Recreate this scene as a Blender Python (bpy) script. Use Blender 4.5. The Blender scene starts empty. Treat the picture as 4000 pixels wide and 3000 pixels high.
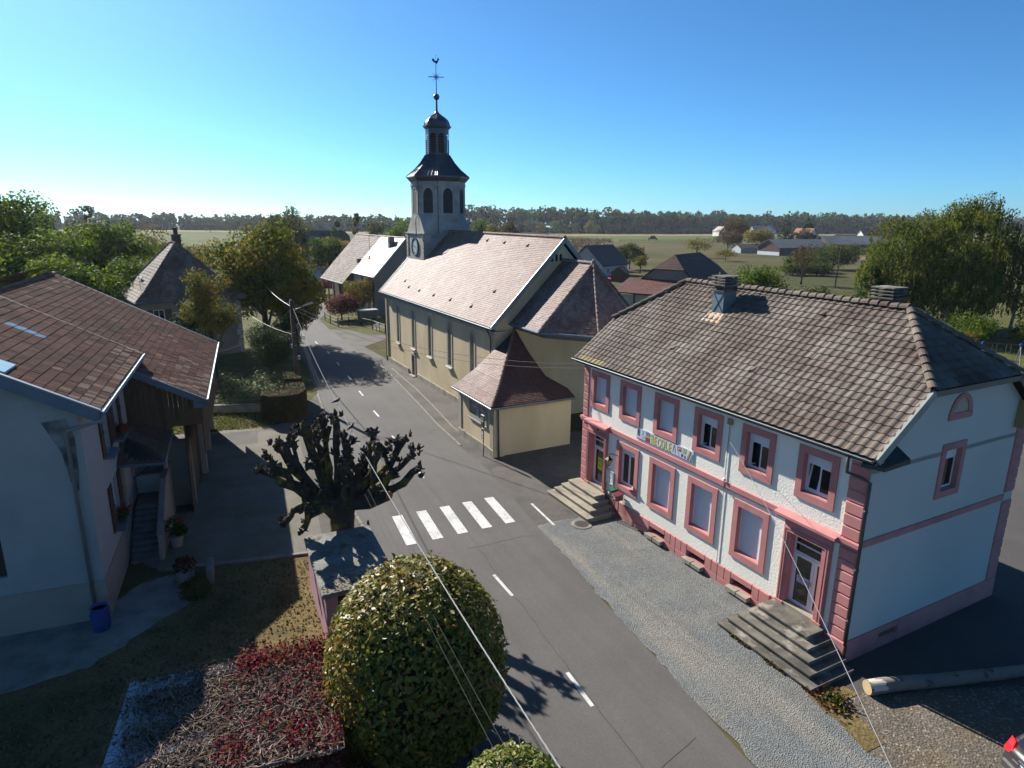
import bpy, bmesh, math, random
import numpy as np
from mathutils import Matrix, Vector
random.seed(7)
RNG = np.random.default_rng(7)
R = math.radians
SC = bpy.context.scene
COL = SC.collection

# ------------------------------------------------------------------ camera
cam_d = bpy.data.cameras.new('camera')
cam = bpy.data.objects.new('camera', cam_d)
COL.objects.link(cam)
PITCH, ROLL = 0.2494, 0.01003
cp, sp, cr, sr = math.cos(PITCH), math.sin(PITCH), math.cos(ROLL), math.sin(ROLL)
FW = Vector((0, cp, -sp)); UP0 = Vector((0, sp, cp)); RT0 = Vector((1, 0, 0))
RT = RT0 * cr + UP0 * sr
UPV = UP0 * cr - RT0 * sr
cam.matrix_world = Matrix(((RT.x, UPV.x, -FW.x, 0), (RT.y, UPV.y, -FW.y, 0), (RT.z, UPV.z, -FW.z, 14.0), (0, 0, 0, 1)))
cam_d.sensor_width = 36.0
cam_d.lens = 36.0 * 2534.0 / 4000.0
cam_d.clip_start = 0.1
cam_d.clip_end = 12000
SC.camera = cam
CAMP = np.array([0, 0, 14.0])

# ------------------------------------------------------------------ sky, sun, exposure
SUN_AZ = R(130.5)          # direction towards the sun, from +x
SUN_EL = R(31.5)
world = bpy.data.worlds.new('World')
SC.world = world
world.use_nodes = True
wn = world.node_tree
bg = wn.nodes['Background']
sky = wn.nodes.new('ShaderNodeTexSky')
sky.sky_type = 'NISHITA'
sky.sun_disc = False
sky.sun_elevation = SUN_EL
sky.sun_rotation = R(90) - SUN_AZ      # rotation is measured from +y, clockwise
sky.altitude = 350
sky.air_density = 0.7
sky.dust_density = 0.5
sky.ozone_density = 10.0
tint = wn.nodes.new('ShaderNodeVectorMath'); tint.operation = 'MULTIPLY'
tint.inputs[1].default_value = (.74, 1.04, .98)      # the camera's cyan white balance
wn.links.new(sky.outputs[0], tint.inputs[0]); wn.links.new(tint.outputs[0], bg.inputs[0])
bg.inputs[1].default_value = 0.070
sun_d = bpy.data.lights.new('sun', 'SUN')
sun_d.energy = 5.0
sun_d.angle = R(0.5)
sun_d.color = (1.0, 0.95, 0.87)
sun = bpy.data.objects.new('sun', sun_d)
COL.objects.link(sun)
sdir = Vector((math.cos(SUN_AZ) * math.cos(SUN_EL), math.sin(SUN_AZ) * math.cos(SUN_EL), math.sin(SUN_EL)))
sun.rotation_euler = sdir.to_track_quat('Z', 'Y').to_euler()
SC.view_settings.view_transform = 'Standard'
SC.view_settings.look = 'None'
SC.view_settings.exposure = 1.15
SC.view_settings.gamma = 1.0
SC.view_settings.use_curve_mapping = False
SC.render.engine = 'CYCLES'
SC.cycles.max_bounces = 6
SC.cycles.transparent_max_bounces = 6
SC.cycles.sample_clamp_indirect = 4.0

# ------------------------------------------------------------------ helpers: objects
def link(o, parent=None):
    COL.objects.link(o)
    if parent is not None:
        o.parent = parent
    return o

def tag(o, label=None, cat=None, group=None, kind=None):
    if label: o['label'] = label
    if cat: o['category'] = cat
    if group: o['group'] = group
    if kind: o['kind'] = kind
    return o

def thing(name, label, cat, loc=(0, 0, 0), rz=0.0, group=None):
    o = bpy.data.objects.new(name, None)
    COL.objects.link(o)
    o.empty_display_size = 0.3
    o.location = loc
    o.rotation_euler = (0, 0, rz)
    return tag(o, label, cat, group)

def mesh_obj(name, me, parent=None):
    return link(bpy.data.objects.new(name, me), parent)

def dup(root, loc=None, rz=None, scale=None, label=None):
    r = root.copy(); COL.objects.link(r)
    if loc is not None: r.location = loc
    if rz is not None: r.rotation_euler = (0, 0, rz)
    if scale is not None: r.scale = scale
    if label: r['label'] = label
    for ch in list(root.children):
        c = ch.copy(); COL.objects.link(c); c.parent = r
        for g in list(ch.children):
            d = g.copy(); COL.objects.link(d); d.parent = c
    return r

def fast_mesh(name, V, F, mat=None, smooth=False):
    """V (N,3) array, F (M,k) array of equal-sized faces"""
    V = np.asarray(V, dtype=np.float32); F = np.asarray(F, dtype=np.int32)
    me = bpy.data.meshes.new(name)
    k = F.shape[1]
    me.vertices.add(len(V)); me.vertices.foreach_set('co', V.ravel())
    me.loops.add(F.size); me.loops.foreach_set('vertex_index', F.ravel())
    me.polygons.add(len(F))
    me.polygons.foreach_set('loop_start', np.arange(0, F.size, k, dtype=np.int32))
    me.polygons.foreach_set('loop_total', np.full(len(F), k, dtype=np.int32))
    me.polygons.foreach_set('use_smooth', np.full(len(F), bool(smooth)))
    me.update(calc_edges=True)
    if mat: me.materials.append(mat)
    return me

class MB:
    """collects shapes into one mesh"""
    def __init__(s):
        s.v = []; s.f = []; s.mi = []; s.T = None
    def add(s, V, F, mi=0):
        n = len(s.v)
        if s.T is not None:
            V = [s.T @ Vector(p) for p in V]
        s.v += [tuple(p) for p in V]
        for f in F:
            s.f.append(tuple(i + n for i in f)); s.mi.append(mi)
        return s
    def box(s, x0, y0, z0, x1, y1, z1, mi=0):
        V = [(x0, y0, z0), (x1, y0, z0), (x1, y1, z0), (x0, y1, z0), (x0, y0, z1), (x1, y0, z1), (x1, y1, z1), (x0, y1, z1)]
        return s.add(V, [(3, 2, 1, 0), (4, 5, 6, 7), (0, 1, 5, 4), (1, 2, 6, 5), (2, 3, 7, 6), (3, 0, 4, 7)], mi)
    def bevbox(s, x0, y0, z0, x1, y1, z1, b=0.02, mi=0):
        """box with chamfered vertical and top edges"""
        def ring(x0, y0, x1, y1, z, c):
            return [(x0 + c, y0, z), (x1 - c, y0, z), (x1, y0 + c, z), (x1, y1 - c, z), (x1 - c, y1, z), (x0 + c, y1, z), (x0, y1 - c, z), (x0, y0 + c, z)]
        V = ring(x0, y0, x1, y1, z0, b) + ring(x0, y0, x1, y1, z1 - b, b) + ring(x0 + b, y0 + b, x1 - b, y1 - b, z1, b * .6)
        F = [tuple(range(7, -1, -1)), tuple(range(16, 24))]
        for k in range(2):
            for i in range(8):
                j = (i + 1) % 8
                F.append((k * 8 + i, k * 8 + j, k * 8 + 8 + j, k * 8 + 8 + i))
        return s.add(V, F, mi)
    def quad(s, a, b, c, d, mi=0):
        return s.add([a, b, c, d], [(0, 1, 2, 3)], mi)
    def poly(s, pts, mi=0):
        return s.add(pts, [tuple(range(len(pts)))], mi)
    def extrude(s, pts, d, mi=0):
        """closed prism: planar polygon pts (3d) extruded by vector d"""
        n = len(pts)
        V = list(pts) + [(p[0] + d[0], p[1] + d[1], p[2] + d[2]) for p in pts]
        F = [tuple(range(n - 1, -1, -1)), tuple(range(n, 2 * n))]
        for i in range(n):
            j = (i + 1) % n
            F.append((i, j, n + j, n + i))
        return s.add(V, F, mi)
    def tube(s, pts, r, n=6, cap=True, mi=0):
        pts = [Vector(p) for p in pts]
        rs = r if isinstance(r, (list, tuple)) else [r] * len(pts)
        V = []; F = []
        up = Vector((0, 0, 1))
        prev = None
        for i, p in enumerate(pts):
            if i == 0: d = pts[1] - p
            elif i == len(pts) - 1: d = p - pts[i - 1]
            else: d = pts[i + 1] - pts[i - 1]
            d = d.normalized() if d.length > 1e-9 else up
            if prev is None:
                a = d.cross(up)
                if a.length < 1e-3: a = d.cross(Vector((1, 0, 0)))
            else:
                a = prev - d * prev.dot(d)
                if a.length < 1e-4: a = d.cross(up)
            a.normalize(); prev = a
            b = d.cross(a)
            for k in range(n):
                t = 2 * math.pi * k / n
                V.append(p + (a * math.cos(t) + b * math.sin(t)) * rs[i])
        for i in range(len(pts) - 1):
            for k in range(n):
                j = (k + 1) % n
                F.append((i * n + k, (i + 1) * n + k, (i + 1) * n + j, i * n + j))
        if cap:
            F.append(tuple(range(n))); F.append(tuple((len(pts) - 1) * n + k for k in range(n - 1, -1, -1)))
        return s.add(V, F, mi)
    def lathe(s, prof, n=16, c=(0, 0), a0=0.0, mi=0):
        V = []; F = []
        for r, z in prof:
            for k in range(n):
                t = a0 + 2 * math.pi * k / n
                V.append((c[0] + r * math.cos(t), c[1] + r * math.sin(t), z))
        for i in range(len(prof) - 1):
            for k in range(n):
                j = (k + 1) % n
                F.append((i * n + k, i * n + j, (i + 1) * n + j, (i + 1) * n + k))
        F.append(tuple(range(n - 1, -1, -1))); F.append(tuple((len(prof) - 1) * n + k for k in range(n)))
        return s.add(V, F, mi)
    def wall(s, W0, W1, Z0, Z1, ops, depth=0.18, mi=0, back=False, rmi=None):
        """wall in the plane y=0 facing -y, with rectangular openings (x0,z0,x1,z1) and reveals going to y=+depth"""
        xs = sorted(set([W0, W1] + [o[0] for o in ops] + [o[2] for o in ops]))
        zs = sorted(set([Z0, Z1] + [o[1] for o in ops] + [o[3] for o in ops]))
        for i in range(len(xs) - 1):
            for j in range(len(zs) - 1):
                cx, cz = (xs[i] + xs[i + 1]) / 2, (zs[j] + zs[j + 1]) / 2
                if any(o[0] < cx < o[2] and o[1] < cz < o[3] for o in ops): continue
                s.quad((xs[i], 0, zs[j]), (xs[i + 1], 0, zs[j]), (xs[i + 1], 0, zs[j + 1]), (xs[i], 0, zs[j + 1]), mi)
        r = mi if rmi is None else rmi
        for x0, z0, x1, z1 in ops:
            s.quad((x0, 0, z0), (x0, 0, z1), (x0, depth, z1), (x0, depth, z0), r)
            s.quad((x1, 0, z0), (x1, depth, z0), (x1, depth, z1), (x1, 0, z1), r)
            s.quad((x0, 0, z1), (x1, 0, z1), (x1, depth, z1), (x0, depth, z1), r)
            s.quad((x0, 0, z0), (x0, depth, z0), (x1, depth, z0), (x1, 0, z0), r)
        return s
    def frame(s, x0, z0, x1, z1, w, y0, y1, mi=0, wb=None, wt=None):
        """rectangular frame of border w between y0 (front) and y1 (back); outer rect given"""
        wb = w if wb is None else wb; wt = w if wt is None else wt
        s.box(x0, y0, z0, x0 + w, y1, z1, mi); s.box(x1 - w, y0, z0, x1, y1, z1, mi)
        s.box(x0 + w, y0, z1 - wt, x1 - w, y1, z1, mi); s.box(x0 + w, y0, z0, x1 - w, y1, z0 + wb, mi)
        return s
    def mesh(s, name, mat):
        me = bpy.data.meshes.new(name)
        me.from_pydata(s.v, [], s.f)
        mats = mat if isinstance(mat, (list, tuple)) else [mat]
        for m in mats: me.materials.append(m)
        if len(mats) > 1: me.polygons.foreach_set('material_index', s.mi)
        me.update()
        return me
    def build(s, name, mat, parent=None, smooth=False):
        me = s.mesh(name, mat)
        if smooth: me.polygons.foreach_set('use_smooth', [True] * len(me.polygons))
        return mesh_obj(name, me, parent)

def frame_mat(O, X, Y):
    """4x4 with origin O, x axis X, y axis Y"""
    X = Vector(X).normalized(); Y = Vector(Y).normalized(); Z = X.cross(Y)
    return Matrix(((X.x, Y.x, Z.x, O[0]), (X.y, Y.y, Z.y, O[1]), (X.z, Y.z, Z.z, O[2]), (0, 0, 0, 1)))

# ------------------------------------------------------------------ helpers: materials
def _n(nt, t, **kw):
    n = nt.nodes.new(t)
    for k, v in kw.items():
        if k.startswith('i_'): n.inputs[k[2:].replace('_', ' ')].default_value = v
        else: setattr(n, k, v)
    return n

ALB = .86      # all paints and grounds a little darker than nominal: the photograph is exposed for the shade
def mat(name, col, rough=.85, spec=.3, metal=0.0, var=.12, vscale=1.5, col2=None, c2scale=.4, c2at=.55, c2w=.12, bump=0.0, bscale=40.0, btype='noise',
        piece=0.0, speck=0.0, sscale=60.0, scol=None, stretch=(1, 1, 1), emis=None, trans=0.0, col3=None, c3scale=3.0, c3at=.62, coat=0.0, dist=.02, grain=0.0, streak=None):
    m = bpy.data.materials.new(name); m.use_nodes = True
    nt = m.node_tree; L = nt.links.new
    b = nt.nodes['Principled BSDF']
    b.inputs['Roughness'].default_value = rough
    b.inputs['Specular IOR Level'].default_value = spec
    b.inputs['Metallic'].default_value = metal
    if coat: b.inputs['Coat Weight'].default_value = coat; b.inputs['Coat Roughness'].default_value = .08
    if trans: b.inputs['Transmission Weight'].default_value = trans
    geo = _n(nt, 'ShaderNodeNewGeometry')
    mp = _n(nt, 'ShaderNodeMapping'); mp.inputs['Scale'].default_value = stretch
    L(geo.outputs['Position'], mp.inputs[0])
    P = mp.outputs[0]
    def noise(sc, det=4.0, rg=.55):
        n = _n(nt, 'ShaderNodeTexNoise'); n.inputs['Scale'].default_value = sc; n.inputs['Detail'].default_value = det; n.inputs['Roughness'].default_value = rg
        L(P, n.inputs['Vector']); return n.outputs['Fac']
    def ramp(fac, a, bb):
        r = _n(nt, 'ShaderNodeMapRange'); r.inputs['From Min'].default_value = a; r.inputs['From Max'].default_value = bb
        L(fac, r.inputs['Value']); return r.outputs['Result']
    def mix(fac, A, B):
        x = _n(nt, 'ShaderNodeMix', data_type='RGBA')
        L(fac, x.inputs[0])
        for sock, v in ((x.inputs[6], A), (x.inputs[7], B)):
            if isinstance(v, tuple): sock.default_value = (*v, 1)
            else: L(v, sock)
        return x.outputs[2]
    def scale_by(c, fac, lo, hi):
        r = _n(nt, 'ShaderNodeMapRange'); r.inputs['To Min'].default_value = lo; r.inputs['To Max'].default_value = hi
        r.clamp = False
        L(fac, r.inputs['Value'])
        v = _n(nt, 'ShaderNodeVectorMath', operation='SCALE')
        if isinstance(c, tuple): v.inputs[0].default_value = c
        else: L(c, v.inputs[0])
        L(r.outputs['Result'], v.inputs['Scale']); return v.outputs[0]
    k_ = ALB
    col = tuple(x * k_ for x in col); col2 = col2 and tuple(x * k_ for x in col2); col3 = col3 and tuple(x * k_ for x in col3); scol = scol and tuple(x * k_ for x in scol)
    c = col
    if col2 is not None: c = mix(ramp(noise(c2scale, 6), c2at - c2w, c2at + c2w), c, col2)
    if col3 is not None: c = mix(ramp(noise(c3scale, 8, .65), c3at - .06, c3at + .06), c, col3)
    if piece > 0:
        oi = _n(nt, 'ShaderNodeObjectInfo')
        ad = _n(nt, 'ShaderNodeMath', operation='ADD'); L(oi.outputs['Random'], ad.inputs[0]); L(geo.outputs['Random Per Island'], ad.inputs[1])
        fr = _n(nt, 'ShaderNodeMath', operation='FRACT'); L(ad.outputs[0], fr.inputs[0])
        c = scale_by(c, fr.outputs[0], 1 - piece, 1 + piece)
    if var > 0: c = scale_by(c, noise(vscale, 6, .6), 1 - var * 2.2, 1 + var * 2.2)
    if streak:
        m2 = _n(nt, 'ShaderNodeMapping', vector_type='TEXTURE'); m2.inputs['Rotation'].default_value = (0, 0, R(streak[0])); m2.inputs['Scale'].default_value = (streak[1], 1, 1)
        L(geo.outputs['Position'], m2.inputs[0]); P = m2.outputs[0]
        if len(streak) > 4: c = mix(ramp(noise(streak[2], 6, .6), .52, .66), c, tuple(x * k_ for x in streak[4]))
        c = scale_by(c, noise(streak[2] * 1.7, 5, .55), 1 - streak[3], 1 + streak[3]); P = mp.outputs[0]
    if grain > 0: c = scale_by(c, noise(sscale, 2, .7), 1 - grain * 2.2, 1 + grain * 2.2)
    if speck > 0:
        sc = scol or tuple(min(1, x * 1.9 + .05) for x in col)
        c = mix(ramp(noise(sscale, 3, .7), .62 - speck * .25, .72 - speck * .25), c, sc)
    if isinstance(c, tuple): b.inputs['Base Color'].default_value = (*c, 1)
    else: L(c, b.inputs['Base Color'])
    if bump > 0:
        if btype == 'voronoi':
            n = _n(nt, 'ShaderNodeTexVoronoi'); n.inputs['Scale'].default_value = bscale; L(P, n.inputs['Vector']); h = n.outputs['Distance']
        else: h = noise(bscale, 4, .6)
        bp = _n(nt, 'ShaderNodeBump'); bp.inputs['Strength'].default_value = bump; bp.inputs['Distance'].default_value = dist
        L(h, bp.inputs['Height']); L(bp.outputs[0], b.inputs['Normal'])
    if emis:
        b.inputs['Emission Color'].default_value = (*emis[0], 1); b.inputs['Emission Strength'].default_value = emis[1]
    return m

def leaf_mat(name, cols, trans=.45, rough=.65, spec=.06, cl_scale=.35, cl_amt=.35):
    """foliage: colours picked per leaf, with larger drifts of tint through the crown"""
    m = bpy.data.materials.new(name); m.use_nodes = True
    nt = m.node_tree; L = nt.links.new
    b = nt.nodes['Principled BSDF']; out = nt.nodes['Material Output']
    b.inputs['Roughness'].default_value = rough; b.inputs['Specular IOR Level'].default_value = spec
    geo = _n(nt, 'ShaderNodeNewGeometry')
    no = _n(nt, 'ShaderNodeTexNoise'); no.inputs['Scale'].default_value = cl_scale; no.inputs['Detail'].default_value = 3
    L(geo.outputs['Position'], no.inputs['Vector'])
    oi = _n(nt, 'ShaderNodeObjectInfo')
    mr = _n(nt, 'ShaderNodeMapRange'); mr.inputs['From Min'].default_value = .3; mr.inputs['From Max'].default_value = .7
    mr.inputs['To Min'].default_value = -cl_amt; mr.inputs['To Max'].default_value = cl_amt
    L(no.outputs['Fac'], mr.inputs['Value'])
    ad = _n(nt, 'ShaderNodeMath', operation='ADD'); L(geo.outputs['Random Per Island'], ad.inputs[0]); L(mr.outputs[0], ad.inputs[1])
    o2 = _n(nt, 'ShaderNodeMath', operation='MULTIPLY_ADD'); L(oi.outputs['Random'], o2.inputs[0]); o2.inputs[1].default_value = .3; L(ad.outputs[0], o2.inputs[2])
    sb = _n(nt, 'ShaderNodeMath', operation='SUBTRACT'); L(o2.outputs[0], sb.inputs[0]); sb.inputs[1].default_value = .15
    cr_ = _n(nt, 'ShaderNodeValToRGB')
    el = cr_.color_ramp.elements
    while len(el) < len(cols): el.new(.5)
    for i, c in enumerate(cols):
        el[i].position = i / max(1, len(cols) - 1); el[i].color = (*c, 1)
    L(sb.outputs[0], cr_.inputs[0])
    L(cr_.outputs[0], b.inputs['Base Color'])
    tr = _n(nt, 'ShaderNodeBsdfTranslucent'); L(cr_.outputs[0], tr.inputs['Color'])
    ms = _n(nt, 'ShaderNodeMixShader'); ms.inputs[0].default_value = trans
    L(b.outputs[0], ms.inputs[1]); L(tr.outputs[0], ms.inputs[2]); L(ms.outputs[0], out.inputs['Surface'])
    return m
def font_obj(name, fc, m, parent):
    t = bpy.data.objects.new('tmp', fc); COL.objects.link(t)
    bpy.context.view_layer.update()
    me = bpy.data.meshes.new_from_object(t.evaluated_get(bpy.context.evaluated_depsgraph_get()))
    bpy.data.objects.remove(t); me.materials.clear(); me.materials.append(m)
    return link(bpy.data.objects.new(name, me), parent)

# ------------------------------------------------------------------ helpers: roof tiles
def root_matrix(root):
    return Matrix.Translation(root.location) @ Matrix.Rotation(root.rotation_euler.z, 4, 'Z')

def tile_shape(dx, length, prof, low=None, tilt=.03, thick=.018):
    """one tile: x across, y up the slope from its lower edge, z off the roof. prof: [(x/dx, z)], low: y of the lower edge at each x"""
    xs = [p[0] * dx for p in prof]; zs = [p[1] for p in prof]
    lo = low or [0.0] * len(xs)
    n = len(xs)
    V = [(xs[i], lo[i], zs[i] + tilt * (1 - lo[i] / length)) for i in range(n)]
    V += [(xs[i], length, zs[i]) for i in range(n)]
    V += [(xs[i], lo[i], zs[i] + tilt * (1 - lo[i] / length) - thick) for i in range(n)]
    F = []
    for i in range(n - 1):
        F.append((i, i + 1, n + i + 1, n + i))
        F.append((2 * n + i, 2 * n + i + 1, i + 1, i))
    return np.array(V), np.array(F)

def in_poly(A, B, poly):
    ins = np.zeros(len(A), dtype=bool)
    n = len(poly)
    for i in range(n):
        x0, y0 = poly[i]; x1, y1 = poly[(i + 1) % n]
        if y0 == y1: continue
        c = ((y0 > B) != (y1 > B)) & (A < (x1 - x0) * (B - y0) / (y1 - y0) + x0)
        ins ^= c
    return ins

class Tiler:
    def __init__(s, root, roof, quota=300):
        s.root = root; s.roof = roof; s.M = root_matrix(root); s.cand = []; s.faces = []; s.quota = quota
    def face(s, O, u, w, poly, dx, dy, shape, mats, stagger=False, name='roof_tile', jit=.004, a0=None, pick=True, odd=None):
        u = np.array(u, float); u /= np.linalg.norm(u); w = np.array(w, float); w /= np.linalg.norm(w); n = np.cross(u, w)
        O = np.array(O, float)
        amin = min(p[0] for p in poly); amax = max(p[0] for p in poly); bmin = min(p[1] for p in poly); bmax = max(p[1] for p in poly)
        if a0 is None: a0 = amin
        nr = int(math.ceil((bmax - bmin) / dy)); nc = int(math.ceil((amax - a0) / dx)) + 1
        rr, cc = np.meshgrid(np.arange(nr), np.arange(nc), indexing='ij')
        A = a0 + (cc + .5) * dx - (np.where(rr % 2 == 1, dx / 2, 0) if stagger else 0)
        B = bmin + rr * dy
        A = A.ravel(); B = B.ravel()
        keep = np.zeros(len(A), dtype=bool); full = np.ones(len(A), dtype=bool)
        for da in (-.5, 0, .5):
            for db in (.05, .95):
                i = in_poly(A + da * dx, B + db * dy, poly); keep |= i; full &= i
        A = A[keep]; B = B[keep]; full = full[keep]
        k = len(s.faces)
        s.faces.append((O, u, w, n, poly, shape, mats, name, jit, A, B, odd))
        P = O + A[:, None] * u + B[:, None] * w
        Mw = np.array(s.M)
        Pw = P @ Mw[:3, :3].T + Mw[:3, 3]; nw = Mw[:3, :3] @ n
        d = Pw - CAMP; dist = np.linalg.norm(d, axis=1)
        c = d @ np.array(FW); px = d @ np.array(RT) / c * 2534; py = d @ np.array(UPV) / c * 2534
        vis = (c > 0) & (abs(px) < 1960) & (abs(py) < 1460)
        sc = np.where(full & vis & pick, np.maximum(0, -(d @ nw) / dist) / dist ** 2, 0)
        for i in np.nonzero(sc > 0)[0]: s.cand.append((sc[i], k, i))
    def finish(s):
        s.cand.sort(key=lambda t: -t[0])
        chosen = {}
        for _, k, i in s.cand[:s.quota]: chosen.setdefault(k, set()).add(int(i))
        rg = np.random.default_rng(3)
        for k, (O, u, w, n, poly, (TV, TF), mats, name, jit, A, B, odd) in enumerate(s.faces):
            ch = chosen.get(k, set())
            mats_l = mats if isinstance(mats, list) else [mats]
            N = len(A)
            jz = rg.normal(0, jit, N); rot = rg.normal(0, jit * 1.5, N)
            mi = np.zeros(N, dtype=int)
            if odd is not None: mi = np.array([odd(a, b) for a, b in zip(A, B)], dtype=int)
            tm = [fast_mesh(name, TV, TF, mm) for mm in mats_l] if ch else None
            for i in ch:
                o = bpy.data.objects.new(name, tm[mi[i]]); COL.objects.link(o); o.parent = s.roof
                P = O + A[i] * u + B[i] * w + n * jz[i]
                uu = u + w * rot[i]; uu = uu / np.linalg.norm(uu); ww = np.cross(n, uu)
                o.matrix_local = Matrix(((uu[0], ww[0], n[0], P[0]), (uu[1], ww[1], n[1], P[1]), (uu[2], ww[2], n[2], P[2]), (0, 0, 0, 1)))
            rest = np.array([i for i in range(N) if i not in ch], dtype=int)
            if len(rest) == 0: continue
            ar, br, zr, ro = A[rest], B[rest], jz[rest], rot[rest]
            X = TV[None, :, 0] - TV[None, :, 1] * ro[:, None] + ar[:, None]
            Y = TV[None, :, 1] + TV[None, :, 0] * ro[:, None] + br[:, None]
            Z = TV[None, :, 2] + zr[:, None]
            V = O + X[..., None] * u + Y[..., None] * w + Z[..., None] * n
            nv = len(TV)
            F = TF[None] + (np.arange(len(rest)) * nv)[:, None, None]
            me = fast_mesh(name + 's', V.reshape(-1, 3), F.reshape(-1, 4), mats_l[0])
            if len(mats_l) > 1:
                for mm in mats_l[1:]: me.materials.append(mm)
                me.polygons.foreach_set('material_index', np.repeat(mi[rest], len(TF)).astype(np.int32))
            bm = bmesh.new(); bm.from_mesh(me)
            area = sum(poly[i][0] * poly[(i + 1) % len(poly)][1] - poly[(i + 1) % len(poly)][0] * poly[i][1] for i in range(len(poly)))
            for i in range(len(poly)):
                (ax_, ay_), (bx_, by_) = poly[i], poly[(i + 1) % len(poly)]
                if abs(by_ - ay_) < 1e-6 and ay_ <= min(p[1] for p in poly) + 1e-6: continue
                e = np.array([bx_ - ax_, by_ - ay_]); nn = np.array([e[1], -e[0]]) * (1 if area > 0 else -1)
                no = u * nn[0] + w * nn[1]; co = O + ax_ * u + ay_ * w
                bmesh.ops.bisect_plane(bm, geom=bm.verts[:] + bm.edges[:] + bm.faces[:], plane_co=Vector(co), plane_no=Vector(no).normalized(), clear_outer=True)
            bm.to_mesh(me); bm.free()
            o = mesh_obj(name + 's', me, s.roof); o['kind'] = 'stuff'

WAVE = [(-.5, .0), (-.38, .003), (-.26, .020), (-.10, .036), (.06, .036), (.20, .022), (.32, .004), (.5, .0)]
RIBS = [(-.5, .022), (-.38, .022), (-.32, .0), (-.14, .0), (-.08, .022), (.08, .022), (.14, .0), (.36, .0), (.42, .022), (.5, .022)]
BEAVER = [(-.48, 0), (-.34, .002), (0, .004), (.34, .002), (.48, 0)]
FLAT = [(-.48, 0), (0, .003), (.48, 0)]

def ridge_caps(parent, a, b, mat_, n, r=.13, name='ridge_tile', lift=.03, tilt=.035):
    """half-round caps laid from a to b, each an object"""
    a = Vector(a); b = Vector(b); d = (b - a); L = d.length / n; d.normalize()
    side = d.cross(Vector((0, 0, 1))).normalized(); up = side.cross(d)
    m = MB()
    K = 6
    V = []; F = []
    for k in range(K + 1):
        t = math.pi * k / K
        V += [(-math.cos(t) * r * 1.12, 0, math.sin(t) * r * 1.12 + tilt), (-math.cos(t) * r, L * 1.08, math.sin(t) * r), (-math.cos(t) * r * .9, 0, math.sin(t) * r * .9 + tilt)]
    for k in range(K):
        i = k * 3; j = i + 3
        F += [(i, i + 1, j + 1, j), (i + 2, i, j, j + 2)]
    m.add(V, F)
    me = m.mesh(name, mat_)
    for i in range(n):
        p = a + d * (L * i) + up * lift
        o = bpy.data.objects.new(name, me); COL.objects.link(o); o.parent = parent
        jj = random.gauss(0, .006)
        o.matrix_local = Matrix(((side.x, d.x, up.x, p.x), (side.y, d.y, up.y, p.y), (side.z, d.z, up.z, p.z + jj), (0, 0, 0, 1)))

# ------------------------------------------------------------------ helpers: foliage
def unit(v): return v / np.maximum(1e-9, np.linalg.norm(v, axis=-1, keepdims=True))

def leaf_cloud(P, N, size, aspect=.5, rg=RNG, hang=0.0):
    n = len(P)
    N = unit(N)
    r = rg.normal(size=(n, 3)); r[:, 2] -= hang * 3
    t = unit(r - (r * N).sum(1, keepdims=True) * N)
    b = np.cross(N, t)
    s = (size * rg.uniform(.65, 1.3, n))[:, None]
    V = np.stack([P - t * s, P - b * s * aspect - t * s * .1, P + t * s, P + b * s * aspect - t * s * .1], 1)
    F = np.arange(n * 4).reshape(n, 4)
    return V.reshape(-1, 3), F

def clumps_on(c, r, n, cr, rg, low=-.5, squash=.75, jit=.12, power=1.0):
    out = []
    while len(out) < n:
        d = rg.normal(size=3); d /= np.linalg.norm(d)
        if d[2] < low: continue
        p = np.array(c) + d * np.array(r) * (1 - rg.uniform(0, 1) ** power * .45) * (1 + rg.normal(0, jit))
        k = cr * rg.uniform(.6, 1.35)
        out.append((p, np.array([k, k, k * squash])))
    return out

def sample_clumps(cl, n, rg, shell=.5, up=.35, rand=.7):
    C = np.array([c for c, _ in cl]); Rr = np.array([r for _, r in cl])
    wgt = Rr[:, 0] ** 2; wgt = wgt / wgt.sum()
    idx = rg.choice(len(cl), n, p=wgt)
    d = unit(rg.normal(size=(n, 3)))
    rad = shell + (1 - shell) * rg.uniform(0, 1, n) ** .6
    P = C[idx] + d * Rr[idx] * rad[:, None]
    N = unit(d + np.array([0, 0, up]) + rg.normal(size=(n, 3)) * rand)
    return P, N

def trunk_mesh(mb, base, top, r, rg, bend=.12, n=7, segs=5):
    base = np.array(base, float); top = np.array(top, float)
    pts = []; L = np.linalg.norm(top - base)
    off = rg.normal(0, bend * L * .15, 3); off[2] = 0
    for i in range(segs + 1):
        t = i / segs
        pts.append(base + (top - base) * t + off * math.sin(math.pi * t))
    mb.tube([tuple(p) for p in pts], [r * (1.25 if i == 0 else 1) * (1 - .7 * i / segs) for i in range(segs + 1)], n)
    return pts

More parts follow.
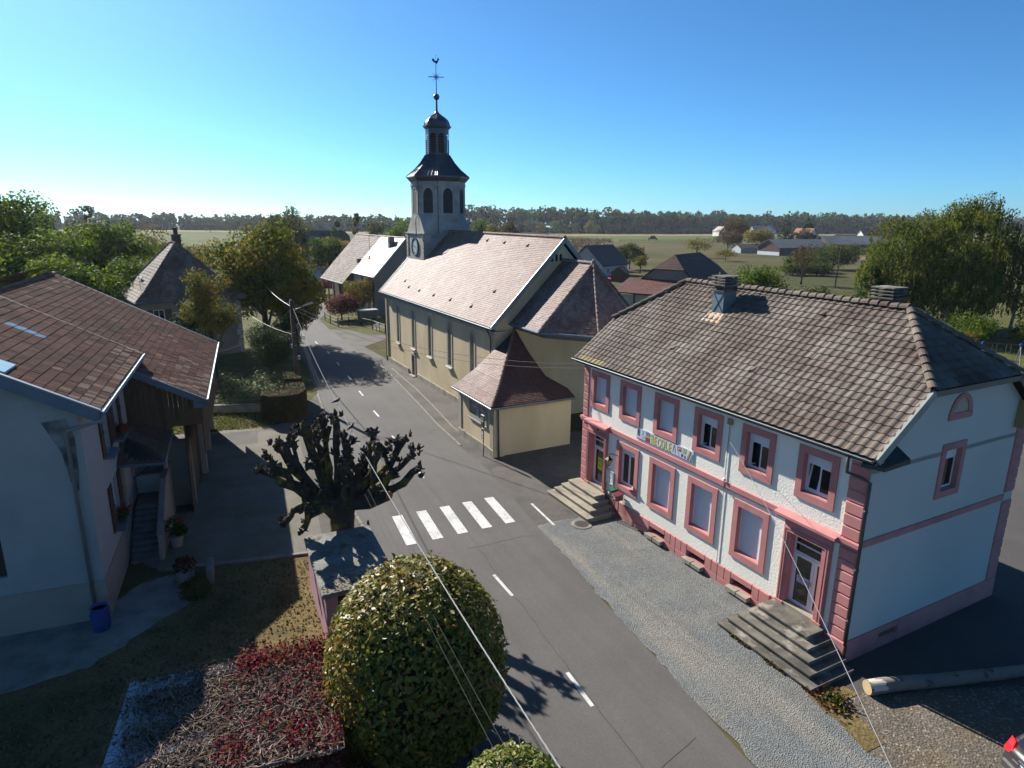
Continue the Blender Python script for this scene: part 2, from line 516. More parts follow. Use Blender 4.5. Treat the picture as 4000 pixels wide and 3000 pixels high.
def tree(name, label, cat, loc, h, w, lm, tm, nleaf=4000, leaf=.2, th=2.0, tr=.25, nclump=26, cr=None, style='round', group=None, seed=1, aspect=.5, depth=None, limbs=6, low=-.55, lean=(0, 0)):
    rg = np.random.default_rng(seed)
    root = thing(name, label, cat, loc, 0, group)
    depth = depth or w
    cz = th + (h - th) * .5; rz = (h - th) * .5
    cr = cr or w * .17
    cen = np.array([lean[0], lean[1], cz])
    mb = MB()
    tp = cen + np.array([0, 0, rz * .3])
    trunk_mesh(mb, (0, 0, -.1), tp, tr, rg)
    if style == 'cone':
        cl = []
        for i in range(nclump):
            t = rg.uniform(0, 1) ** 1.3
            a = rg.uniform(0, 2 * math.pi)
            rad = w * .5 * (1 - t) ** .8
            q = rg.uniform(.55, 1)
            k = max(.25, cr * (1 - t * .75) * rg.uniform(.7, 1.25))
            cl.append((np.array([math.cos(a) * rad * q, math.sin(a) * rad * q, th * .4 + (h - th * .4 - k) * t + k * .3]), np.array([k, k, k * .8])))
    elif style == 'column':
        cl = []
        for i in range(nclump):
            t = rg.uniform(0, 1); a = rg.uniform(0, 2 * math.pi); rad = w * .36 * math.sin(math.pi * min(1, .15 + .85 * t)) ** .5
            k = cr * rg.uniform(.6, 1.2)
            cl.append((np.array([math.cos(a) * rad, math.sin(a) * rad, th + (h - th - k) * t]), np.array([k, k, k])))
    else:
        cl = clumps_on(cen, (w * .5 - cr * .6, depth * .5 - cr * .6, rz - cr * .5), nclump, cr, rg, low=low)
        if style == 'dense': cl.append((cen, np.array([w * .36, depth * .36, rz * .75])))
    for i in range(min(limbs, len(cl))):
        p = cl[i][0]
        z0 = th * .7 + rg.uniform(0, .5) * (cz - th * .5)
        mb.tube([(cen[0] * .3, cen[1] * .3, z0), tuple((np.array([0, 0, z0]) + p) / 2 + rg.normal(0, .15, 3)), tuple(p)], [tr * .5, tr * .32, tr * .12], 5)
    mb.build('trunk', tm, root, smooth=True)
    if style == 'willow' or style == 'birch':
        cl.append((cen, np.array([w * .30, depth * .30, rz * .8])))
        P, N = sample_clumps(cl, nleaf // 2, rg, shell=.3)
        # hanging sprays below the clumps
        idx = rg.integers(0, len(cl), nleaf - nleaf // 2)
        nst = max(60, nleaf // 40)
        sx = rg.integers(0, len(cl), nst)
        C = np.array([c for c, _ in cl]); Rr = np.array([r for _, r in cl])
        d = unit(rg.normal(size=(nst, 3)) * [1, 1, .4])
        st = C[sx] + d * Rr[sx]
        m = nleaf - nleaf // 2
        k = rg.integers(0, nst, m); t = rg.uniform(0, 1, m)
        ln = rg.uniform(.8, 2.2, nst) * cr
        Q = st[k] + np.stack([rg.normal(0, .07, m), rg.normal(0, .07, m), -t * ln[k]], 1)
        P = np.concatenate([P, Q]); N = np.concatenate([N, unit(rg.normal(size=(m, 3)) * [1, 1, .3])])
        V, F = leaf_cloud(P, N, leaf, aspect, rg, hang=.8)
    else:
        P, N = sample_clumps(cl, nleaf, rg, shell=.30)
        V, F = leaf_cloud(P, N, leaf, aspect, rg)
    mesh_obj('crown', fast_mesh('crown', V, F, lm), root)
    return root
# ------------------------------------------------------------------ materials
M_ASPH = mat('asphalt', (.105, .098, .092), rough=.9, var=.10, vscale=.35, col2=(.088, .083, .079), c2scale=.12, grain=.16, sscale=22, bump=.25, bscale=90, dist=.01, streak=(115.5, 18, .9, .20))
M_ASPH2 = mat('old_asphalt', (.098, .088, .076), rough=.92, var=.16, vscale=.5, col2=(.062, .059, .055), c2scale=.35, grain=.2, sscale=16, bump=.4, bscale=60, dist=.015, col3=(.11, .10, .085), c3scale=.9, c3at=.6)
M_YARD = mat('dark_yard_asphalt', (.075, .070, .066), rough=.92, var=.14, vscale=.4, grain=.18, sscale=18, bump=.3, bscale=60)
M_GRAVEL = mat('grey_gravel', (.150, .158, .155), rough=.95, var=.14, vscale=1.2, col2=(.19, .18, .155), c2scale=.45, c2at=.6, grain=.32, sscale=13, bump=.9, bscale=26, btype='voronoi', dist=.03, streak=(116, 9, .55, .16, (.235, .215, .18)))
M_PEBBLE = mat('pebbly_ground', (.12, .10, .078), rough=.95, var=.22, vscale=1.2, col2=(.15, .105, .055), c2scale=.5, c2at=.6, grain=.3, sscale=10, speck=.18, scol=(.32, .30, .26), bump=.6, bscale=16, btype='voronoi', dist=.04)
M_DIRTG = mat('yard_gravel', (.155, .140, .115), rough=.95, var=.18, vscale=.8, col2=(.12, .115, .07), c2scale=.5, c2at=.58, grain=.25, sscale=12, bump=.6, bscale=30, dist=.02)
M_GRASS = mat('grass', (.075, .085, .022), rough=.95, spec=.1, var=.25, vscale=1.2, col2=(.13, .105, .04), c2scale=.5, c2at=.55, grain=.3, sscale=9, bump=.9, bscale=14, dist=.06)
M_DRYG = mat('dry_grass', (.16, .115, .050), rough=.95, spec=.1, var=.22, vscale=1.1, col2=(.07, .072, .028), c2scale=.4, c2at=.58, grain=.35, sscale=9, bump=.9, bscale=12, dist=.05, col3=(.07, .05, .03), c3scale=1.6, c3at=.63)
M_LUSH = mat('lush_grass', (.085, .125, .022), rough=.95, spec=.1, var=.25, vscale=.8, col2=(.11, .12, .035), c2scale=.3, grain=.25, sscale=6, bump=.7, bscale=8, dist=.06)
M_PAST = mat('pasture', (.090, .078, .034), rough=1, spec=.05, var=.14, vscale=.05, col2=(.115, .092, .045), c2scale=.035, c2w=.2, grain=.22, sscale=.6, col3=(.060, .066, .026), c3scale=.02, c3at=.52)
M_FIELDG = mat('green_field', (.095, .120, .036), rough=1, spec=.05, var=.1, vscale=.02, col2=(.115, .115, .042), c2scale=.02, grain=.2, sscale=.5, stretch=(.15, 1, 1))
M_STUB = mat('stubble', (.26, .205, .115), rough=1, spec=.05, var=.1, vscale=.03, grain=.2, sscale=.5, stretch=(.2, 1, 1))
M_PLOW = mat('plough', (.17, .12, .075), rough=1, spec=.05, var=.12, vscale=.04, grain=.2, sscale=.6)
M_CONC = mat('concrete', (.25, .235, .205), rough=.9, var=.14, vscale=1.4, col2=(.16, .15, .13), c2scale=1.1, grain=.12, sscale=25, bump=.3, bscale=40)
M_KERB = mat('kerb_stone', (.20, .185, .155), rough=.9, var=.2, vscale=1.6, grain=.15, sscale=20, bump=.3, bscale=30)
M_PAINT = mat('road_paint', (.62, .61, .59), rough=.7, var=.06, vscale=6, col2=(.46, .455, .44), c2scale=1.2, col3=(.22, .22, .21), c3scale=9, c3at=.60, grain=.05, sscale=40)
M_STEP = mat('worn_step_stone', (.33, .29, .22), rough=.9, var=.12, vscale=2.2, col2=(.25, .22, .165), c2scale=1.3, bump=.3, bscale=35)
M_STEPD = mat('lichened_step_concrete', (.17, .155, .125), rough=.92, var=.2, vscale=2.4, col2=(.075, .07, .06), c2scale=1.1, c2at=.5, col3=(.33, .30, .25), c3scale=1.3, c3at=.6, bump=.5, bscale=30)
M_STUCCO = mat('roughcast', (.93, .90, .80), rough=.92, spec=.15, var=.04, vscale=1.0, col2=(.86, .83, .72), c2scale=.5, bump=.5, bscale=14, dist=.03)
M_SMOOTH = mat('smooth_shaded_render', (.60, .58, .53), rough=.9, spec=.15, var=.035, vscale=.7, col2=(.54, .52, .475), c2scale=.35, bump=.2, bscale=50)  # greyer than the facade: the gable's shade is put into the colour
M_PINK = mat('pink_paint', (.55, .235, .22), rough=.8, spec=.25, var=.06, vscale=2.5, col2=(.47, .195, .185), c2scale=1.2, bump=.15, bscale=45)
M_WHITE = mat('white_pvc', (.74, .74, .76), rough=.4, spec=.4, var=.02)
M_GLASS = mat('window_glass', (.012, .014, .016), rough=.06, spec=.6, var=0)
M_DARK = mat('dark_interior', (.02, .018, .016), rough=.9, var=.1)
M_CURT = mat('brown_curtain', (.075, .05, .032), rough=.7, var=.25, vscale=6, stretch=(6, 6, .3))
M_ZINC = mat('zinc_gutter', (.13, .145, .15), rough=.45, spec=.5, metal=.5, var=.12, vscale=4)
M_PIPE = mat('weathered_pipe', (.10, .095, .09), rough=.55, metal=.4, var=.15, vscale=3)
M_TILE_S = mat('grey_brown_tile', (.118, .086, .067), rough=.85, spec=.3, piece=.2, var=.16, vscale=.7, col2=(.185, .152, .125), c2scale=.6, c2at=.52, c2w=.15, col3=(.090, .062, .050), c3scale=.45, c3at=.56, grain=.14, sscale=14, bump=.25, bscale=30)
M_TILE_Y = mat('mossy_yellow_tile', (.27, .22, .10), rough=.9, piece=.15, var=.2, vscale=3)
M_TILE_H = mat('brown_rib_tile', (.185, .088, .062), rough=.85, spec=.1, piece=.22, var=.14, vscale=.6, col2=(.135, .078, .062), c2scale=.5, grain=.12, sscale=14)
M_TILE_H2 = mat('pale_brown_rib_tile', (.26, .165, .11), rough=.75, piece=.12, var=.1)
M_TILE_C = mat('beaver_tail_tile', (.20, .125, .105), rough=.60, spec=.10, piece=.22, var=.12, vscale=.8, col2=(.25, .19, .17), c2scale=.7, c2at=.57, grain=.14, sscale=12)
M_TILE_D = mat('dark_red_tile', (.105, .050, .040), rough=.7, spec=.3, piece=.2, var=.14, vscale=.5, col2=(.075, .045, .04), c2scale=.4)
M_TILE_R = mat('orange_tile', (.30, .13, .085), rough=.85, piece=.15, var=.1, vscale=.3)
M_CREAM = mat('cream_render', (.64, .53, .345), rough=.9, spec=.12, var=.06, vscale=.7, col2=(.53, .43, .275), c2scale=.45, c2at=.53, bump=.25, bscale=40, stretch=(1, 1, .35))
M_TRIMG = mat('grey_stone_trim', (.36, .34, .29), rough=.85, var=.08, vscale=2.0, bump=.15, bscale=40)
M_PLIN = mat('weathered_plinth', (.33, .30, .235), rough=.9, var=.2, vscale=1.6, col2=(.22, .20, .165), c2scale=1.4, bump=.3, bscale=30)
M_STONE = mat('grey_tower_stone', (.40, .38, .335), rough=.9, piece=.13, var=.14, vscale=1.2, col2=(.28, .27, .25), c2scale=.5, c2at=.55, bump=.3, bscale=20)
M_LEAD = mat('dark_lead', (.075, .083, .098), rough=.38, spec=.5, metal=.55, var=.15, vscale=1.5)
M_IRON = mat('black_iron', (.018, .018, .02), rough=.55, spec=.4, var=.1)
M_LEADED = mat('leaded_glass', (.02, .019, .017), rough=.25, spec=.5, var=.3, vscale=9, grain=.3, sscale=20)
M_CAME = mat('pale_tracery', (.30, .265, .21), rough=.85, var=.1, vscale=8)
M_WOODD = mat('brown_planks', (.105, .062, .034), rough=.85, piece=.28, var=.2, vscale=2.2, stretch=(3, 3, .4), bump=.3, bscale=20)
M_SHUT = mat('brown_shutter', (.062, .032, .026), rough=.6, piece=.1, var=.1, stretch=(3, 3, .4))
M_FASC = mat('blue_grey_fascia', (.12, .165, .21), rough=.5, spec=.4, metal=.2, var=.1, vscale=1.5)
M_HWALL = mat('pale_blue_render', (.37, .37, .35), rough=.92, var=.08, vscale=.5, col2=(.30, .30, .285), c2scale=.3, bump=.25, bscale=35)
M_HWALL2 = mat('pinkish_render', (.43, .385, .365), rough=.92, var=.06, vscale=.6, bump=.25, bscale=35)
M_BEIGE = mat('beige_plinth', (.34, .275, .225), rough=.9, var=.1, vscale=1.2, bump=.2, bscale=35)
M_SHEDP = mat('pale_mauve_paint', (.42, .235, .27), rough=.8, var=.1, vscale=1.5, col2=(.36, .19, .215), c2scale=.9)
M_MOSSR = mat('mossy_concrete_roof', (.235, .232, .215), rough=.95, var=.22, vscale=2.0, col2=(.155, .15, .13), c2scale=1.6, col3=(.10, .068, .034), c3scale=1.5, c3at=.60, grain=.3, sscale=12, bump=.9, bscale=14, dist=.05)
M_BARK = mat('bark', (.045, .034, .026), rough=.95, var=.25, vscale=2.5, bump=.9, bscale=10, dist=.08, stretch=(1, 1, .5))
M_BARKM = mat('mossy_dark_bark', (.060, .043, .032), rough=.92, var=.3, vscale=3.5, col3=(.20, .175, .025), c3scale=1.6, c3at=.57, bump=1.0, bscale=9, dist=.10)
M_KNOB = mat('pollard_shoots', (.066, .048, .038), rough=.85, spec=.2, piece=.5, var=.4, vscale=9)
M_BIRCHB = mat('birch_bark', (.42, .40, .36), rough=.8, var=.1, col3=(.05, .045, .04), c3scale=4, c3at=.6, stretch=(1, 1, .6))
M_POLE = mat('brown_pole', (.085, .057, .045), rough=.85, var=.2, vscale=2, stretch=(2, 2, .4))
M_CABLE = mat('grey_cable', (.16, .17, .175), rough=.5, spec=.5, var=.05)
M_CABLED = mat('dark_cable', (.05, .05, .052), rough=.6, var=.05)
M_GALV = mat('galvanised', (.32, .34, .35), rough=.45, metal=.6, var=.1)

# ------------------------------------------------------------------ the ground
def sheet(name, pts, z, m, parent=None, kind='structure', rag=0):
    if rag:
        rr = random.Random(len(pts) * 7 + int(z * 1e4)); q = []
        for (a, b), (c, d) in zip(pts, pts[1:] + pts[:1]):
            n = max(1, int(math.hypot(c - a, d - b) / .35)); n = min(n, 60)
            for i in range(n): q.append((a + (c - a) * i / n + rr.gauss(0, rag), b + (d - b) * i / n + rr.gauss(0, rag)))
        pts = q
    mb = MB(); mb.poly([(p[0], p[1], z) for p in pts])
    o = mb.build(name, m, parent)
    if parent is None: o['kind'] = kind
    return o

def ground():
    rs = [0, 15, 40, 80, 150, 250, 400, 550, 700, 850, 1000, 1250, 1600, 2000, 2400]
    n = 72
    V = []; F = []
    def zz(r):
        return 0 if r < 1100 else -((r - 1100) / 1300.0) ** 1.5 * 52
    V.append((0, 40, 0))
    for r in rs[1:]:
        for k in range(n):
            t = 2 * math.pi * k / n
            V.append((r * math.cos(t), 40 + r * math.sin(t), zz(r)))
    for k in range(n): F.append((0, 1 + k, 1 + (k + 1) % n))
    for i in range(len(rs) - 2):
        for k in range(n):
            j = (k + 1) % n
            F.append((1 + i * n + k, 1 + (i + 1) * n + k, 1 + (i + 1) * n + j, 1 + i * n + j))
    mb = MB(); mb.add(V, F)
    o = mb.build('ground', M_PAST); o['kind'] = 'structure'
ground()

sheet('pasture', [(20, 130), (60, 100), (240, 250), (250, 470), (137, 469), (80, 440), (68, 437), (26, 291), (14, 180)], .05, M_PAST)
sheet('far_meadow', [(68, 437), (80, 440), (137, 469), (250, 475), (330, 600), (310, 770), (214, 725), (118, 682), (40, 640), (20, 604), (40, 452)], .05, M_FIELDG)
sheet('stubble_strip', [(20, 604), (40, 575), (120, 605), (215, 650), (320, 690), (309, 770), (214, 731), (118, 688), (32, 645)], .10, M_STUB)
sheet('bright_field', [(-360, 600), (-330, 640), (-150, 650), (-70, 660), (-60, 420), (-80, 290), (-125, 240), (-210, 250), (-290, 380)], .05, M_FIELDG)
sheet('bare_strip', [(-205, 415), (-195, 402), (-95, 420), (-70, 440), (-70, 470), (-100, 440)], .10, M_PLOW)
sheet('tan_field', [(-370, 590), (-350, 640), (-150, 660), (-20, 660), (-20, 560), (-60, 520), (-150, 600)], .12, M_STUB)
sheet('field_track', [(120, 245), (260, 300), (420, 460), (400, 480), (240, 320), (118, 260)], .10, M_PLOW)
sheet('tan_field', [(330, 560), (420, 560), (900, 900), (860, 1000), (700, 940), (330, 760)], .10, M_STUB)

# village plots
sheet('village_green', [(-75, 40), (-28, 36), (-14, 46), (-30, 84), (-36, 112), (-30, 135), (-60, 170), (-130, 180), (-140, 60)], .004, M_GRASS)
sheet('lawn', [(-31.5, 109.6), (-29, 119), (-38, 121), (-46, 118), (-37, 109.5)], .008, M_LUSH)
sheet('garden_grass', [(-27.0, 88.6), (-23.1, 81.6), (-20.7, 81.4), (-17.8, 78.6), (-13.5, 78.0), (-10, 90), (-18, 103), (-29, 106)], .016, M_GRASS, rag=.12)
sheet('churchyard_grass', [(-14, 90), (12, 60), (20, 45), (60, 60), (90, 120), (40, 175), (5, 150), (-10, 110)], .008, M_GRASS)
sheet('orchard_grass', [(22, 46), (90, 70), (130, 190), (60, 130), (35, 95)], .012, M_GRASS)

# streets
road_pts_l = [(-60, 150), (-47, 124), (-36.5, 104), (-30.2, 86), (-25.5, 74), (-20.0, 61.5), (-15.76, 50.8), (-13.9, 46.0), (-11.67, 38.2), (-9.65, 32.9), (-6.97, 27.8), (-4.75, 22.9), (-2.0, 16.9), (0.4, 11.6), (3.6, 4.5), (7, -3)]
road_pts_r = [(14, -3), (9.4, 8.0), (7.25, 12.6), (6.35, 14.5), (5.85, 15.8), (5.27, 17.5), (4.55, 19.2), (3.45, 22.0), (2.85, 23.9), (1.45, 27.5), (-1.2, 34.8), (-3.2, 38.9), (-5.17, 43.2), (-7.08, 48.0), (-9.3, 53.4), (-11.63, 59.2), (-13.85, 63.7), (-16.5, 69.1), (-20.6, 76.8), (-24.0, 83.4), (-28.6, 93.8), (-33.0, 103), (-41, 121), (-52, 146)]
road = sheet('road', road_pts_l + road_pts_r, .020, M_ASPH)
sheet('gravel_parking', [(-33.0, 102.9), (-28.6, 93.7), (-26.3, 88.4), (-28.8, 106), (-32.5, 109.4), (-38.2, 115)], .012, M_ASPH2)
sheet('pavement', [(-16.7, 68.8), (-11.75, 59.2), (-7.2, 48.0), (-5.3, 43.2), (-3.3, 38.9), (-1.3, 34.8), (1.35, 27.65), (5.2, 28.9), (8, 35), (10, 42), (3, 42), (-3.5, 48.6), (-12.7, 64.6), (-16.5, 71.0), (-14.2, 78.3), (-17.8, 78.9), (-20.7, 81.8), (-23.4, 82.3)], .024, M_ASPH2)
sheet('forecourt', [(1.2, 28.0), (2.75, 24.0), (4.55, 19.3), (5.85, 15.9), (7.25, 12.7), (9.6, 8.0), (14, -1), (20, 5), (10.6, 13.2), (9.75, 14.6), (9.55, 15.4), (9.15, 17.0), (11.2, 18.5), (4.2, 32.2), (4.5, 29.3)], .028, M_GRAVEL, rag=.05)
sheet('school_yard', [(9.05, 17.1), (10.9, 16.4), (17, 17.6), (40, 22), (60, 45), (40, 66), (22, 52), (18, 22), (10.8, 18.6)], .016, M_YARD, rag=.03)
sheet('pebble_ground', [(9.5, 15.3), (9.8, 14.5), (10.6, 13.1), (16, 6), (30, 10), (32, 20), (17, 17.5), (10.9, 16.9), (9.1, 17.05)], .020, M_PEBBLE, rag=.06)
sheet('dry_verge', [(9.15, 16.9), (9.62, 15.4), (9.85, 14.75), (10.35, 14.95), (10.1, 15.9), (9.9, 16.6), (10.6, 17.0), (10.4, 17.3)], .032, M_DRYG, rag=.09)
sheet('yard', [(-14.2, 23.5), (-8.5, 25.1), (-7.6, 25.6), (-7.5, 26.6), (-10.2, 32.1), (-12.5, 37.2), (-14.6, 42.6), (-15.2, 43.4), (-17.2, 42.9), (-24, 40.6), (-30, 45), (-24, 30)], .012, M_DIRTG, rag=.05)
sheet('lawn', [(-26, 40.0), (-23.5, 39.9), (-17.3, 42.1), (-15.9, 43.3), (-17.5, 44.8), (-18.5, 45.75), (-27, 44.9)], .018, M_GRASS, rag=.1)
sheet('tar_slab', [(-22.6, 39.9), (-17.1, 41.5), (-16.2, 39.1), (-20.3, 37.8)], .022, M_ASPH2, rag=.03)
sheet('sidewalk', [(-15.9, 50.9), (-13.6, 46.2), (-11.35, 38.3), (-9.3, 33.0), (-6.6, 27.9), (-4.4, 23.0), (-1.6, 17), (0.8, 11.6), (4, 4.6), (2, 3.8), (-1.3, 11.0), (-3.9, 17), (-6.4, 22.6), (-8.6, 26.9), (-10.6, 32.2), (-12.8, 37.4), (-14.8, 42.7), (-15.6, 46.0)], .0145, M_ASPH2)
sheet('dry_lawn', [(-14.2, 23.5), (-8.5, 25.1), (-6.3, 22.4), (-3.9, 17), (-1.3, 11.0), (0.5, 6), (-30, 2), (-30, 14), (-16, 18)], .008, M_DRYG)
sheet('concrete_apron', [(-14.3, 22.9), (-13.3, 23.4), (-11.9, 21.4), (-12.4, 20.2), (-12.7, 19.2), (-13.4, 17.8), (-15.2, 16.6), (-19, 14.7), (-26, 11.5), (-26, 15.8), (-15, 20.3)], .020, M_CONC, rag=.07)

def kerb(name, pts, w=.15, h=.11, z0=.0, m=M_KERB, seg=1.0, parent=None):
    """kerb stones laid along a line; each stone a part"""
    root = parent
    P = [Vector((p[0], p[1], 0)) for p in pts]
    n = 0
    for a, b in zip(P[:-1], P[1:]):
        L = (b - a).length; k = max(1, round(L / seg)); d = (b - a).normalized(); s = Vector((-d.y, d.x, 0))
        ang = math.atan2(d.y, d.x)
        for i in range(k):
            key = (round(L / k, 2))
            mb = MB(); mb.bevbox(.008, -w / 2, z0, L / k - .008, w / 2, h, .02)
            o = mb.build('kerb_stone', m, root)
            o.location = a + d * (i * L / k); o.rotation_euler = (0, 0, ang + random.gauss(0, .006)); n += 1
kl = thing('kerb', 'worn kerb along the left edge of the street past the pollarded tree', 'kerb')
kerb('kerb', road_pts_l[6:15], parent=kl)
kr = thing('kerb', 'weathered kerb between the street and the church pavement', 'kerb')
kerb('kerb', road_pts_r[11:17], parent=kr, w=.14, h=.06)
ks = thing('kerb', 'low edging between the shaded gravel yard and the dry lawn', 'kerb')
kerb('kerb', [(-14.0, 23.6), (-8.6, 25.1)], parent=ks, w=.2, h=.10)
# thin pale edging stones in the pavement beside the church
ke = thing('pavement_edging', 'pale inner edging line in the pavement below the church wall', 'edging')
kerb('edging', [(-11.5, 60.5), (-8.2, 53.2), (-6.25, 48.4), (-4.05, 42.7), (-2.0, 38.6)], parent=ke, w=.12, h=.045)

# painted markings: lane dashes and the crossing
for a, b in [((-.66, 23.55), (.10, 22.05)), ((1.85, 17.75), (2.48, 16.28)), ((4.1, 12.4), (4.8, 10.9)), ((-12.7, 52.05), (-12.02, 50.55)), ((-10.31, 46.4), (-9.62, 44.93)), ((-7.9, 40.7), (-7.3, 39.5)), ((-5.53, 35.1), (-4.85, 33.6)),
             ((-25.9, 78.5), (-25.4, 77.7)), ((-22.8, 73.8), (-22.15, 72.5)), ((-19.9, 68.4), (-19.3, 67.0)), ((-17.4, 62.9), (-16.78, 61.5)), ((-14.95, 57.35), (-14.35, 55.95))]:
    a = Vector((*a, 0)); b = Vector((*b, 0)); d = (b - a).normalized(); s = Vector((-d.y, d.x, 0)) * .065
    mb = MB(); mb.poly([(a + s).to_tuple()[:2] + (.026,), (a - s).to_tuple()[:2] + (.026,), (b - s).to_tuple()[:2] + (.026,), (b + s).to_tuple()[:2] + (.026,)])
    mb.build('lane_dash', M_PAINT, road)
for k in range(5):
    mb = MB(); mb.poly([(x + 1.085 * k, y + .555 * k, .026) for x, y in ((-5.73, 28.73), (-4.57, 25.90), (-4.11, 26.10), (-5.27, 28.92))])
    mb.build('crossing_stripe', M_PAINT, road)
mb = MB(); a = Vector((1.05, 30.35, 0)); b = Vector((2.05, 28.0, 0)); d = (b - a).normalized(); s = Vector((-d.y, d.x, 0)) * .06
mb.poly([(p.x, p.y, .034) for p in (a + s, a - s, b - s, b + s)]); mb.build('painted_line', M_PAINT, road)

def seam(pts, w, m, nm='tar_seam'):
    rr = random.Random(len(pts)); P = []
    for (a, b), (c, d) in zip(pts[:-1], pts[1:]):
        n = max(2, int(math.hypot(c - a, d - b) / .4))
        P += [(a + (c - a) * i / n + rr.gauss(0, .025), b + (d - b) * i / n + rr.gauss(0, .025)) for i in range(n)]
    V = []
    for i, p in enumerate(P):
        q = P[min(i + 1, len(P) - 1)]; o_ = P[max(0, i - 1)]
        d = Vector((q[0] - o_[0], q[1] - o_[1], 0)).normalized(); ww = w * rr.uniform(.5, 1.2)
        V += [(p[0] - d.y * ww, p[1] + d.x * ww, .0235), (p[0] + d.y * ww, p[1] - d.x * ww, .0235)]
    mb = MB(); mb.add(V, [(2 * i, 2 * i + 1, 2 * i + 3, 2 * i + 2) for i in range(len(P) - 1)]); mb.build(nm, m, road)
M_SEAM = mat('tar', (.035, .034, .034), rough=.8, var=.2)
seam([(-7.9, 40.2), (-5.6, 41.2), (-4.9, 42.6)], .018, M_SEAM); seam([(-1.9, 25.6), (.6, 26.9), (1.6, 27.0)], .014, M_SEAM); seam([(-9.4, 44.0), (-6.4, 36.6), (-2.0, 27.2), (2.9, 15.6), (5.6, 9.5)], .011, M_SEAM); seam([(-12, 52), (-9.6, 53.6)], .016, M_SEAM); seam([(3.2, 13.4), (5.6, 15.4)], .012, M_SEAM)

# distant hills on the left horizon and the woods
def hills():
    V = []; F = []
    n = 90
    for i in range(n + 1):
        t = R(60 + 70 * i / n)
        h = -16 + 6 * math.sin(i * .31) + 4 * math.sin(i * .83 + 1)
        r = 2250
        V += [(r * math.cos(t), 40 + r * math.sin(t), -60), ((r + 60) * math.cos(t), 40 + (r + 60) * math.sin(t), h), ((r + 130) * math.cos(t), 40 + (r + 130) * math.sin(t), -60)]
    for i in range(n):
        for k in range(2): F.append((i * 3 + k, i * 3 + 3 + k, i * 3 + 4 + k, i * 3 + 1 + k))
    mb = MB(); mb.add(V, F)
    o = mb.build('hills', mat('wooded_hills', (.045, .06, .03), rough=1, var=.2, vscale=.01)); o['kind'] = 'structure'
hills()
LM_FOREST = leaf_mat('forest_leaves', [(.020, .046, .014), (.034, .062, .016), (.052, .074, .018), (.085, .080, .02)], trans=.4, cl_scale=.045, cl_amt=.45, rough=.8, spec=.1)
def forest(name, label, line, rows, gap, h0, h1, leaf, per, seed, hfun=None):
    rg = np.random.default_rng(seed)
    Ps = []; Ns = []
    L = [np.array(p, float) for p in line]
    tm = MB()
    for a, b in zip(L[:-1], L[1:]):
        d = b - a; ln = np.linalg.norm(d); d /= ln; s = np.array([-d[1], d[0]])
        if s @ (a - np.array([0, 0])) < 0: s = -s
        k = int(ln / gap)
        for r in range(rows):
            for i in range(k):
                p = a + d * ((i + rg.uniform(-.4, .4)) * gap) + s * (r * gap * .9 + rg.uniform(-2, 2))
                h = rg.uniform(h0, h1) + (r * .25)
                if hfun: h *= hfun(p)
                w = h * rg.uniform(.42, .62)
                m = int(per * 1.3) if r < 2 else int(per * .7)
                cl = clumps_on((0, 0, h * .5), (w * .34, w * .34, h * .36), 10, w * .27, rg, low=-1)
                if r < 3: cl += [(np.array([rg.normal(0, w * .5), 0, 2.2]), np.array([w * .55, w * .4, 3.6]))] * 4
                P, N = sample_clumps(cl, m, rg, shell=.5, up=.5)
                z0 = 0
                Ps.append(P + np.array([p[0], p[1], z0])); Ns.append(N)
    P = np.concatenate(Ps); N = np.concatenate(Ns)
    V, F = leaf_cloud(P, N, leaf, .8, rg)
    o = mesh_obj(name, fast_mesh(name, V, F, LM_FOREST))
    tag(o, label, 'wood', kind='stuff')
forest('wood', 'dark distant wood along the far edge of the fields on the right', [(85, 680), (135, 700), (214, 742), (309, 785), (500, 880), (735, 1000), (1000, 1080)], 5, 8.5, 21, 28, 1.7, 190, 11)
forest('wood', 'tall dark distant wood behind the church spire and roof', [(-60, 690), (0, 700), (60, 705), (92, 720)], 4, 8, 26, 31, 1.7, 190, 12)
forest('wood', 'bluish distant wood on the horizon left of the spire', [(-600, 560), (-430, 640), (-330, 660), (-200, 675), (-60, 690)], 5, 8, 13, 19, 1.5, 150, 13)
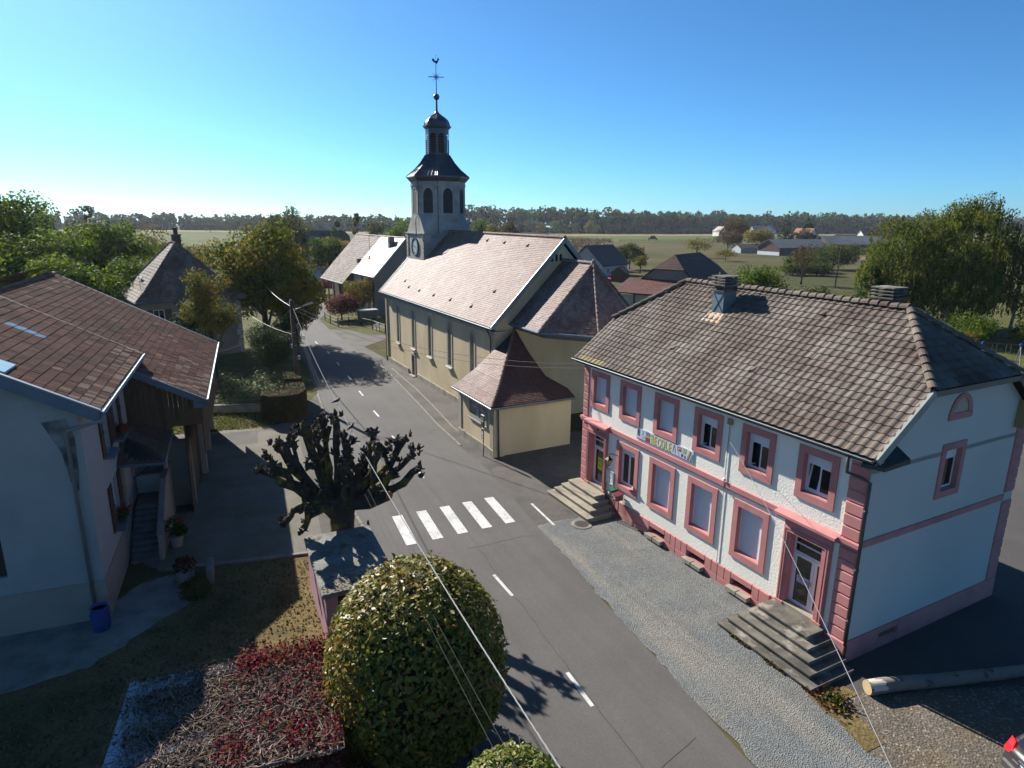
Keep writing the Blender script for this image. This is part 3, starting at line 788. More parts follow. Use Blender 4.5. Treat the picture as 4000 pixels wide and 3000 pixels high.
# ------------------------------------------------------------------ the school
SL = 15.35; SD = 8.85
school = thing('school', 'white roughcast village school with pink window surrounds and a grey tiled half-hipped roof', 'school', (3.70, 31.93, 0), R(-62.07))
UP_X = [1.38, 3.73, 6.17, 8.62, 11.10, 13.57]
LO_X = [3.75, 6.17, 8.62, 11.12]
def school_walls():
    ops = [(x - .51, 5.17, x + .51, 6.56) for x in UP_X] + [(x - .585, 1.70, x + .585, 3.58) for x in LO_X]
    ops += [(.88, .95, 2.02, 3.60), (12.98, .95, 14.20, 3.60)]
    mb = MB(); mb.wall(0, SL, .8, 7.4, ops, .2)
    mb.build('facade_wall', M_STUCCO, school)
    # gable wall facing the yard: local plane x = SL, runs along y
    mb = MB(); mb.T = frame_mat((SL, 0, 0), (0, 1, 0), (-1, 0, 0))
    mb.wall(0, SD, .8, 6.6, [(3.85, 5.3, 4.75, 6.75)], .2)
    k = .778
    zt = lambda y: min(8.85, 7.27 + k * (y + .48) - .2, 7.27 + k * (SD + .48 - y) - .2)
    pts = [(0, zt(0)), (1.85, 8.85), (SD - 1.85, 8.85), (SD, zt(SD))]
    # upper part around the window
    mb.poly([(0, 0, 6.6), (3.85, 0, 6.6), (3.85, 0, 8.85), (1.85, 0, 8.85), (0, 0, zt(0))])
    mb.poly([(4.75, 0, 6.6), (SD, 0, 6.6), (SD, 0, zt(SD)), (SD - 1.85, 0, 8.85), (4.75, 0, 8.85)])
    mb.quad((3.85, 0, 6.75), (4.75, 0, 6.75), (4.75, 0, 8.85), (3.85, 0, 8.85))
    mb.build('gable_wall', M_SMOOTH, school)
    mb = MB()
    mb.poly([(0, SD, 0), (SL, SD, 0), (SL, SD, 7.4), (0, SD, 7.4)][::-1])
    mb.poly([(0, 0, 0), (0, 0, 7.4), (0, 1.85, 8.85), (0, SD - 1.85, 8.85), (0, SD, 7.4), (0, SD, 0)])
    mb.build('rear_wall', M_SMOOTH, school)
    mb = MB(); mb.box(.3, .35, .8, SL - .3, .4, 6.95); mb.box(SL - .5, .35, .8, SL - .45, SD - .3, 6.95); mb.box(.3, .4, 3.9, SL - .5, SD - .3, 4.0)
    mb.build('dark_room', M_DARK, school)
school_walls()

def school_trim():
    # plinth of painted blocks, two courses
    vents = [(5.6, 6.65), (8.05, 9.1), (10.5, 11.55)]
    core = MB()
    core.wall(0, SL, -.3, .8, [(a + .03, .30, b - .03, .54) for a, b in vents], .3)
    core.T = frame_mat((SL, 0, 0), (0, 1, 0), (-1, 0, 0))
    core.wall(0, SD, -.3, .8, [(1.75, .33, 2.72, .56)], .12)
    core.T = None
    core.build('plinth', M_PINK, school)
    blk = {}
    def block(x0, x1, z0, z1, T=None, t=.055):
        key = (round(x1 - x0, 2), round(z1 - z0, 2))
        if key not in blk:
            m = MB(); w, h = key
            m.T = Matrix.Rotation(R(90), 4, 'X')
            m.bevbox(.006, .006, 0, w - .006, h - .006, t, .014)
            blk[key] = m.mesh('plinth_block', M_PINK)
        o = bpy.data.objects.new('plinth_block', blk[key]); COL.objects.link(o); o.parent = school
        L = Matrix.Translation((x0, 0, z0))
        o.matrix_local = (T @ L) if T is not None else L
    xs = [2.25, 3.3, 4.4, 5.6, 6.65, 7.35, 8.05, 9.1, 9.8, 10.5, 11.55, 12.35]
    for a, b in zip(xs[:-1], xs[1:]):
        if (a, b) in vents:
            block(a, b, -.3, .28); block(a, b, .56, .8)
        else:
            block(a, b, -.3, .30); 
            m_ = a + (b - a) * random.uniform(.4, .6)
            block(a, round(m_, 2), .30, .8); block(round(m_, 2), b, .30, .8)
    TG = frame_mat((SL, 0, 0), (0, 1, 0), (-1, 0, 0))
    gy = [.02, 1.72, 2.75, 4.6, 6.4, 8.3, SD]
    for i, (a, b) in enumerate(zip(gy[:-1], gy[1:])):
        if i == 1: block(a, b, -.3, .30, TG); block(a, b, .58, .8, TG)
        else: block(a, b, -.3, .8, TG, .06)
    # string course, eaves moulding
    m = MB(); m.box(.5, -.09, 4.08, SL - .65, 0, 4.28); m.box(.5, -.055, 4.02, SL - .65, 0, 4.08); m.build('string_course', M_PINK, school)
    m = MB(); m.T = TG; m.box(0.02, -.05, 4.14, SD - .68, 0, 4.36); m.build('string_course', M_PINK, school)
    # rusticated pilasters: every block a part
    def pil(name, x0, x1, z0, z1, h, T, t=.07):
        n = max(1, round((z1 - z0) / h)); hh = (z1 - z0) / n
        m = MB(); m.T = Matrix.Rotation(R(90), 4, 'X'); m.bevbox(0, .012, 0, x1 - x0, hh - .012, t, .03)
        me = m.mesh(name, M_PINK)
        for i in range(n):
            o = bpy.data.objects.new(name, me); COL.objects.link(o); o.parent = school
            o.matrix_local = T @ Matrix.Translation((x0, 0, z0 + i * hh))
        m = MB(); m.T = T; m.box(x0 + .01, -t * .45, z0, x1 - .01, 0, z1); m.build('pilaster_back', M_PINK, school)
    I = Matrix.Identity(4)
    pil('pilaster_block', 0, .46, .8, 3.98, .42, I); pil('pilaster_block', 0, .46, 4.3, 7.2, .42, I)
    pil('pilaster_block', SL - .64, SL, .8, 3.98, .42, I); pil('pilaster_block', SL - .64, SL, 4.3, 7.2, .42, I)
    pil('quoin_block', SD - .66, SD, .8, 4.05, .42, TG, .05); pil('quoin_block', SD - .66, SD, 4.4, 7.5, .42, TG, .05)
    for x0, x1 in ((-.04, .50), (SL - .68, SL + .05)):
        m = MB(); m.box(x0, -.13, 4.05, x1, 0, 4.16); m.box(x0 - .02, -.19, 4.16, x1 + .02, 0, 4.29); m.build('pilaster_cap', M_PINK, school)
        m = MB(); m.bevbox(x0 - .02, -.14, -.3, x1 + .02, .0, .80, .02); m.build('pilaster_base', M_PINK, school)
    # window surrounds, sills, shutters, sashes
    def window(x, z0, z1, ow, oz0, oz1, w, state):
        f = MB(); f.T = Matrix.Identity(4)
        f.frame(x - ow / 2, oz0, x + ow / 2, oz1, (ow - w) / 2, -.055, 0, wb=z0 - oz0, wt=oz1 - z1)
        fr = f.build('window_surround', M_PINK, school)
        rv = MB()
        rv.box(x - w / 2 - .001, 0.0, z0, x - w / 2 + .012, .2, z1); rv.box(x + w / 2 - .012, 0.0, z0, x + w / 2 + .001, .2, z1)
        rv.box(x - w / 2, 0.0, z1 - .012, x + w / 2, .2, z1 + .001)
        rv.poly([(x - w / 2, -.02, z0 + .012), (x + w / 2, -.02, z0 + .012), (x + w / 2, .2, z0 + .05), (x - w / 2, .2, z0 + .05)])
        rv.build('window_reveal', M_PINK, fr)
        a, b = x - w / 2 + .012, x + w / 2 - .012
        if state == 'closed':
            s = MB(); n = int((z1 - z0) / .048); hh = (z1 - z0 - .04) / n
            for i in range(n):
                z = z0 + .04 + i * hh
                s.quad((a, .155, z), (b, .155, z), (b, .145, z + hh * .5), (a, .145, z + hh * .5))
                s.quad((a, .145, z + hh * .5), (b, .145, z + hh * .5), (b, .158, z + hh), (a, .158, z + hh))
            s.build('roller_shutter', M_WHITE, school)
            s = MB(); s.box(a, .12, z0 + .03, a + .035, .165, z1); s.box(b - .035, .12, z0 + .03, b, .165, z1); s.build('shutter_rail', M_WHITE, school)
            return
        zb = z1 - (.30 if state != 'low' else .20)
        s = MB(); n = 6; hh = (z1 - zb) / n
        for i in range(n):
            z = zb + i * hh
            s.quad((a, .125, z), (b, .125, z), (b, .115, z + hh * .5), (a, .115, z + hh * .5)); s.quad((a, .115, z + hh * .5), (b, .115, z + hh * .5), (b, .125, z + hh), (a, .125, z + hh))
        s.build('shutter_roll', M_WHITE, school)
        w_ = MB(); w_.frame(a, z0 + .05, b, zb, .06, .13, .20)
        wf = w_.build('window_frame', M_WHITE, school)
        mid = (a + b) / 2
        for side, (p, q) in enumerate(((a + .06, mid), (mid, b - .06))):
            g = MB(); g.frame(p, z0 + .11, q, zb - .06, .055, -.02, .03)
            pn = MB(); pn.box(p + .055, 0, z0 + .165, q - .055, .008, zb - .115)
            if state == 'open' and side == 0:
                T = Matrix.Translation((p, .16, 0)) @ Matrix.Rotation(R(68), 4, 'Z') @ Matrix.Translation((-p, 0, 0))
            elif state == 'tilt' and side == 0:
                T = Matrix.Translation((0, .16, z0 + .11)) @ Matrix.Rotation(R(-9), 4, 'X') @ Matrix.Translation((0, 0, -z0 - .11))
            else: T = Matrix.Translation((0, .16, 0))
            for m_ in (g, pn): m_.v = [tuple(T @ Vector(v)) for v in m_.v]
            sh = g.build('sash', M_WHITE, wf); 
            pn.build('pane', M_CURT if state == 'low' else M_GLASS, wf)
    for i, x in enumerate(UP_X):
        window(x, 5.17, 6.56, 1.50, 4.93, 6.80, 1.02, 'closed' if i < 3 else ('tilt' if i == 5 else 'open'))
    for i, x in enumerate(LO_X):
        window(x, 1.70, 3.58, 1.66, 1.45, 3.82, 1.17, 'low' if i == 0 else 'closed')
    # gable window and the blind half-round
    T0 = TG
    f = MB(); f.T = T0; f.frame(3.62, 5.06, 4.98, 6.98, .23, -.05, 0, wb=.24, wt=.23); fr = f.build('window_surround', M_PINK, school)
    f = MB(); f.T = T0
    f.box(3.848, 0, 5.3, 3.862, .2, 6.75); f.box(4.738, 0, 5.3, 4.752, .2, 6.75); f.quad((3.85, -.02, 5.312), (4.75, -.02, 5.312), (4.75, .2, 5.34), (3.85, .2, 5.34)); f.build('window_reveal', M_PINK, fr)
    f = MB(); f.T = T0; f.frame(3.87, 5.34, 4.73, 6.42, .06, .12, .18); f.build('window_frame', M_WHITE, school)
    f = MB(); f.T = T0; f.box(3.93, .14, 5.4, 4.67, .15, 6.36); f.build('pane', M_GLASS, school)
    f = MB(); f.T = T0; f.box(3.87, .11, 6.42, 4.73, .17, 6.75); f.build('shutter_roll', M_WHITE, school)
    def arch(r, z, n=12): return [(4.28 + r * math.cos(math.pi * k / n), z + r * 1.18 * math.sin(math.pi * k / n)) for k in range(n + 1)]
    o_, i_ = arch(.66, 7.90), arch(.42, 8.02)
    f = MB(); f.T = T0
    n = len(o_)
    V = [(x, -.05, z) for x, z in o_] + [(x, -.05, z) for x, z in i_] + [(x, 0, z) for x, z in o_] + [(x, 0, z) for x, z in i_]
    F = []
    for k in range(n - 1): F += [(k, n + k, n + k + 1, k + 1), (k + 1, 2 * n + k + 1, 2 * n + k, k), (n + k, 3 * n + k, 3 * n + k + 1, n + k + 1)]
    f.add(V, F); f.box(3.62, -.05, 7.80, 4.94, 0, 8.02 - .001); f.build('arch_surround', M_PINK, school)
    f = MB(); f.T = T0; f.poly([(x, -.012, z) for x, z in i_][::-1]); f.build('blind_arch', mat('sand_render', (.48, .40, .29), var=.06), school)
    f = MB(); f.T = T0; f.box(1.76, .05, .34, 2.71, .1, .55); f.build('vent_cover', mat('brown_board', (.16, .11, .06), var=.2), school)
    # cellar vents with stone troughs
    for a, b in vents:
        m = MB(); m.box(a + .03, .25, .30, b - .03, .29, .54); m.build('cellar_vent', M_DARK, school)
        m = MB()
        for q0, q1 in ((a - .02, (a + b) / 2 - .012), ((a + b) / 2 + .012, b + .02)):
            m.bevbox(q0, -.30, .12, q1, -.055, .29, .015)
        m.build('vent_trough', M_PLIN, school)
    # doors
    def door(x0, x1, so0, so1, hood0, hood1, leaf):
        t = [(-.05, 0), (-.085, .10), (-.12, .2)]
        z1 = 3.60
        s = MB()
        xo0, xo1 = so0, so1
        for k, (y, inset) in enumerate(((-.13, 0.0), (-.10, .11), (-.07, .2))):
            wL = (x0 - xo0) - inset; wR = (xo1 - x1) - inset
            s.box(x0 - wL, y + .002 * k, .95, x0, 0, 3.80 - inset); s.box(x1, y + .002 * k, .95, x1 + wR, 0, 3.80 - inset)
            s.box(x0, y + .002 * k, z1, x1, 0, 3.80 - inset)
            break
        d1 = MB()
        for inset, y in ((.0, -.15), (.12, -.115), (.2, -.08)):
            pass
        sr = s.build('door_surround', M_PINK, school)
        s = MB()
        for off, th in ((.03, .05), (.13, .035)):
            s.box(xo0 + off, -.165, .95, xo0 + off + th, -.13, 3.80 - off); s.box(xo1 - off - th, -.165, .95, xo1 - off, -.13, 3.80 - off)
            s.box(xo0 + off + th, -.165, 3.80 - off - th, xo1 - off - th, -.13, 3.80 - off)
        s.build('door_moulding', M_PINK, sr)
        s = MB(); s.bevbox(xo0 - .03, -.19, -.1, x0 + .02, .0, .98, .015); s.build('surround_base', M_PINK, sr); s = MB(); s.bevbox(x1 - .02, -.19, -.1, xo1 + .03, 0, .98, .015); s.build('surround_base', M_PINK, sr)
        s = MB(); s.box(x0, 0, .95, x0 + .012, .2, z1); s.box(x1 - .012, 0, .95, x1, .2, z1); s.box(x0, 0, z1 - .012, x1, .2, z1 + .003); s.build('door_reveal', M_PINK, sr)
        s = MB(); s.box(xo0, -.12, 3.80, xo1, 0, 4.06); s.build('door_frieze', M_PINK, sr)
        s = MB(); s.box(hood0 + .06, -.24, 4.06, hood1 - .06, 0, 4.15); s.box(hood0, -.34, 4.15, hood1, 0, 4.24); s.add([(hood0, -.34, 4.242), (hood1, -.34, 4.242), (hood1, 0, 4.32), (hood0, 0, 4.32)], [(0, 1, 2, 3)]); s.build('door_hood', M_PINK, sr)
        s = MB(); s.box(x0, -.16, .86, x1, .25, .98); s.build('threshold', M_STEP, school)
        f = MB(); f.frame(x0 + .012, .98, x1 - .012, 3.59, .055, .12, .19); f.box(x0 + .06, .12, 2.90, x1 - .06, .19, 2.96); f.box(x0 + .06, .12, 3.24, x1 - .06, .18, 3.29)
        df = f.build('door_frame', M_WHITE, school)
        f = MB(); f.box(x0 + .06, .15, 2.96, x1 - .06, .158, 3.24); f.box(x0 + .06, .15, 3.29, x1 - .06, .158, 3.54); f.build('fanlight', M_GLASS, df)
        l1 = leaf
        f = MB(); f.frame(x0 + .07, 1.0, l1, 2.88, .10, .115, .17); dl = f.build('door', M_WHITE, school)
        f = MB(); f.box(x0 + .16, .14, 1.09, l1 - .09, .148, 2.79); f.build('glazing', M_GLASS, dl)
        f = MB(); f.box(l1 - .075, .06, 1.9, l1 - .035, .115, 2.06); f.box(l1 - .15, .045, 1.98, l1 - .035, .065, 2.0); f.build('handle', M_GALV, dl)
        if l1 < x1 - .2:
            f = MB(); f.frame(l1 + .01, 1.0, x1 - .07, 2.88, .10, .118, .17); d2 = f.build('door', M_WHITE, school)
            f = MB(); f.box(l1 + .11, .14, 1.09, x1 - .17, .148, 2.79); f.build('glazing', M_GLASS, d2)
        return dl
    dl = door(.88, 2.02, .56, 2.22, .50, 2.37, 1.95)
    dr = door(12.98, 14.20, 12.68, 14.50, 12.33, 14.72, 13.84)
    mats_y = mat('yellow_green_paper', (.50, .72, .03), rough=.8, var=.02)
    def paper(x0, z0, x1, z1, y, m, rows, parent, ink=(.03, .04, .02)):
        f = MB(); f.box(x0, y, z0, x1, y + .003, z1); p = f.build('notice', m, parent)
        f = MB()
        for (h, a, b, t) in rows:
            n = max(3, int((b - a) * 14)); cx = x0 + (x1 - x0) * a; ww = (x1 - x0) * (b - a)
            for i in range(n):
                u0 = cx + ww * i / n; f.box(u0, y - .002, z0 + (z1 - z0) * h, u0 + ww / n * random.uniform(.45, .85), y, z0 + (z1 - z0) * (h + t))
        f.build('print', mat('ink', ink, var=0), p)
    paper(1.24, 1.75, 1.58, 2.38, .134, mats_y, [(.86, .15, .8, .03), (.70, .05, .95, .09), (.58, .1, .85, .03), (.5, .1, .7, .03), (.36, .1, .9, .04), (.27, .1, .9, .04), (.15, .2, .8, .02)], school)
    paper(13.22, 1.83, 13.70, 2.10, .134, mat('pink_paper', (.62, .50, .66), var=.02), [(.7, .1, .6, .08), (.42, .3, .95, .2), (.2, .2, .8, .06)], school, (.25, .03, .12))
    # house number
    fc = bpy.data.curves.new('house_number', 'FONT'); fc.body = '18'; fc.size = .15; fc.extrude = .006; fc.align_x = 'CENTER'
    fo = font_obj('house_number', fc, M_IRON, school); fo.location = (1.42, -.128, 3.86); fo.rotation_euler = (R(90), 0, 0)
    # cable conduit and pipes on the facade
    m = MB(); m.tube([(9.72, -.03, 6.7), (9.72, -.03, 4.33)], .016, 5); m.tube([(9.72, -.11, 4.3), (9.72, -.11, 4.05), (9.72, -.03, 3.98), (9.72, -.03, .8)], .012, 5); m.build('conduit', M_HWALL, school)
    m = MB(); m.lathe([(.03, 4.30), (.06, 4.33), (.055, 4.42), (.02, 4.45)], 8, (9.78, -.1)); m.build('small_lamp', M_WHITE, school)
    m = MB(); m.bevbox(9.62, -.10, 6.58, 9.86, 0, 6.80, .02); m.build('junction_box', M_STEP, school)
school_trim()

def school_roof():
    k = 3.81 / 4.9
    ye, ze, yr, zr = -.48, 7.27, 4.42, 11.08
    Ls = math.hypot(yr - ye, zr - ze)
    xl, xr, r0, r1 = -.35, SL + .35, 2.05, 13.1
    zh = 9.08; b1 = (zh - ze) / (zr - ze) * Ls
    yh = ye + (zh - ze) / k; yb = 2 * yr - yh
    off = -.06
    m = MB()
    def P(x, y, z): return (x, y, z + off)
    yf2 = 2 * yr - ye
    front = [P(xl, ye, ze), P(xr, ye, ze), P(xr, yh, zh), P(r1, yr, zr), P(r0, yr, zr), P(xl, yh, zh)]
    backf = [P(xr, yf2, ze), P(xl, yf2, ze), P(xl, yb, zh), P(r0, yr, zr), P(r1, yr, zr), P(xr, yb, zh)]
    hipR = [P(xr, yh, zh), P(xr, yb, zh), P(r1, yr, zr)]
    hipL = [P(xl, yb, zh), P(xl, yh, zh), P(r0, yr, zr)]
    for f in (front, backf, hipR, hipL):
        m.poly(f); m.poly([(a, b, c - .12) for a, b, c in f][::-1])
    # boxed edge
    rim = [front[0], front[1], front[2], hipR[1], backf[0], backf[1], backf[2], hipL[1]]
    for a, b in zip(rim, rim[1:] + rim[:1]):
        m.quad((a[0], a[1], a[2] - .12), (b[0], b[1], b[2] - .12), b, a)
    roof = m.build('roof', M_DARK, school)
    shape = tile_shape(.30, .37, WAVE, tilt=.038, thick=.026)
    T = Tiler(school, roof, 300)
    w = (0, (yr - ye) / Ls, (zr - ze) / Ls)
    pf = [(0, 0), (xr - xl, 0), (xr - xl, b1), (r1 - xl, Ls), (r0 - xl, Ls), (0, b1)]
    T.face((xl, ye, ze), (1, 0, 0), w, pf, .30, .315, shape, [M_TILE_S, M_TILE_Y], odd=lambda a, b: 1 if (b < .3 and a < 2.4 and a > .2) else 0)
    T.face((xr, yf2, ze), (-1, 0, 0), (0, -w[1], w[2]), [(0, 0), (xr - xl, 0), (xr - xl, b1), (xr - r0, Ls), (xr - r1, Ls), (0, b1)], .30, .315, shape, [M_TILE_S], pick=False)
    Lh = math.hypot(xr - r1, zr - zh); wh = ((r1 - xr) / Lh, 0, (zr - zh) / Lh)
    T.face((xr, yh, zh), (0, 1, 0), wh, [(0, 0), (yb - yh, 0), ((yb - yh) / 2, Lh)], .30, .315, shape, [M_TILE_S])
    T.face((xl, yb, zh), (0, -1, 0), (-wh[0], 0, wh[2]), [(0, 0), (yb - yh, 0), ((yb - yh) / 2, Lh)], .30, .315, shape, [M_TILE_S], pick=False)
    T.finish()
    ridge_caps(roof, (r1, yr, zr), (r0, yr, zr), M_TILE_S, 30, .14)
    ridge_caps(roof, (xr, yh, zh), (r1, yr, zr), M_TILE_S, 11, .13)
    ridge_caps(roof, (xr, yb, zh), (r1, yr, zr), M_TILE_S, 11, .13)
    ridge_caps(roof, (xl, yh, zh), (r0, yr, zr), M_TILE_S, 10, .13)
    ridge_caps(roof, (xl, yb, zh), (r0, yr, zr), M_TILE_S, 10, .13)
    # ventilation tiles
    for a, b in ((5.4, 1.9), (9.9, 1.85), (10.6, 5.2), (5.3, 5.4)):
        p = Vector((xl + a, ye + w[1] * b, ze + w[2] * b + .05))
        v = MB(); n = 5
        V = []
        for q in range(n + 1):
            t = math.pi * q / n; V += [(p.x - .12 * math.cos(t), p.y, p.z + .10 * math.sin(t)), (p.x - .09 * math.cos(t), p.y + .3 * w[1], p.z + .3 * w[2] + .02 * math.sin(t))]
        v.add(V, [(2 * q, 2 * q + 1, 2 * q + 3, 2 * q + 2) for q in range(n)]); v.build('vent_tile', M_TILE_S, roof)
    # verge flashings, gutter, eaves box
    for y0, z0, y1, z1, nm in ((ye, ze, yh, zh, 'verge_flashing'), (yf2, ze, yb, zh, 'verge_flashing')):
        v = MB()
        d = Vector((0, y1 - y0, z1 - z0)).normalized()
        nrm = Vector((0, -d.z, d.y)) if d.y > 0 else Vector((0, d.z, -d.y))
        pts = [Vector((xr - .02, y0, z0)), Vector((xr - .02, y1, z1))]
        V = []
        for p in pts:
            V += [(p.x, p.y + nrm.y * .06, p.z + nrm.z * .06), (p.x + .11, p.y + nrm.y * .05, p.z + nrm.z * .05), (p.x + .12, p.y - nrm.y * .2, p.z - nrm.z * .2), (p.x, p.y - nrm.y * .2, p.z - nrm.z * .2)]
        v.add(V, [(0, 1, 5, 4), (1, 2, 6, 5), (2, 3, 7, 6), (3, 0, 4, 7), (0, 3, 2, 1), (4, 5, 6, 7)])
        v.build(nm, mat('verge_metal', (.36, .37, .33), rough=.6, metal=.2, var=.1, col2=(.30, .24, .16), c2scale=.8, c2at=.62), school)
    v = MB(); v.box(xr + .01, yh - .05, zh - .20, xr + .045, yb + .05, zh - .02); v.build('hip_eave_board', mat('grey_brown_board', (.22, .18, .14), var=.15), school)
    def gutter(x0, x1, y, z, nm='gutter'):
        g = MB(); V = []; n = 6
        for x in (x0, x1):
            for q in range(n + 1):
                t = math.pi + math.pi * q / n
                V.append((x, y + .075 * math.cos(t), z + .085 * math.sin(t)))
        F = [(q, q + 1, n + 2 + q, n + 1 + q) for q in range(n)] + [tuple(range(n, -1, -1)), tuple(range(n + 1, 2 * n + 2))]
        g.add(V, F); g.tube([(x0, y - .08, z + .005), (x1, y - .08, z + .005)], .016, 5)
        return g.build(nm, M_ZINC, school, smooth=False)
    gutter(xl, xr, ye - .07, ze - .03)
    v = MB(); v.box(xl, ye + .03, ze - .22, xr, -.0, ze - .16); v.build('soffit', M_WHITE, school)
    v = MB()
    v.add([(SL + .02, ye - .12, ze - .30), (SL + .62, ye + .1, ze - .30), (SL + .55, .95, ze - .30), (SL + .02, 1.05, ze - .30), (SL + .02, ye - .12, ze - .18), (SL + .62, ye + .1, ze - .18), (SL + .55, .95, ze - .14), (SL + .02, 1.05, ze + .10)],
          [(3, 2, 1, 0), (4, 5, 6, 7), (0, 1, 5, 4), (1, 2, 6, 5), (2, 3, 7, 6), (3, 0, 4, 7)])
    v.build('eaves_return', mat('dark_sheet', (.06, .07, .075), rough=.5, metal=.3, var=.15), school)
    v = MB(); v.add([(SL + .02, SD - .95, 7.0), (SL + .3, SD - .95, 7.0), (SL + .3, SD + .5, 7.0), (SL + .02, SD + .5, 7.0), (SL + .02, SD - .9, 8.0), (SL + .3, SD - .9, 8.0), (SL + .3, SD + .45, 7.2), (SL + .02, SD + .45, 7.2)], [(3, 2, 1, 0), (4, 5, 6, 7), (0, 1, 5, 4), (1, 2, 6, 5), (2, 3, 7, 6), (3, 0, 4, 7)])
    v.build('eaves_return', mat('ochre_soffit', (.36, .26, .11), var=.1), school)
    v = MB(); v.tube([(SL - .45, -.55, 7.15), (SL - .45, -.5, 6.62), (SL - .1, -.25, 6.5), (SL + .09, -.12, 6.38), (SL + .09, -.12, .72)], .055, 8); 
    for z in (1.6, 3.4, 5.4): v.lathe([(.062, z), (.068, z + .02), (.068, z + .06), (.062, z + .08)], 8, (SL + .09, -.12))
    v.build('downpipe', M_PIPE, school, smooth=True)
    v = MB(); v.tube([(SL + .09, -.12, .74), (SL + .09, -.12, -.02)], .068, 8); v.build('downpipe_foot', mat('rust_red_cast', (.11, .03, .022), rough=.6, var=.1), school, smooth=True)
    # gutters on the church side corner and pipe
    # chimneys
    def chimney(x0, x1, y0, y1, z0, z1, z2, lower, fullstack):
        c = MB(); c.box(x0, y0, z0, x1, y1, z1)
        ch = c.build('chimney', lower, school)
        def brk(x0, y0, x1, y1, z0, z1, nm, mm, b=.01):
            q = MB(); q.bevbox(x0, y0, z0, x1, y1, z1, b); return q.build(nm, mm, ch)
        e = .05
        brk(x0 - e, y0 - e, x1 + e, y1 + e, z1, z1 + .07, 'slab', M_STEPD)
        n = 3
        for r in range(2):
            zz = z1 + .07 + r * .085
            for i in range(n):
                a = x0 + (x1 - x0) * i / n; b = x0 + (x1 - x0) * (i + 1) / n
                brk(a + .004, y0 + .02, b - .004, y0 + .14, zz, zz + .08, 'brick', M_BRICK); brk(a + .004, y1 - .14, b - .004, y1 - .02, zz, zz + .08, 'brick', M_BRICK)
                c0 = y0 + .14 + (y1 - y0 - .28) * i / n; c1 = y0 + .14 + (y1 - y0 - .28) * (i + 1) / n
                brk(x0 + .02, c0, x0 + .14, c1, zz, zz + .08, 'brick', M_BRICK); brk(x1 - .14, c0, x1 - .02, c1, zz, zz + .08, 'brick', M_BRICK)
        zt = z1 + .25
        brk(x0 - .12, y0 - .12, x1 + .12, y1 + .12, zt, zt + .06, 'slab', M_STEPD)
        q = MB(); q.box(x0 + .08, y0 + .08, zt, x1 - .08, y1 - .08, zt + .01); q.build('flue', M_DARK, ch)
        for r in range(fullstack):
            z = zt + .06 + r * .12
            for px, py in ((x0, y0), (x1 - .1, y0), (x0, y1 - .1), (x1 - .1, y1 - .1)):
                brk(px, py, px + .1, py + .1, z, z + .075, 'spacer', M_STEPD)
            brk(x0 - .10, y0 - .10, x1 + .10, y1 + .10, z + .075, z + .12, 'slab', M_STEPD)
        return ch
    M_BRICK = mat('sooty_brick', (.15, .115, .095), piece=.3, var=.2, vscale=5)
    ch = chimney(5.22, 5.86, 3.05, 3.78, 9.7, 11.02, 0, mat('blue_zinc_cladding', (.22, .275, .31), rough=.5, metal=.35, var=.08, col2=(.17, .215, .26), c2scale=1.5), 3)
    q = MB(); q.tube([(5.24, 3.04, 10.05), (5.85, 3.04, 11.0)], .012, 4); q.tube([(5.85, 3.04, 10.1), (5.24, 3.04, 10.95)], .01, 4); q.build('cladding_crease', bpy.data.materials['blue_zinc_cladding'], ch)
    q = MB(); q.add([(5.02, 2.62, 9.72), (6.05, 2.62, 9.72), (5.95, 3.06, 10.09), (5.12, 3.06, 10.09)], [(0, 1, 2, 3)]); q.build('flashing', mat('rusty_flashing', (.36, .30, .25), rough=.6, metal=.2, col2=(.34, .19, .09), c2scale=3, c2at=.5), ch)
    c2 = MB(); c2.box(2.86, 5.1, 10.2, 3.42, 5.6, 11.1); ch2 = c2.build('chimney', M_BRICK, school)
    for r in range(4):
        for i in range(3):
            q = MB(); q.bevbox(2.85 + .19 * i + .004, 5.08, 10.96 + r * .085, 2.85 + .19 * (i + 1) - .004, 5.62, 11.04 + r * .085, .008); q.build('brick', M_BRICK, ch2)
    q = MB(); q.bevbox(2.78, 5.02, 11.30, 3.50, 5.68, 11.36, .01); q.build('slab', M_STEPD, ch2)
    q = MB(); q.tube([(3.3, 5.3, 11.36), (3.3, 5.3, 11.62)], .05, 7); q.build('flue', M_STEP, ch2)
    ch3 = chimney(11.42, 12.12, 4.9, 5.6, 10.2, 11.05, 0, M_BRICK, 3)
school_roof()

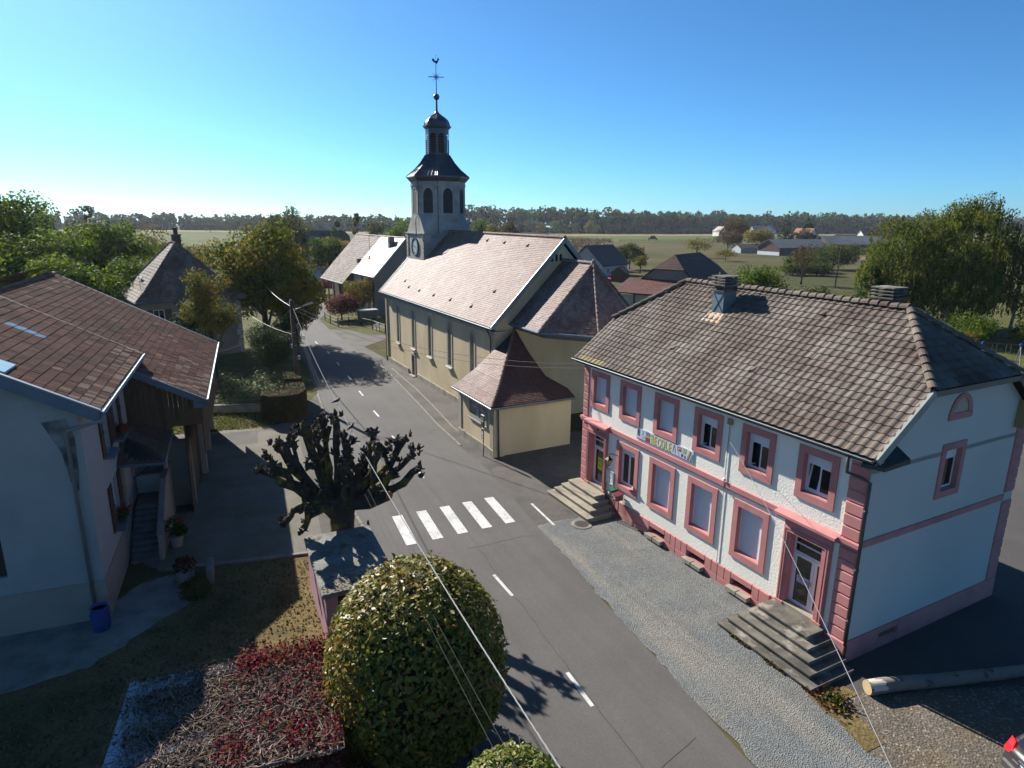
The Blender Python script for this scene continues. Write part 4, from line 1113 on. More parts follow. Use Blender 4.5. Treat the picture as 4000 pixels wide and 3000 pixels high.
def school_steps():
    # right stairs: five treads, worn, wider than the door, stepping out on both free sides
    st = thing('entrance_steps', 'wide lichen-stained concrete steps below the right school door', 'steps', (3.70, 31.93, 0), R(-62.07))
    H5 = .175
    for i in range(5):
        k = 4 - i                               # 0 = top
        m = MB(); d = .95 + .30 * k
        m.bevbox(12.62 - .10 * k - (.0 if k < 2 else .06 * k), -d, .0 if k == 4 else (4 - k) * H5 - .01, 14.66 + .30 * k, -.16 - .0, (5 - k) * H5 - .012, .02)
        # nosing slab
        m.build('step', M_STEPD, st)
        m = MB(); m.bevbox(12.60 - .10 * k - (.0 if k < 2 else .06 * k), -d - .035, (5 - k) * H5 - .05, 14.69 + .30 * k, -.158, (5 - k) * H5 + .002, .012)
        m.build('tread', M_STEPD, st)
    s2 = thing('entrance_steps', 'worn sandstone steps below the left school door', 'steps', (3.70, 31.93, 0), R(-62.07))
    H4 = .2
    for i in range(4):
        k = 3 - i
        d = .78 + .33 * k
        m = MB(); m.bevbox(.02 - .16 * k, -d, 0 if k == 3 else (3 - k) * H4 - .01, 2.36 + .30 * k, -.16, (4 - k) * H4 + .0, .02)
        m.build('step', M_STEP, s2)
        m = MB(); m.bevbox(.0 - .16 * k, -d - .04, (4 - k) * H4 + .001, 2.39 + .30 * k, -.158, (4 - k) * H4 + .055, .015)
        m.build('tread', M_STEP, s2)
school_steps()

def school_fittings():
    SM = Matrix.Translation((3.70, 31.93, 0)) @ Matrix.Rotation(R(-62.07), 4, 'Z')
    rz = R(-62.07)
    def at(x, y, z=0): p = SM @ Vector((x, y, z)); return (p.x, p.y, p.z)
    # hand-painted banner
    b = thing('school_banner', 'painted banner reading ECOLE between rows of coloured drawings on the facade', 'banner', at(4.34, -.02, 4.36), rz)
    W, H = 3.64, .53
    m = MB(); m.box(0, -.012, 0, W, .015, H); m.build('board', mat('banner_board', (.58, .62, .68), rough=.7, var=.05, vscale=3, col2=(.52, .60, .70), c2scale=2.5), b)
    C = lambda n, c: mat(n, c, rough=.7, var=.05)
    ink = {k: C('paint_' + k, c) for k, c in dict(yellow=(.62, .44, .02), lime=(.46, .56, .10), olive=(.50, .42, .06), navy=(.06, .07, .2), red=(.26, .06, .05), grey=(.12, .13, .16), teal=(.05, .33, .25), pink=(.62, .35, .40), mauve=(.26, .10, .16), sky=(.30, .5, .62), purple=(.18, .14, .36), green=(.17, .22, .16)).items()}
    def letter(ch, x, col):
        fc = bpy.data.curves.new('letter', 'FONT'); fc.body = ch; fc.size = .50; fc.extrude = .004; fc.offset = .012
        o = font_obj('letter', fc, ink[col], b)
        o.location = (x, -.016, .085); o.rotation_euler = (R(90), 0, 0); o.scale = (.62, 1.12, 1)
    for ch, x, col in (('E', 1.20, 'yellow'), ('C', 1.42, 'lime'), ('O', 1.66, 'olive'), ('L', 1.94, 'lime'), ('E', 2.14, 'yellow')): letter(ch, x, col)
    def art(pts, col, nm='drawing', d=.004):
        a = MB(); a.extrude([(x, -.013, z) for x, z in pts], (0, -d, 0)); a.build(nm, ink[col], b)
    def rect(x, z, w, h, col, nm='drawing', d=.004): art([(x, z), (x + w, z), (x + w, z + h), (x, z + h)], col, nm, d)
    rect(.05, .17, .17, .33, 'grey'); rect(.08, .30, .11, .15, 'navy', d=.006)
    art([(.42 + .07 * math.cos(t * math.pi / 5), .43 + .075 * math.sin(t * math.pi / 5)) for t in range(10)], 'sky'); rect(.37, .30, .1, .03, 'navy')
    rect(.42, .10, .02, .17, 'olive'); rect(.30, .23, .26, .02, 'sky'); rect(.48, .12, .06, .12, 'sky')
    for i in range(4): rect(.62 + .075 * i, .42 - .035 * (i % 2), .07, .09, 'purple')
    rect(.62, .30, .30, .09, 'green'); rect(.62, .33, .3, .02, 'olive', d=.006); rect(.62, .06, .30, .20, 'red')
    art([(.99, .10), (1.16, .10), (1.16, .40), (1.07, .50), (.99, .42)], 'lime'); rect(1.05, .28, .07, .08, 'sky', d=.007); rect(.99, .41, .17, .03, 'grey', d=.006)
    art([(2.40, .13), (2.43, .13), (2.49, .47), (2.46, .48)], 'green'); art([(2.56, .13), (2.60, .12), (2.52, .48), (2.49, .48)], 'green')
    rect(2.68, .29, .24, .19, 'mauve'); rect(2.72, .33, .08, .1, 'pink', d=.006); rect(2.82, .38, .07, .07, 'pink', d=.006); rect(2.72, .30, .18, .015, 'grey', d=.006)
    rect(3.02, .30, .19, .20, 'grey'); rect(3.035, .315, .16, .17, 'lime', d=.006); rect(3.10, .36, .02, .10, 'green', d=.008)
    art([(2.80, .10), (2.83, .10), (2.74, .26), (2.72, .25)], 'green'); art([(2.93, .10), (3.04, .12), (3.06, .22), (2.95, .25)], 'navy'); art([(3.12, .09), (3.20, .11), (3.20, .2), (3.14, .21)], 'navy')
    art([(3.27, .10), (3.36, .06), (3.52, .46), (3.42, .49)], 'mauve'); art([(3.31, .14), (3.345, .13), (3.46, .44), (3.425, .45)], 'yellow', d=.007); art([(3.42, .05), (3.60, .05), (3.62, .40), (3.56, .40)], 'teal')
    v = MB()
    for i in range(60):
        x = .03 + i * .0597; v.box(x, -.018, .012 + .02 * (i % 2), x + .045, -.012, .042 + .02 * (i % 2)); v.box(x + .02, -.017, .045 - .02 * (i % 2), x + .05, -.0125, .065)
    v.build('border_pattern', ink['purple'], b)
    # wall lantern
    l = thing('wall_lantern', 'black wall lantern with amber panes beside the left school door', 'lantern', at(2.78, -.36, 2.55), rz)
    m = MB(); m.tube([(.27, .34, .52), (.2, .2, .56), (.08, .05, .62), (0, 0, .55), (0, 0, .45)], .02, 6); m.box(.2, .32, .35, .33, .36, .6); m.build('bracket', M_IRON, l)
    m = MB(); m.lathe([(.20, .28), (.21, .30), (.07, .42), (.05, .46), (.015, .5)], 4, a0=R(45)); m.build('cap', M_IRON, l)
    m = MB(); m.lathe([(.07, .02), (.165, .28)], 4, a0=R(45)); m.build('pane', mat('amber_pane', (.55, .38, .17), rough=.3, spec=.5, var=.05), l)
    m = MB()
    for q in range(4):
        t = R(45 + 90 * q); m.tube([(.075 * math.cos(t), .075 * math.sin(t), .01), (.172 * math.cos(t), .172 * math.sin(t), .285)], .011, 4)
    m.lathe([(.02, -.05), (.07, 0), (.078, .025)], 4, a0=R(45)); m.build('cage', M_IRON, l)
    # glazed notice case
    n = thing('notice_case', 'white glazed notice case fixed between the left door and the first window', 'notice board', at(2.25, 0, 1.47), rz)
    m = MB(); m.frame(0, 0, .58, .66, .035, -.085, 0); m.box(.03, -.02, .03, .55, 0, .63); m.build('case', M_WHITE, n)
    m = MB(); m.box(.035, -.07, .035, .545, -.066, .625); m.build('glass', mat('clear_sheet', (.5, .54, .54), rough=.08, spec=.6, var=.12, vscale=5), n)
    for x, z, w, h in ((.06, .3, .2, .28), (.29, .33, .19, .26), (.1, .06, .17, .2), (.32, .07, .17, .21)):
        m = MB(); m.box(x, -.0735, z, x + w, -.0705, z + h); m.build('sheet_of_paper', M_WHITE, n)
    # letter boxes on posts
    for nm, lab, c, x, y, w in (('letter_box', 'green letter box on posts beside the left school steps', (.012, .085, .045), 3.0, -.52, .36), ('letter_box', 'dark red letter box on posts beside the left school steps', (.16, .025, .035), 3.44, -.58, .42)):
        q = thing(nm, lab, 'letter box', at(x, y, 0), rz, 'letter boxes beside the school steps')
        z = 1.14 if w > .4 else 1.2
        mm = mat('box_paint', c, rough=.35, spec=.5, var=.06)
        m = MB(); m.bevbox(0, -.02, z, w, .36, z + .27, .012); m.build('box', mm, q)
        m = MB(); m.add([(-.015, -.05, z + .272), (w + .015, -.05, z + .272), (w + .015, .38, z + .31), (-.015, .38, z + .31), (-.015, -.05, z + .26), (w + .015, -.05, z + .26), (w + .015, .38, z + .26), (-.015, .38, z + .26)], [(0, 1, 2, 3), (4, 5, 1, 0), (5, 6, 2, 1), (6, 7, 3, 2), (7, 4, 0, 3)]); m.build('lid', mm, q)
        m = MB()
        if w > .4: m.box(.04, -.024, z + .17, .3, -.021, z + .23); m.box(.14, -.024, z + .07, .3, -.021, z + .11)
        else: m.lathe([(.055, 0), (.055, .003)], 10); m.v = [(p[0] + .14, -.021 - p[2], p[1] + z + .15) for p in m.v]; m.box(.11, -.024, z + .05, .18, -.021, z + .1)
        m.build('plate', M_WHITE, q)
        for px in (.05, w - .08):
            m = MB(); m.box(px, .13, 0, px + .03, .16, z); m.build('post', M_IRON, q)
    # manhole
    mh = thing('manhole_cover', 'round cast manhole cover in a pale concrete ring on the gravel', 'manhole cover', (3.36, 28.1, .03))
    m = MB(); m.lathe([(.50, 0), (.50, .022), (.36, .025)], 24); m.build('ring', M_CONC, mh)
    m = MB(); m.lathe([(.345, 0), (.345, .032)], 24)
    for i in range(-3, 4):
        for j in range(-3, 4):
            if i * i + j * j < 10: m.box(i * .085 - .028, j * .085 - .028, .032, i * .085 + .028, j * .085 + .028, .042)
    m.build('cover', mat('cast_iron', (.085, .075, .065), rough=.7, metal=.3, var=.15), mh)
    # felled trunk lying by the corner
    lg = thing('log', 'felled pale-barked trunk lying on the ground beside the school corner', 'log', (10.95, 16.93, .23), R(9))
    m = MB(); pts = [(x, .03 * math.sin(x * 1.3), .012 * math.sin(x * 2.1)) for x in np.linspace(0, 9.5, 20)]
    m.tube(pts, [.23 - .005 * i + .006 * math.sin(i * 2.2) for i in range(20)], 14); m.build('trunk', mat('felled_bark', (.20, .175, .145), rough=.9, var=.15, vscale=2, col3=(.05, .045, .04), c3scale=3, c3at=.62, bump=.5, bscale=12), lg, smooth=True)
    m = MB(); m.lathe([(.205, 0), (.205, .006)], 14); m.v = [(-.008 - p[2], p[1], p[0]) for p in m.v]; m.build('sawn_end', mat('sawn_wood', (.50, .38, .20), var=.15, vscale=9), lg)
    m = MB(); n_ = 8
    V = []
    for x in (.02, .5):
        for q in range(n_ + 1):
            t = R(60 + 110 * q / n_); V.append((x + .05 * math.sin(q * 2), .236 * math.cos(t), .236 * math.sin(t)))
    m.add(V, [(q, q + 1, n_ + 2 + q, n_ + 1 + q) for q in range(n_)]); m.build('sunlit_patch', mat('sunlit_log_tone', (.60, .54, .44), var=.06), lg)  # sunlit end of the log, painted on as a pale patch
school_fittings()
# ------------------------------------------------------------------ the church
CH_O = (-12.66, 64.477, 0); CH_R = R(-61.7)
church = thing('church', 'cream rendered village church with a gleaming tiled nave and a grey octagonal stone bell tower', 'church', CH_O, CH_R)
NL = 24.25; NW = 10.4
def arched(x, z0, z1, w, n=8):
    """outline of a round-headed opening, counter-clockwise from bottom left"""
    r = w / 2
    return [(x - r, z0), (x + r, z0)] + [(x + r * math.cos(math.pi * k / n), z1 - r * 1.35 + r * 1.35 * math.sin(math.pi * k / n)) for k in range(n + 1)]
def lancet(T, x, z0, z1, w, parent, surround=.22, deep=.28, tracery=False, name='lancet_window'):
    fr = MB(); fr.T = T
    o = arched(x, z0 - surround * .3, z1 + surround, w + 2 * surround); i = arched(x, z0, z1, w)
    n = len(o)
    fr.add([(a, -.04, b) for a, b in o] + [(a, -.04, b) for a, b in i], [(k, (k + 1) % n, n + (k + 1) % n, n + k) for k in range(n)])
    fr.add([(a, -.04, b) for a, b in o] + [(a, .02, b) for a, b in o], [(k, n + k, n + (k + 1) % n, (k + 1) % n) for k in range(n)])
    fr.add([(a, -.04, b) for a, b in i] + [(a, deep, b) for a, b in i], [(k, (k + 1) % n, n + (k + 1) % n, n + k) for k in range(n)])
    f = fr.build('window_surround', M_TRIMG if not tracery else M_CREAM, parent)
    g = MB(); g.T = T; g.poly([(a, deep - .03, b) for a, b in i]); g.build('leaded_light', M_LEADED, f)
    s = MB(); s.T = T
    s.add([(x - w / 2 - .28, -.20, z0 - .16), (x + w / 2 + .28, -.20, z0 - .16), (x + w / 2 + .28, 0, z0 - .06), (x - w / 2 - .28, 0, z0 - .06), (x - w / 2 - .28, -.20, z0 - .24), (x + w / 2 + .28, -.20, z0 - .24), (x + w / 2 + .28, 0, z0 - .24), (x - w / 2 - .28, 0, z0 - .24)],
          [(0, 1, 2, 3), (4, 5, 1, 0), (5, 6, 2, 1), (6, 7, 3, 2), (7, 4, 0, 3), (7, 6, 5, 4)])
    s.build('sill', M_TRIMG, f)
    b = MB(); b.T = T
    if tracery:
        rg = random.Random(4)
        zc = z0
        while zc < z1 - .1:
            h = rg.uniform(.10, .20)
            half = w / 2 if zc < z1 - w * .62 else w / 2 * math.sqrt(max(.02, 1 - ((zc - (z1 - w * .675)) / (w * .675)) ** 2))
            b.box(x - half, deep - .09, zc - .012, x + half, deep - .035, zc + .012)
            q = -half
            while q < half:
                q += rg.uniform(.07, .17)
                if q < half: b.box(x + q - .010, deep - .085, zc, x + q + .010, deep - .036, zc + h)
            zc += h
        for zz in np.arange(z0 + .6, z1, .72): b.box(x - w / 2, deep - .13, zz - .022, x + w / 2, deep - .03, zz + .022)
        b.build('tracery', M_CAME, f)
    else:
        for zz in np.arange(z0 + .45, z1 - .15, .5): b.box(x - w / 2, deep - .07, zz - .015, x + w / 2, deep - .03, zz + .015)
        b.box(x - .012, deep - .06, z0, x + .012, deep - .03, z1 - .05)
        b.build('glazing_bar', M_IRON, f)

def arched_wall(mb, x0, x1, z0, z1, wins, T):
    """wall with round-headed holes: fan each bay"""
    mb.T = T
    xs = [x0]
    for (x, a, b, w) in wins: xs += [x - w / 2 - .35, x + w / 2 + .35]
    xs.append(x1)
    for i in range(0, len(xs), 2): mb.quad((xs[i], 0, z0), (xs[i + 1], 0, z0), (xs[i + 1], 0, z1), (xs[i], 0, z1))
    for (x, a, b, w) in wins:
        l, r_ = x - w / 2 - .35, x + w / 2 + .35
        o = arched(x, a, b, w)
        mb.quad((l, 0, z0), (r_, 0, z0), (r_, 0, a), (l, 0, a))
        zs = b - w / 2 * 1.35
        mb.quad((l, 0, a), (x - w / 2, 0, a), (x - w / 2, 0, zs), (l, 0, zs)); mb.quad((x + w / 2, 0, a), (r_, 0, a), (r_, 0, zs), (x + w / 2, 0, zs))
        arc = o[2:]
        n = len(arc)
        for k in range(n - 1):
            (ax_, az), (bx, bz) = arc[k], arc[k + 1]
            def outp(px, pz):
                t = math.atan2(pz - zs, px - x)
                return (l + (r_ - l) * (1 - t / math.pi), 0, z1) if False else None
            ta, tb = k / (n - 1), (k + 1) / (n - 1)
            A = (r_ - (r_ - l) * ta, 0, z1); B = (r_ - (r_ - l) * tb, 0, z1)
            mb.poly([(ax_, 0, az), A, B, (bx, 0, bz)])
        mb.poly([(x + w / 2, 0, zs), (r_, 0, zs), (r_, 0, z1)]); mb.poly([(l, 0, zs), (x - w / 2, 0, zs), (l, 0, z1)])
    mb.T = None
    return mb

WINS = [(3.78, 2.52, 5.78, .56), (8.02, 2.68, 5.85, .58), (12.06, 2.70, 5.90, .62), (16.33, 2.72, 5.95, .64), (20.55, 2.75, 6.0, .66)]
def church_body():
    I = Matrix.Identity(4)
    mb = MB(); arched_wall(mb, 0, NL, 0, 6.9, [(x, a, b, w + .1) for x, a, b, w in WINS], I)
    # gables, far wall
    k = 1.045
    zt = lambda y: 6.9 + k * (min(y, NW - y))
    for x, fl in ((NL, False), (0, True)):
        p = [(x, 0, 0), (x, NW, 0), (x, NW, 6.9), (x, NW / 2, zt(NW / 2)), (x, 0, 6.9)]
        mb.poly(p[::-1] if fl else p)
    mb.quad((NL, NW, 0), (0, NW, 0), (0, NW, 6.9), (NL, NW, 6.9))
    mb.build('nave_wall', M_CREAM, church)
    for x, a, b, w in WINS: lancet(I, x, a, b, w, church)
    # corner pilaster strips, plinth stones, door
    m = MB(); m.box(-.03, -.06, .55, .62, 0, 6.5); m.build('corner_strip', M_CREAM, church)
    m = MB(); m.box(NL - .60, -.06, .55, NL + .03, 0, 6.5); m.build('corner_strip', M_CREAM, church)
    x = -.06; rg = random.Random(2)
    while x < NL - .2:
        L = min(rg.uniform(.9, 1.6), NL - x)
        if not (7.1 < x + L / 2 < 8.7):
            m = MB(); m.bevbox(x + .006, -.12, -.2, x + L - .006, 0, .46 + rg.uniform(-.01, .01), .02); m.build('plinth_stone', M_PLIN, church)
        x += L
    m = MB(); m.T = I; m.frame(7.36, 0, 8.40, 2.12, .16, -.06, 0, wb=.001); m.build('door_surround', M_TRIMG, church)
    m = MB(); m.box(7.52, .0, .06, 8.24, .03, 1.95); d = m.build('door', mat('dark_door', (.028, .022, .02), rough=.5, var=.1), church)
    m = MB(); m.box(7.55, -.012, .5, 7.85, 0, 1.8); m.box(7.91, -.012, .5, 8.21, 0, 1.8); m.build('door_panel', bpy.data.materials['dark_door'], d)
    m = MB(); m.bevbox(7.30, -.32, -.05, 8.46, 0, .10, .02); m.build('doorstep', M_PLIN, church)
    # cornice
    m = MB(); m.box(-.1, -.14, 6.42, NL + .1, 0, 6.55); m.box(-.12, -.26, 6.55, NL + .12, 0, 6.66); m.box(NL + .0, -.26, 6.55, NL + .26, .9, 6.66); m.build('cornice', M_TRIMG, church)
    # louvre holes near the choir ridge
    for i in range(3):
        m = MB(); m.T = frame_mat((NL, 0, 0), (0, 1, 0), (-1, 0, 0))
        m.poly([(a, -.012, b) for a, b in arched(4.35 + i * .34, 11.18 + (.02 * i), 11.66 + .02 * i, .2)]); m.build('gable_vent', M_DARK, church)

def church_roofs():
    ye, ze = -.42, 6.95
    yr, zr = NW / 2, 12.75
    Ls = math.hypot(yr - ye, zr - ze); w = (0, (yr - ye) / Ls, (zr - ze) / Ls)
    xl, xr = -.32, NL + .22
    m = MB(); off = -.03
    f = [(xl, ye, ze + off), (xr, ye, ze + off), (xr, yr, zr + off), (xl, yr, zr + off)]
    g = [(xr, NW - ye, ze + off), (xl, NW - ye, ze + off), (xl, yr, zr + off), (xr, yr, zr + off)]
    for q in (f, g): m.poly(q); m.poly([(a, b, c - .16) for a, b, c in q][::-1])
    for q in (f, g):
        for a, b in ((q[1], q[2]), (q[3], q[0]), (q[0], q[1])): m.quad((a[0], a[1], a[2] - .16), (b[0], b[1], b[2] - .16), b, a)
    # choir + apse: wall polygon and roof
    V = [(NL, 1.5), (28.0, 1.5), (30.9, 3.7), (30.9, 6.7), (28.0, 8.9), (NL, 8.9)]
    o = .38
    E = [(NL, 1.5 - o), (28.0 + .18, 1.5 - o), (30.9 + .36, 3.7 - .2), (30.9 + .36, 6.7 + .2), (28.18, 8.9 + o), (NL, 8.9 + o)]
    zc = 7.12; AP = (27.95, 5.2, 11.22); A0 = (NL, 5.2, 11.22)
    E3 = [(x, y, zc) for x, y in E]
    cf = [[E3[0], E3[1], AP, A0], [E3[1], E3[2], AP], [E3[2], E3[3], AP], [E3[3], E3[4], AP], [E3[4], E3[5], A0, AP]]
    for q in cf: m.poly([(a, b, c + off) for a, b, c in q])
    m.poly([(a, b, c - .12) for a, b, c in E3][::-1])
    for a, b in zip(E3[:-1], E3[1:]): m.quad((a[0], a[1], zc - .12), (b[0], b[1], zc - .12), (b[0], b[1], zc + off), (a[0], a[1], zc + off))
    # sacristy roof: two slopes falling from the inner corner, flared at the eaves
    sx, sy, sz = 30.15, -3.2, 3.25
    top = (NL + .02, 1.48, 6.75)
    rings = []
    for t in (0, .14, .34, .66, 1.0):
        x = sx + (top[0] - sx) * t; y = sy + (top[1] - sy) * t
        z = sz + (top[2] - sz) * (t * .86 + .14 * t * t if t > 0 else 0)
        rings.append((x, y, z - (.10 * math.sin(math.pi * min(1, t * 1.4))) ))
    xL = NL + .12; yB = 2.62
    front = []; east = []
    for a, b in zip(rings[:-1], rings[1:]):
        front.append([(xL, a[1], a[2]), a, b, (xL, b[1], b[2])])
        def yb(p): return min(2.62, 1.48 + (p[0] - 27.9) * .76) if p[0] > 27.9 else 1.48
        east.append([a, (a[0], max(yb(a), a[1]), a[2]), (b[0], max(yb(b), b[1]), b[2]), b])
    for q in front + east:
        m.poly([(a, b, c - .03) for a, b, c in q])
    a0 = rings[0]
    m.quad((xL, a0[1], a0[2] - .15), (a0[0], a0[1], a0[2] - .15), (a0[0], a0[1], a0[2] - .03), (xL, a0[1], a0[2] - .03))
    m.quad((a0[0], a0[1], a0[2] - .15), (a0[0], 2.62, a0[2] - .15), (a0[0], 2.62, a0[2] - .03), (a0[0], a0[1], a0[2] - .03))
    m.quad((xL, a0[1], a0[2] - .15), (xL, 1.5, a0[2] - .15), (a0[0], 1.5, a0[2] - .15), (a0[0], a0[1], a0[2] - .15))
    roof = m.build('roof', M_DARK, church)
    T = Tiler(church, roof, 300)
    sh = tile_shape(.20, .27, BEAVER, low=[.05, .015, 0, .015, .05], tilt=.026, thick=.016)
    T.face((xl, ye, ze), (1, 0, 0), w, [(0, 0), (xr - xl, 0), (xr - xl, Ls), (0, Ls)], .20, .165, sh, [M_TILE_C], stagger=True, jit=.003, a0=-.1)
    T.face((xr, NW - ye, ze), (-1, 0, 0), (0, -w[1], w[2]), [(0, 0), (xr - xl, 0), (xr - xl, Ls), (0, Ls)], .25, .33, tile_shape(.25, .4, FLAT, tilt=.03), [M_TILE_C], stagger=True, pick=False)
    for q in cf:
        a = np.array(q[0]); b = np.array(q[1]); ap = np.array(q[2])
        u = b - a; Lu = np.linalg.norm(u); u = u / Lu
        h = ap - a; h = h - u * (h @ u); Lh = np.linalg.norm(h); h = h / Lh
        if len(q) == 4: 
            p2 = ((ap - a) @ u, Lh); p3 = ((np.array(q[3]) - a) @ u, Lh)
            poly = [(0, 0), (Lu, 0), p2, p3]
        else: poly = [(0, 0), (Lu, 0), ((ap - a) @ u, Lh)]
        T.face(a, u, h, poly, .20, .165, sh, [M_TILE_C], stagger=True, jit=.004, a0=-.1)
    for q in front:
        a = np.array(q[0]); b = np.array(q[1]); c = np.array(q[2]); d = np.array(q[3])
        u = np.array([1., 0, 0]); h = d - a; h[0] = 0; Lh = np.linalg.norm(h); h /= Lh
        T.face(a, u, h, [(0, 0), (b[0] - a[0], 0), (c[0] - a[0], Lh), (0, Lh)], .19, .15, sh, [M_TILE_C], stagger=True, jit=.003)
    for q in east:
        a, b, c, d = [np.array(p) for p in q]
        u = np.array([0., 1, 0]); h = d - a; h[1] = 0; Lh = np.linalg.norm(h); h /= Lh
        T.face(a, u, h, [(0, 0), (b[1] - a[1], 0), (c[1] - a[1], Lh), (d[1] - a[1], Lh)], .19, .15, sh, [M_TILE_D], stagger=True, jit=.003)  # darker tile here puts this slope's shade into the colour
    T.finish()
    ridge_caps(roof, (xr, yr, zr + .0), (4.2, yr, zr + .0), M_TILE_C, 60, .12)
    ridge_caps(roof, A0, AP, M_TILE_C, 11, .12)
    for e in (E3[1], E3[2], E3[3], E3[4]): ridge_caps(roof, e, AP, M_TILE_C, 16, .10)
    for a, b in zip(rings[:-1], rings[1:]): ridge_caps(roof, a, b, M_TILE_C, 6, .085, lift=.02)
    q = MB(); q.lathe([(.03, 11.2), (.14, 11.3), (.12, 11.45), (.03, 11.55)], 8, (AP[0], AP[1])); q.build('finial', M_TILE_C, roof)
    # snow guards / roof vents on the nave
    for a, b in ((4.2, 1.6), (6.2, 1.1), (9.0, 1.05), (12.5, 1.0), (16.0, 1.0), (20.0, .95), (13.8, 7.2), (17.0, 7.1), (20.8, 7.0), (21.5, 2.6)):
        p = Vector((xl + a, ye + w[1] * b, ze + w[2] * b))
        v = MB(); v.add([(p.x - .10, p.y, p.z + .02), (p.x + .10, p.y, p.z + .02), (p.x + .07, p.y - .02, p.z + .15), (p.x - .07, p.y - .02, p.z + .15), (p.x, p.y + .38 * w[1], p.z + .38 * w[2] + .03)], [(0, 1, 2, 3), (3, 2, 4), (2, 1, 4), (0, 3, 4)])
        v.build('roof_vent', M_TILE_D, roof)
    # east verge: lead-coloured edge boards; west verge
    for x in (xr, xl - .06):
        for s in (1, -1):
            y0 = ye if s > 0 else NW - ye
            v = MB()
            nx, ny = -s * w[2], w[1]
            A = [(x, y0, ze), (x, yr, zr)]
            V = []
            for p in A: V += [(p[0], p[1] + nx * .07, p[2] + ny * .07), (p[0] + .07, p[1] + nx * .07, p[2] + ny * .07), (p[0] + .07, p[1] - nx * .22, p[2] - ny * .22), (p[0], p[1] - nx * .22, p[2] - ny * .22)]
            v.add(V, [(0, 1, 5, 4), (1, 2, 6, 5), (2, 3, 7, 6), (3, 0, 4, 7), (0, 3, 2, 1), (4, 5, 6, 7)])
            v.build('verge_board', mat('grey_blue_verge', (.21, .25, .26), rough=.45, metal=.3, var=.1), church)
    def gut(x0, x1, y, z):
        g = MB(); V = []; n = 6
        for x in (x0, x1):
            for q in range(n + 1):
                t = math.pi + math.pi * q / n; V.append((x, y + .10 * math.cos(t), z + .11 * math.sin(t)))
        g.add(V, [(q, q + 1, n + 2 + q, n + 1 + q) for q in range(n)] + [tuple(range(n, -1, -1)), tuple(range(n + 1, 2 * n + 2))])
        g.tube([(x0, y - .1, z), (x1, y - .1, z)], .02, 5)
        g.box(x0, y - .02, z - .02, x1, y + .30, z - .004)
        return g.build('gutter', mat('pale_zinc', (.36, .41, .43), rough=.42, metal=.35, var=.08), church)
    gut(-.35, NL + .35, ye - .08, ze - .02)
    m = MB()
    for a, b in zip(E3[:3], E3[1:4]):
        d = Vector((b[0] - a[0], b[1] - a[1], 0)).normalized(); nn = Vector((d.y, -d.x, 0))
        a_ = Vector(a) - d * .02 + nn * .06; b_ = Vector(b) + d * .02 + nn * .06
        m.tube([(a_.x, a_.y, zc - .04), (b_.x, b_.y, zc - .04)], .085, 8)
        m.add([tuple(Vector(a) + Vector((0, 0, -.10))), tuple(Vector(b) + Vector((0, 0, -.10))), (b[0] - nn.x * .42, b[1] - nn.y * .42, zc - .42), (a[0] - nn.x * .42, a[1] - nn.y * .42, zc - .42)], [(0, 1, 2, 3)])
    m.build('choir_gutter', mat('slate_blue_zinc', (.15, .19, .22), rough=.45, metal=.4, var=.1), church)
    m = MB(); m.tube([(xL, sy - .07, sz - .07), (sx + .07, sy - .07, sz - .07), (sx + .07, 2.6, sz - .07)], .07, 8); m.build('sacristy_gutter', M_ZINC, church)
    m = MB()
    m.tube([(.28, -.5, 6.9), (.28, -.2, 6.4), (.28, -.14, 6.2), (.28, -.14, 0)], .055, 8); m.build('downpipe', M_GALV, church, smooth=True)
    m = MB(); m.tube([(NL - .45, -.5, 6.9), (NL - .45, -.2, 6.3), (NL - .45, -.13, 6.1), (NL - .45, -.13, 4.8)], .05, 8); m.build('downpipe', M_PIPE, church, smooth=True)
    m = MB(); m.tube([(30.02, -2.72, 3.2), (29.96, -2.66, 3.0), (29.96, -2.60, 0)], .05, 8); m.build('downpipe', M_PIPE, church, smooth=True)
    # choir walls
    arch_T = {}
    mb = MB()
    for i, (a, b) in enumerate(zip(V[:-1], V[1:])):
        d = Vector((b[0] - a[0], b[1] - a[1], 0)); L = d.length; d.normalize()
        T_ = frame_mat((a[0], a[1], 0), d, (-d.y, d.x, 0))
        if i in (1, 3): arched_wall(mb, 0, L, 0, 7.05, [(1.86, 2.86, 6.2, 1.12)], T_)
        else:
            mb.T = T_; mb.quad((0, 0, 0), (L, 0, 0), (L, 0, 7.05), (0, 0, 7.05)); mb.T = None
        arch_T[i] = T_
    mb.build('choir_wall', M_CREAM, church)
    lancet(arch_T[1], 1.86, 2.86, 6.2, 1.06, church, surround=.20, tracery=True)
    lancet(arch_T[3], 1.86, 2.86, 6.2, 1.06, church, surround=.20, tracery=True)
    for i, (a, b) in enumerate(zip(V[:-1], V[1:])):
        L = math.hypot(b[0] - a[0], b[1] - a[1]); n = max(2, int(L / 1.2))
        for k in range(n):
            m = MB(); m.T = arch_T[i]; m.bevbox(L * k / n + .006, -.10, -.2, L * (k + 1) / n - .006, 0, .42, .02); m.build('plinth_stone', M_CREAM, church)

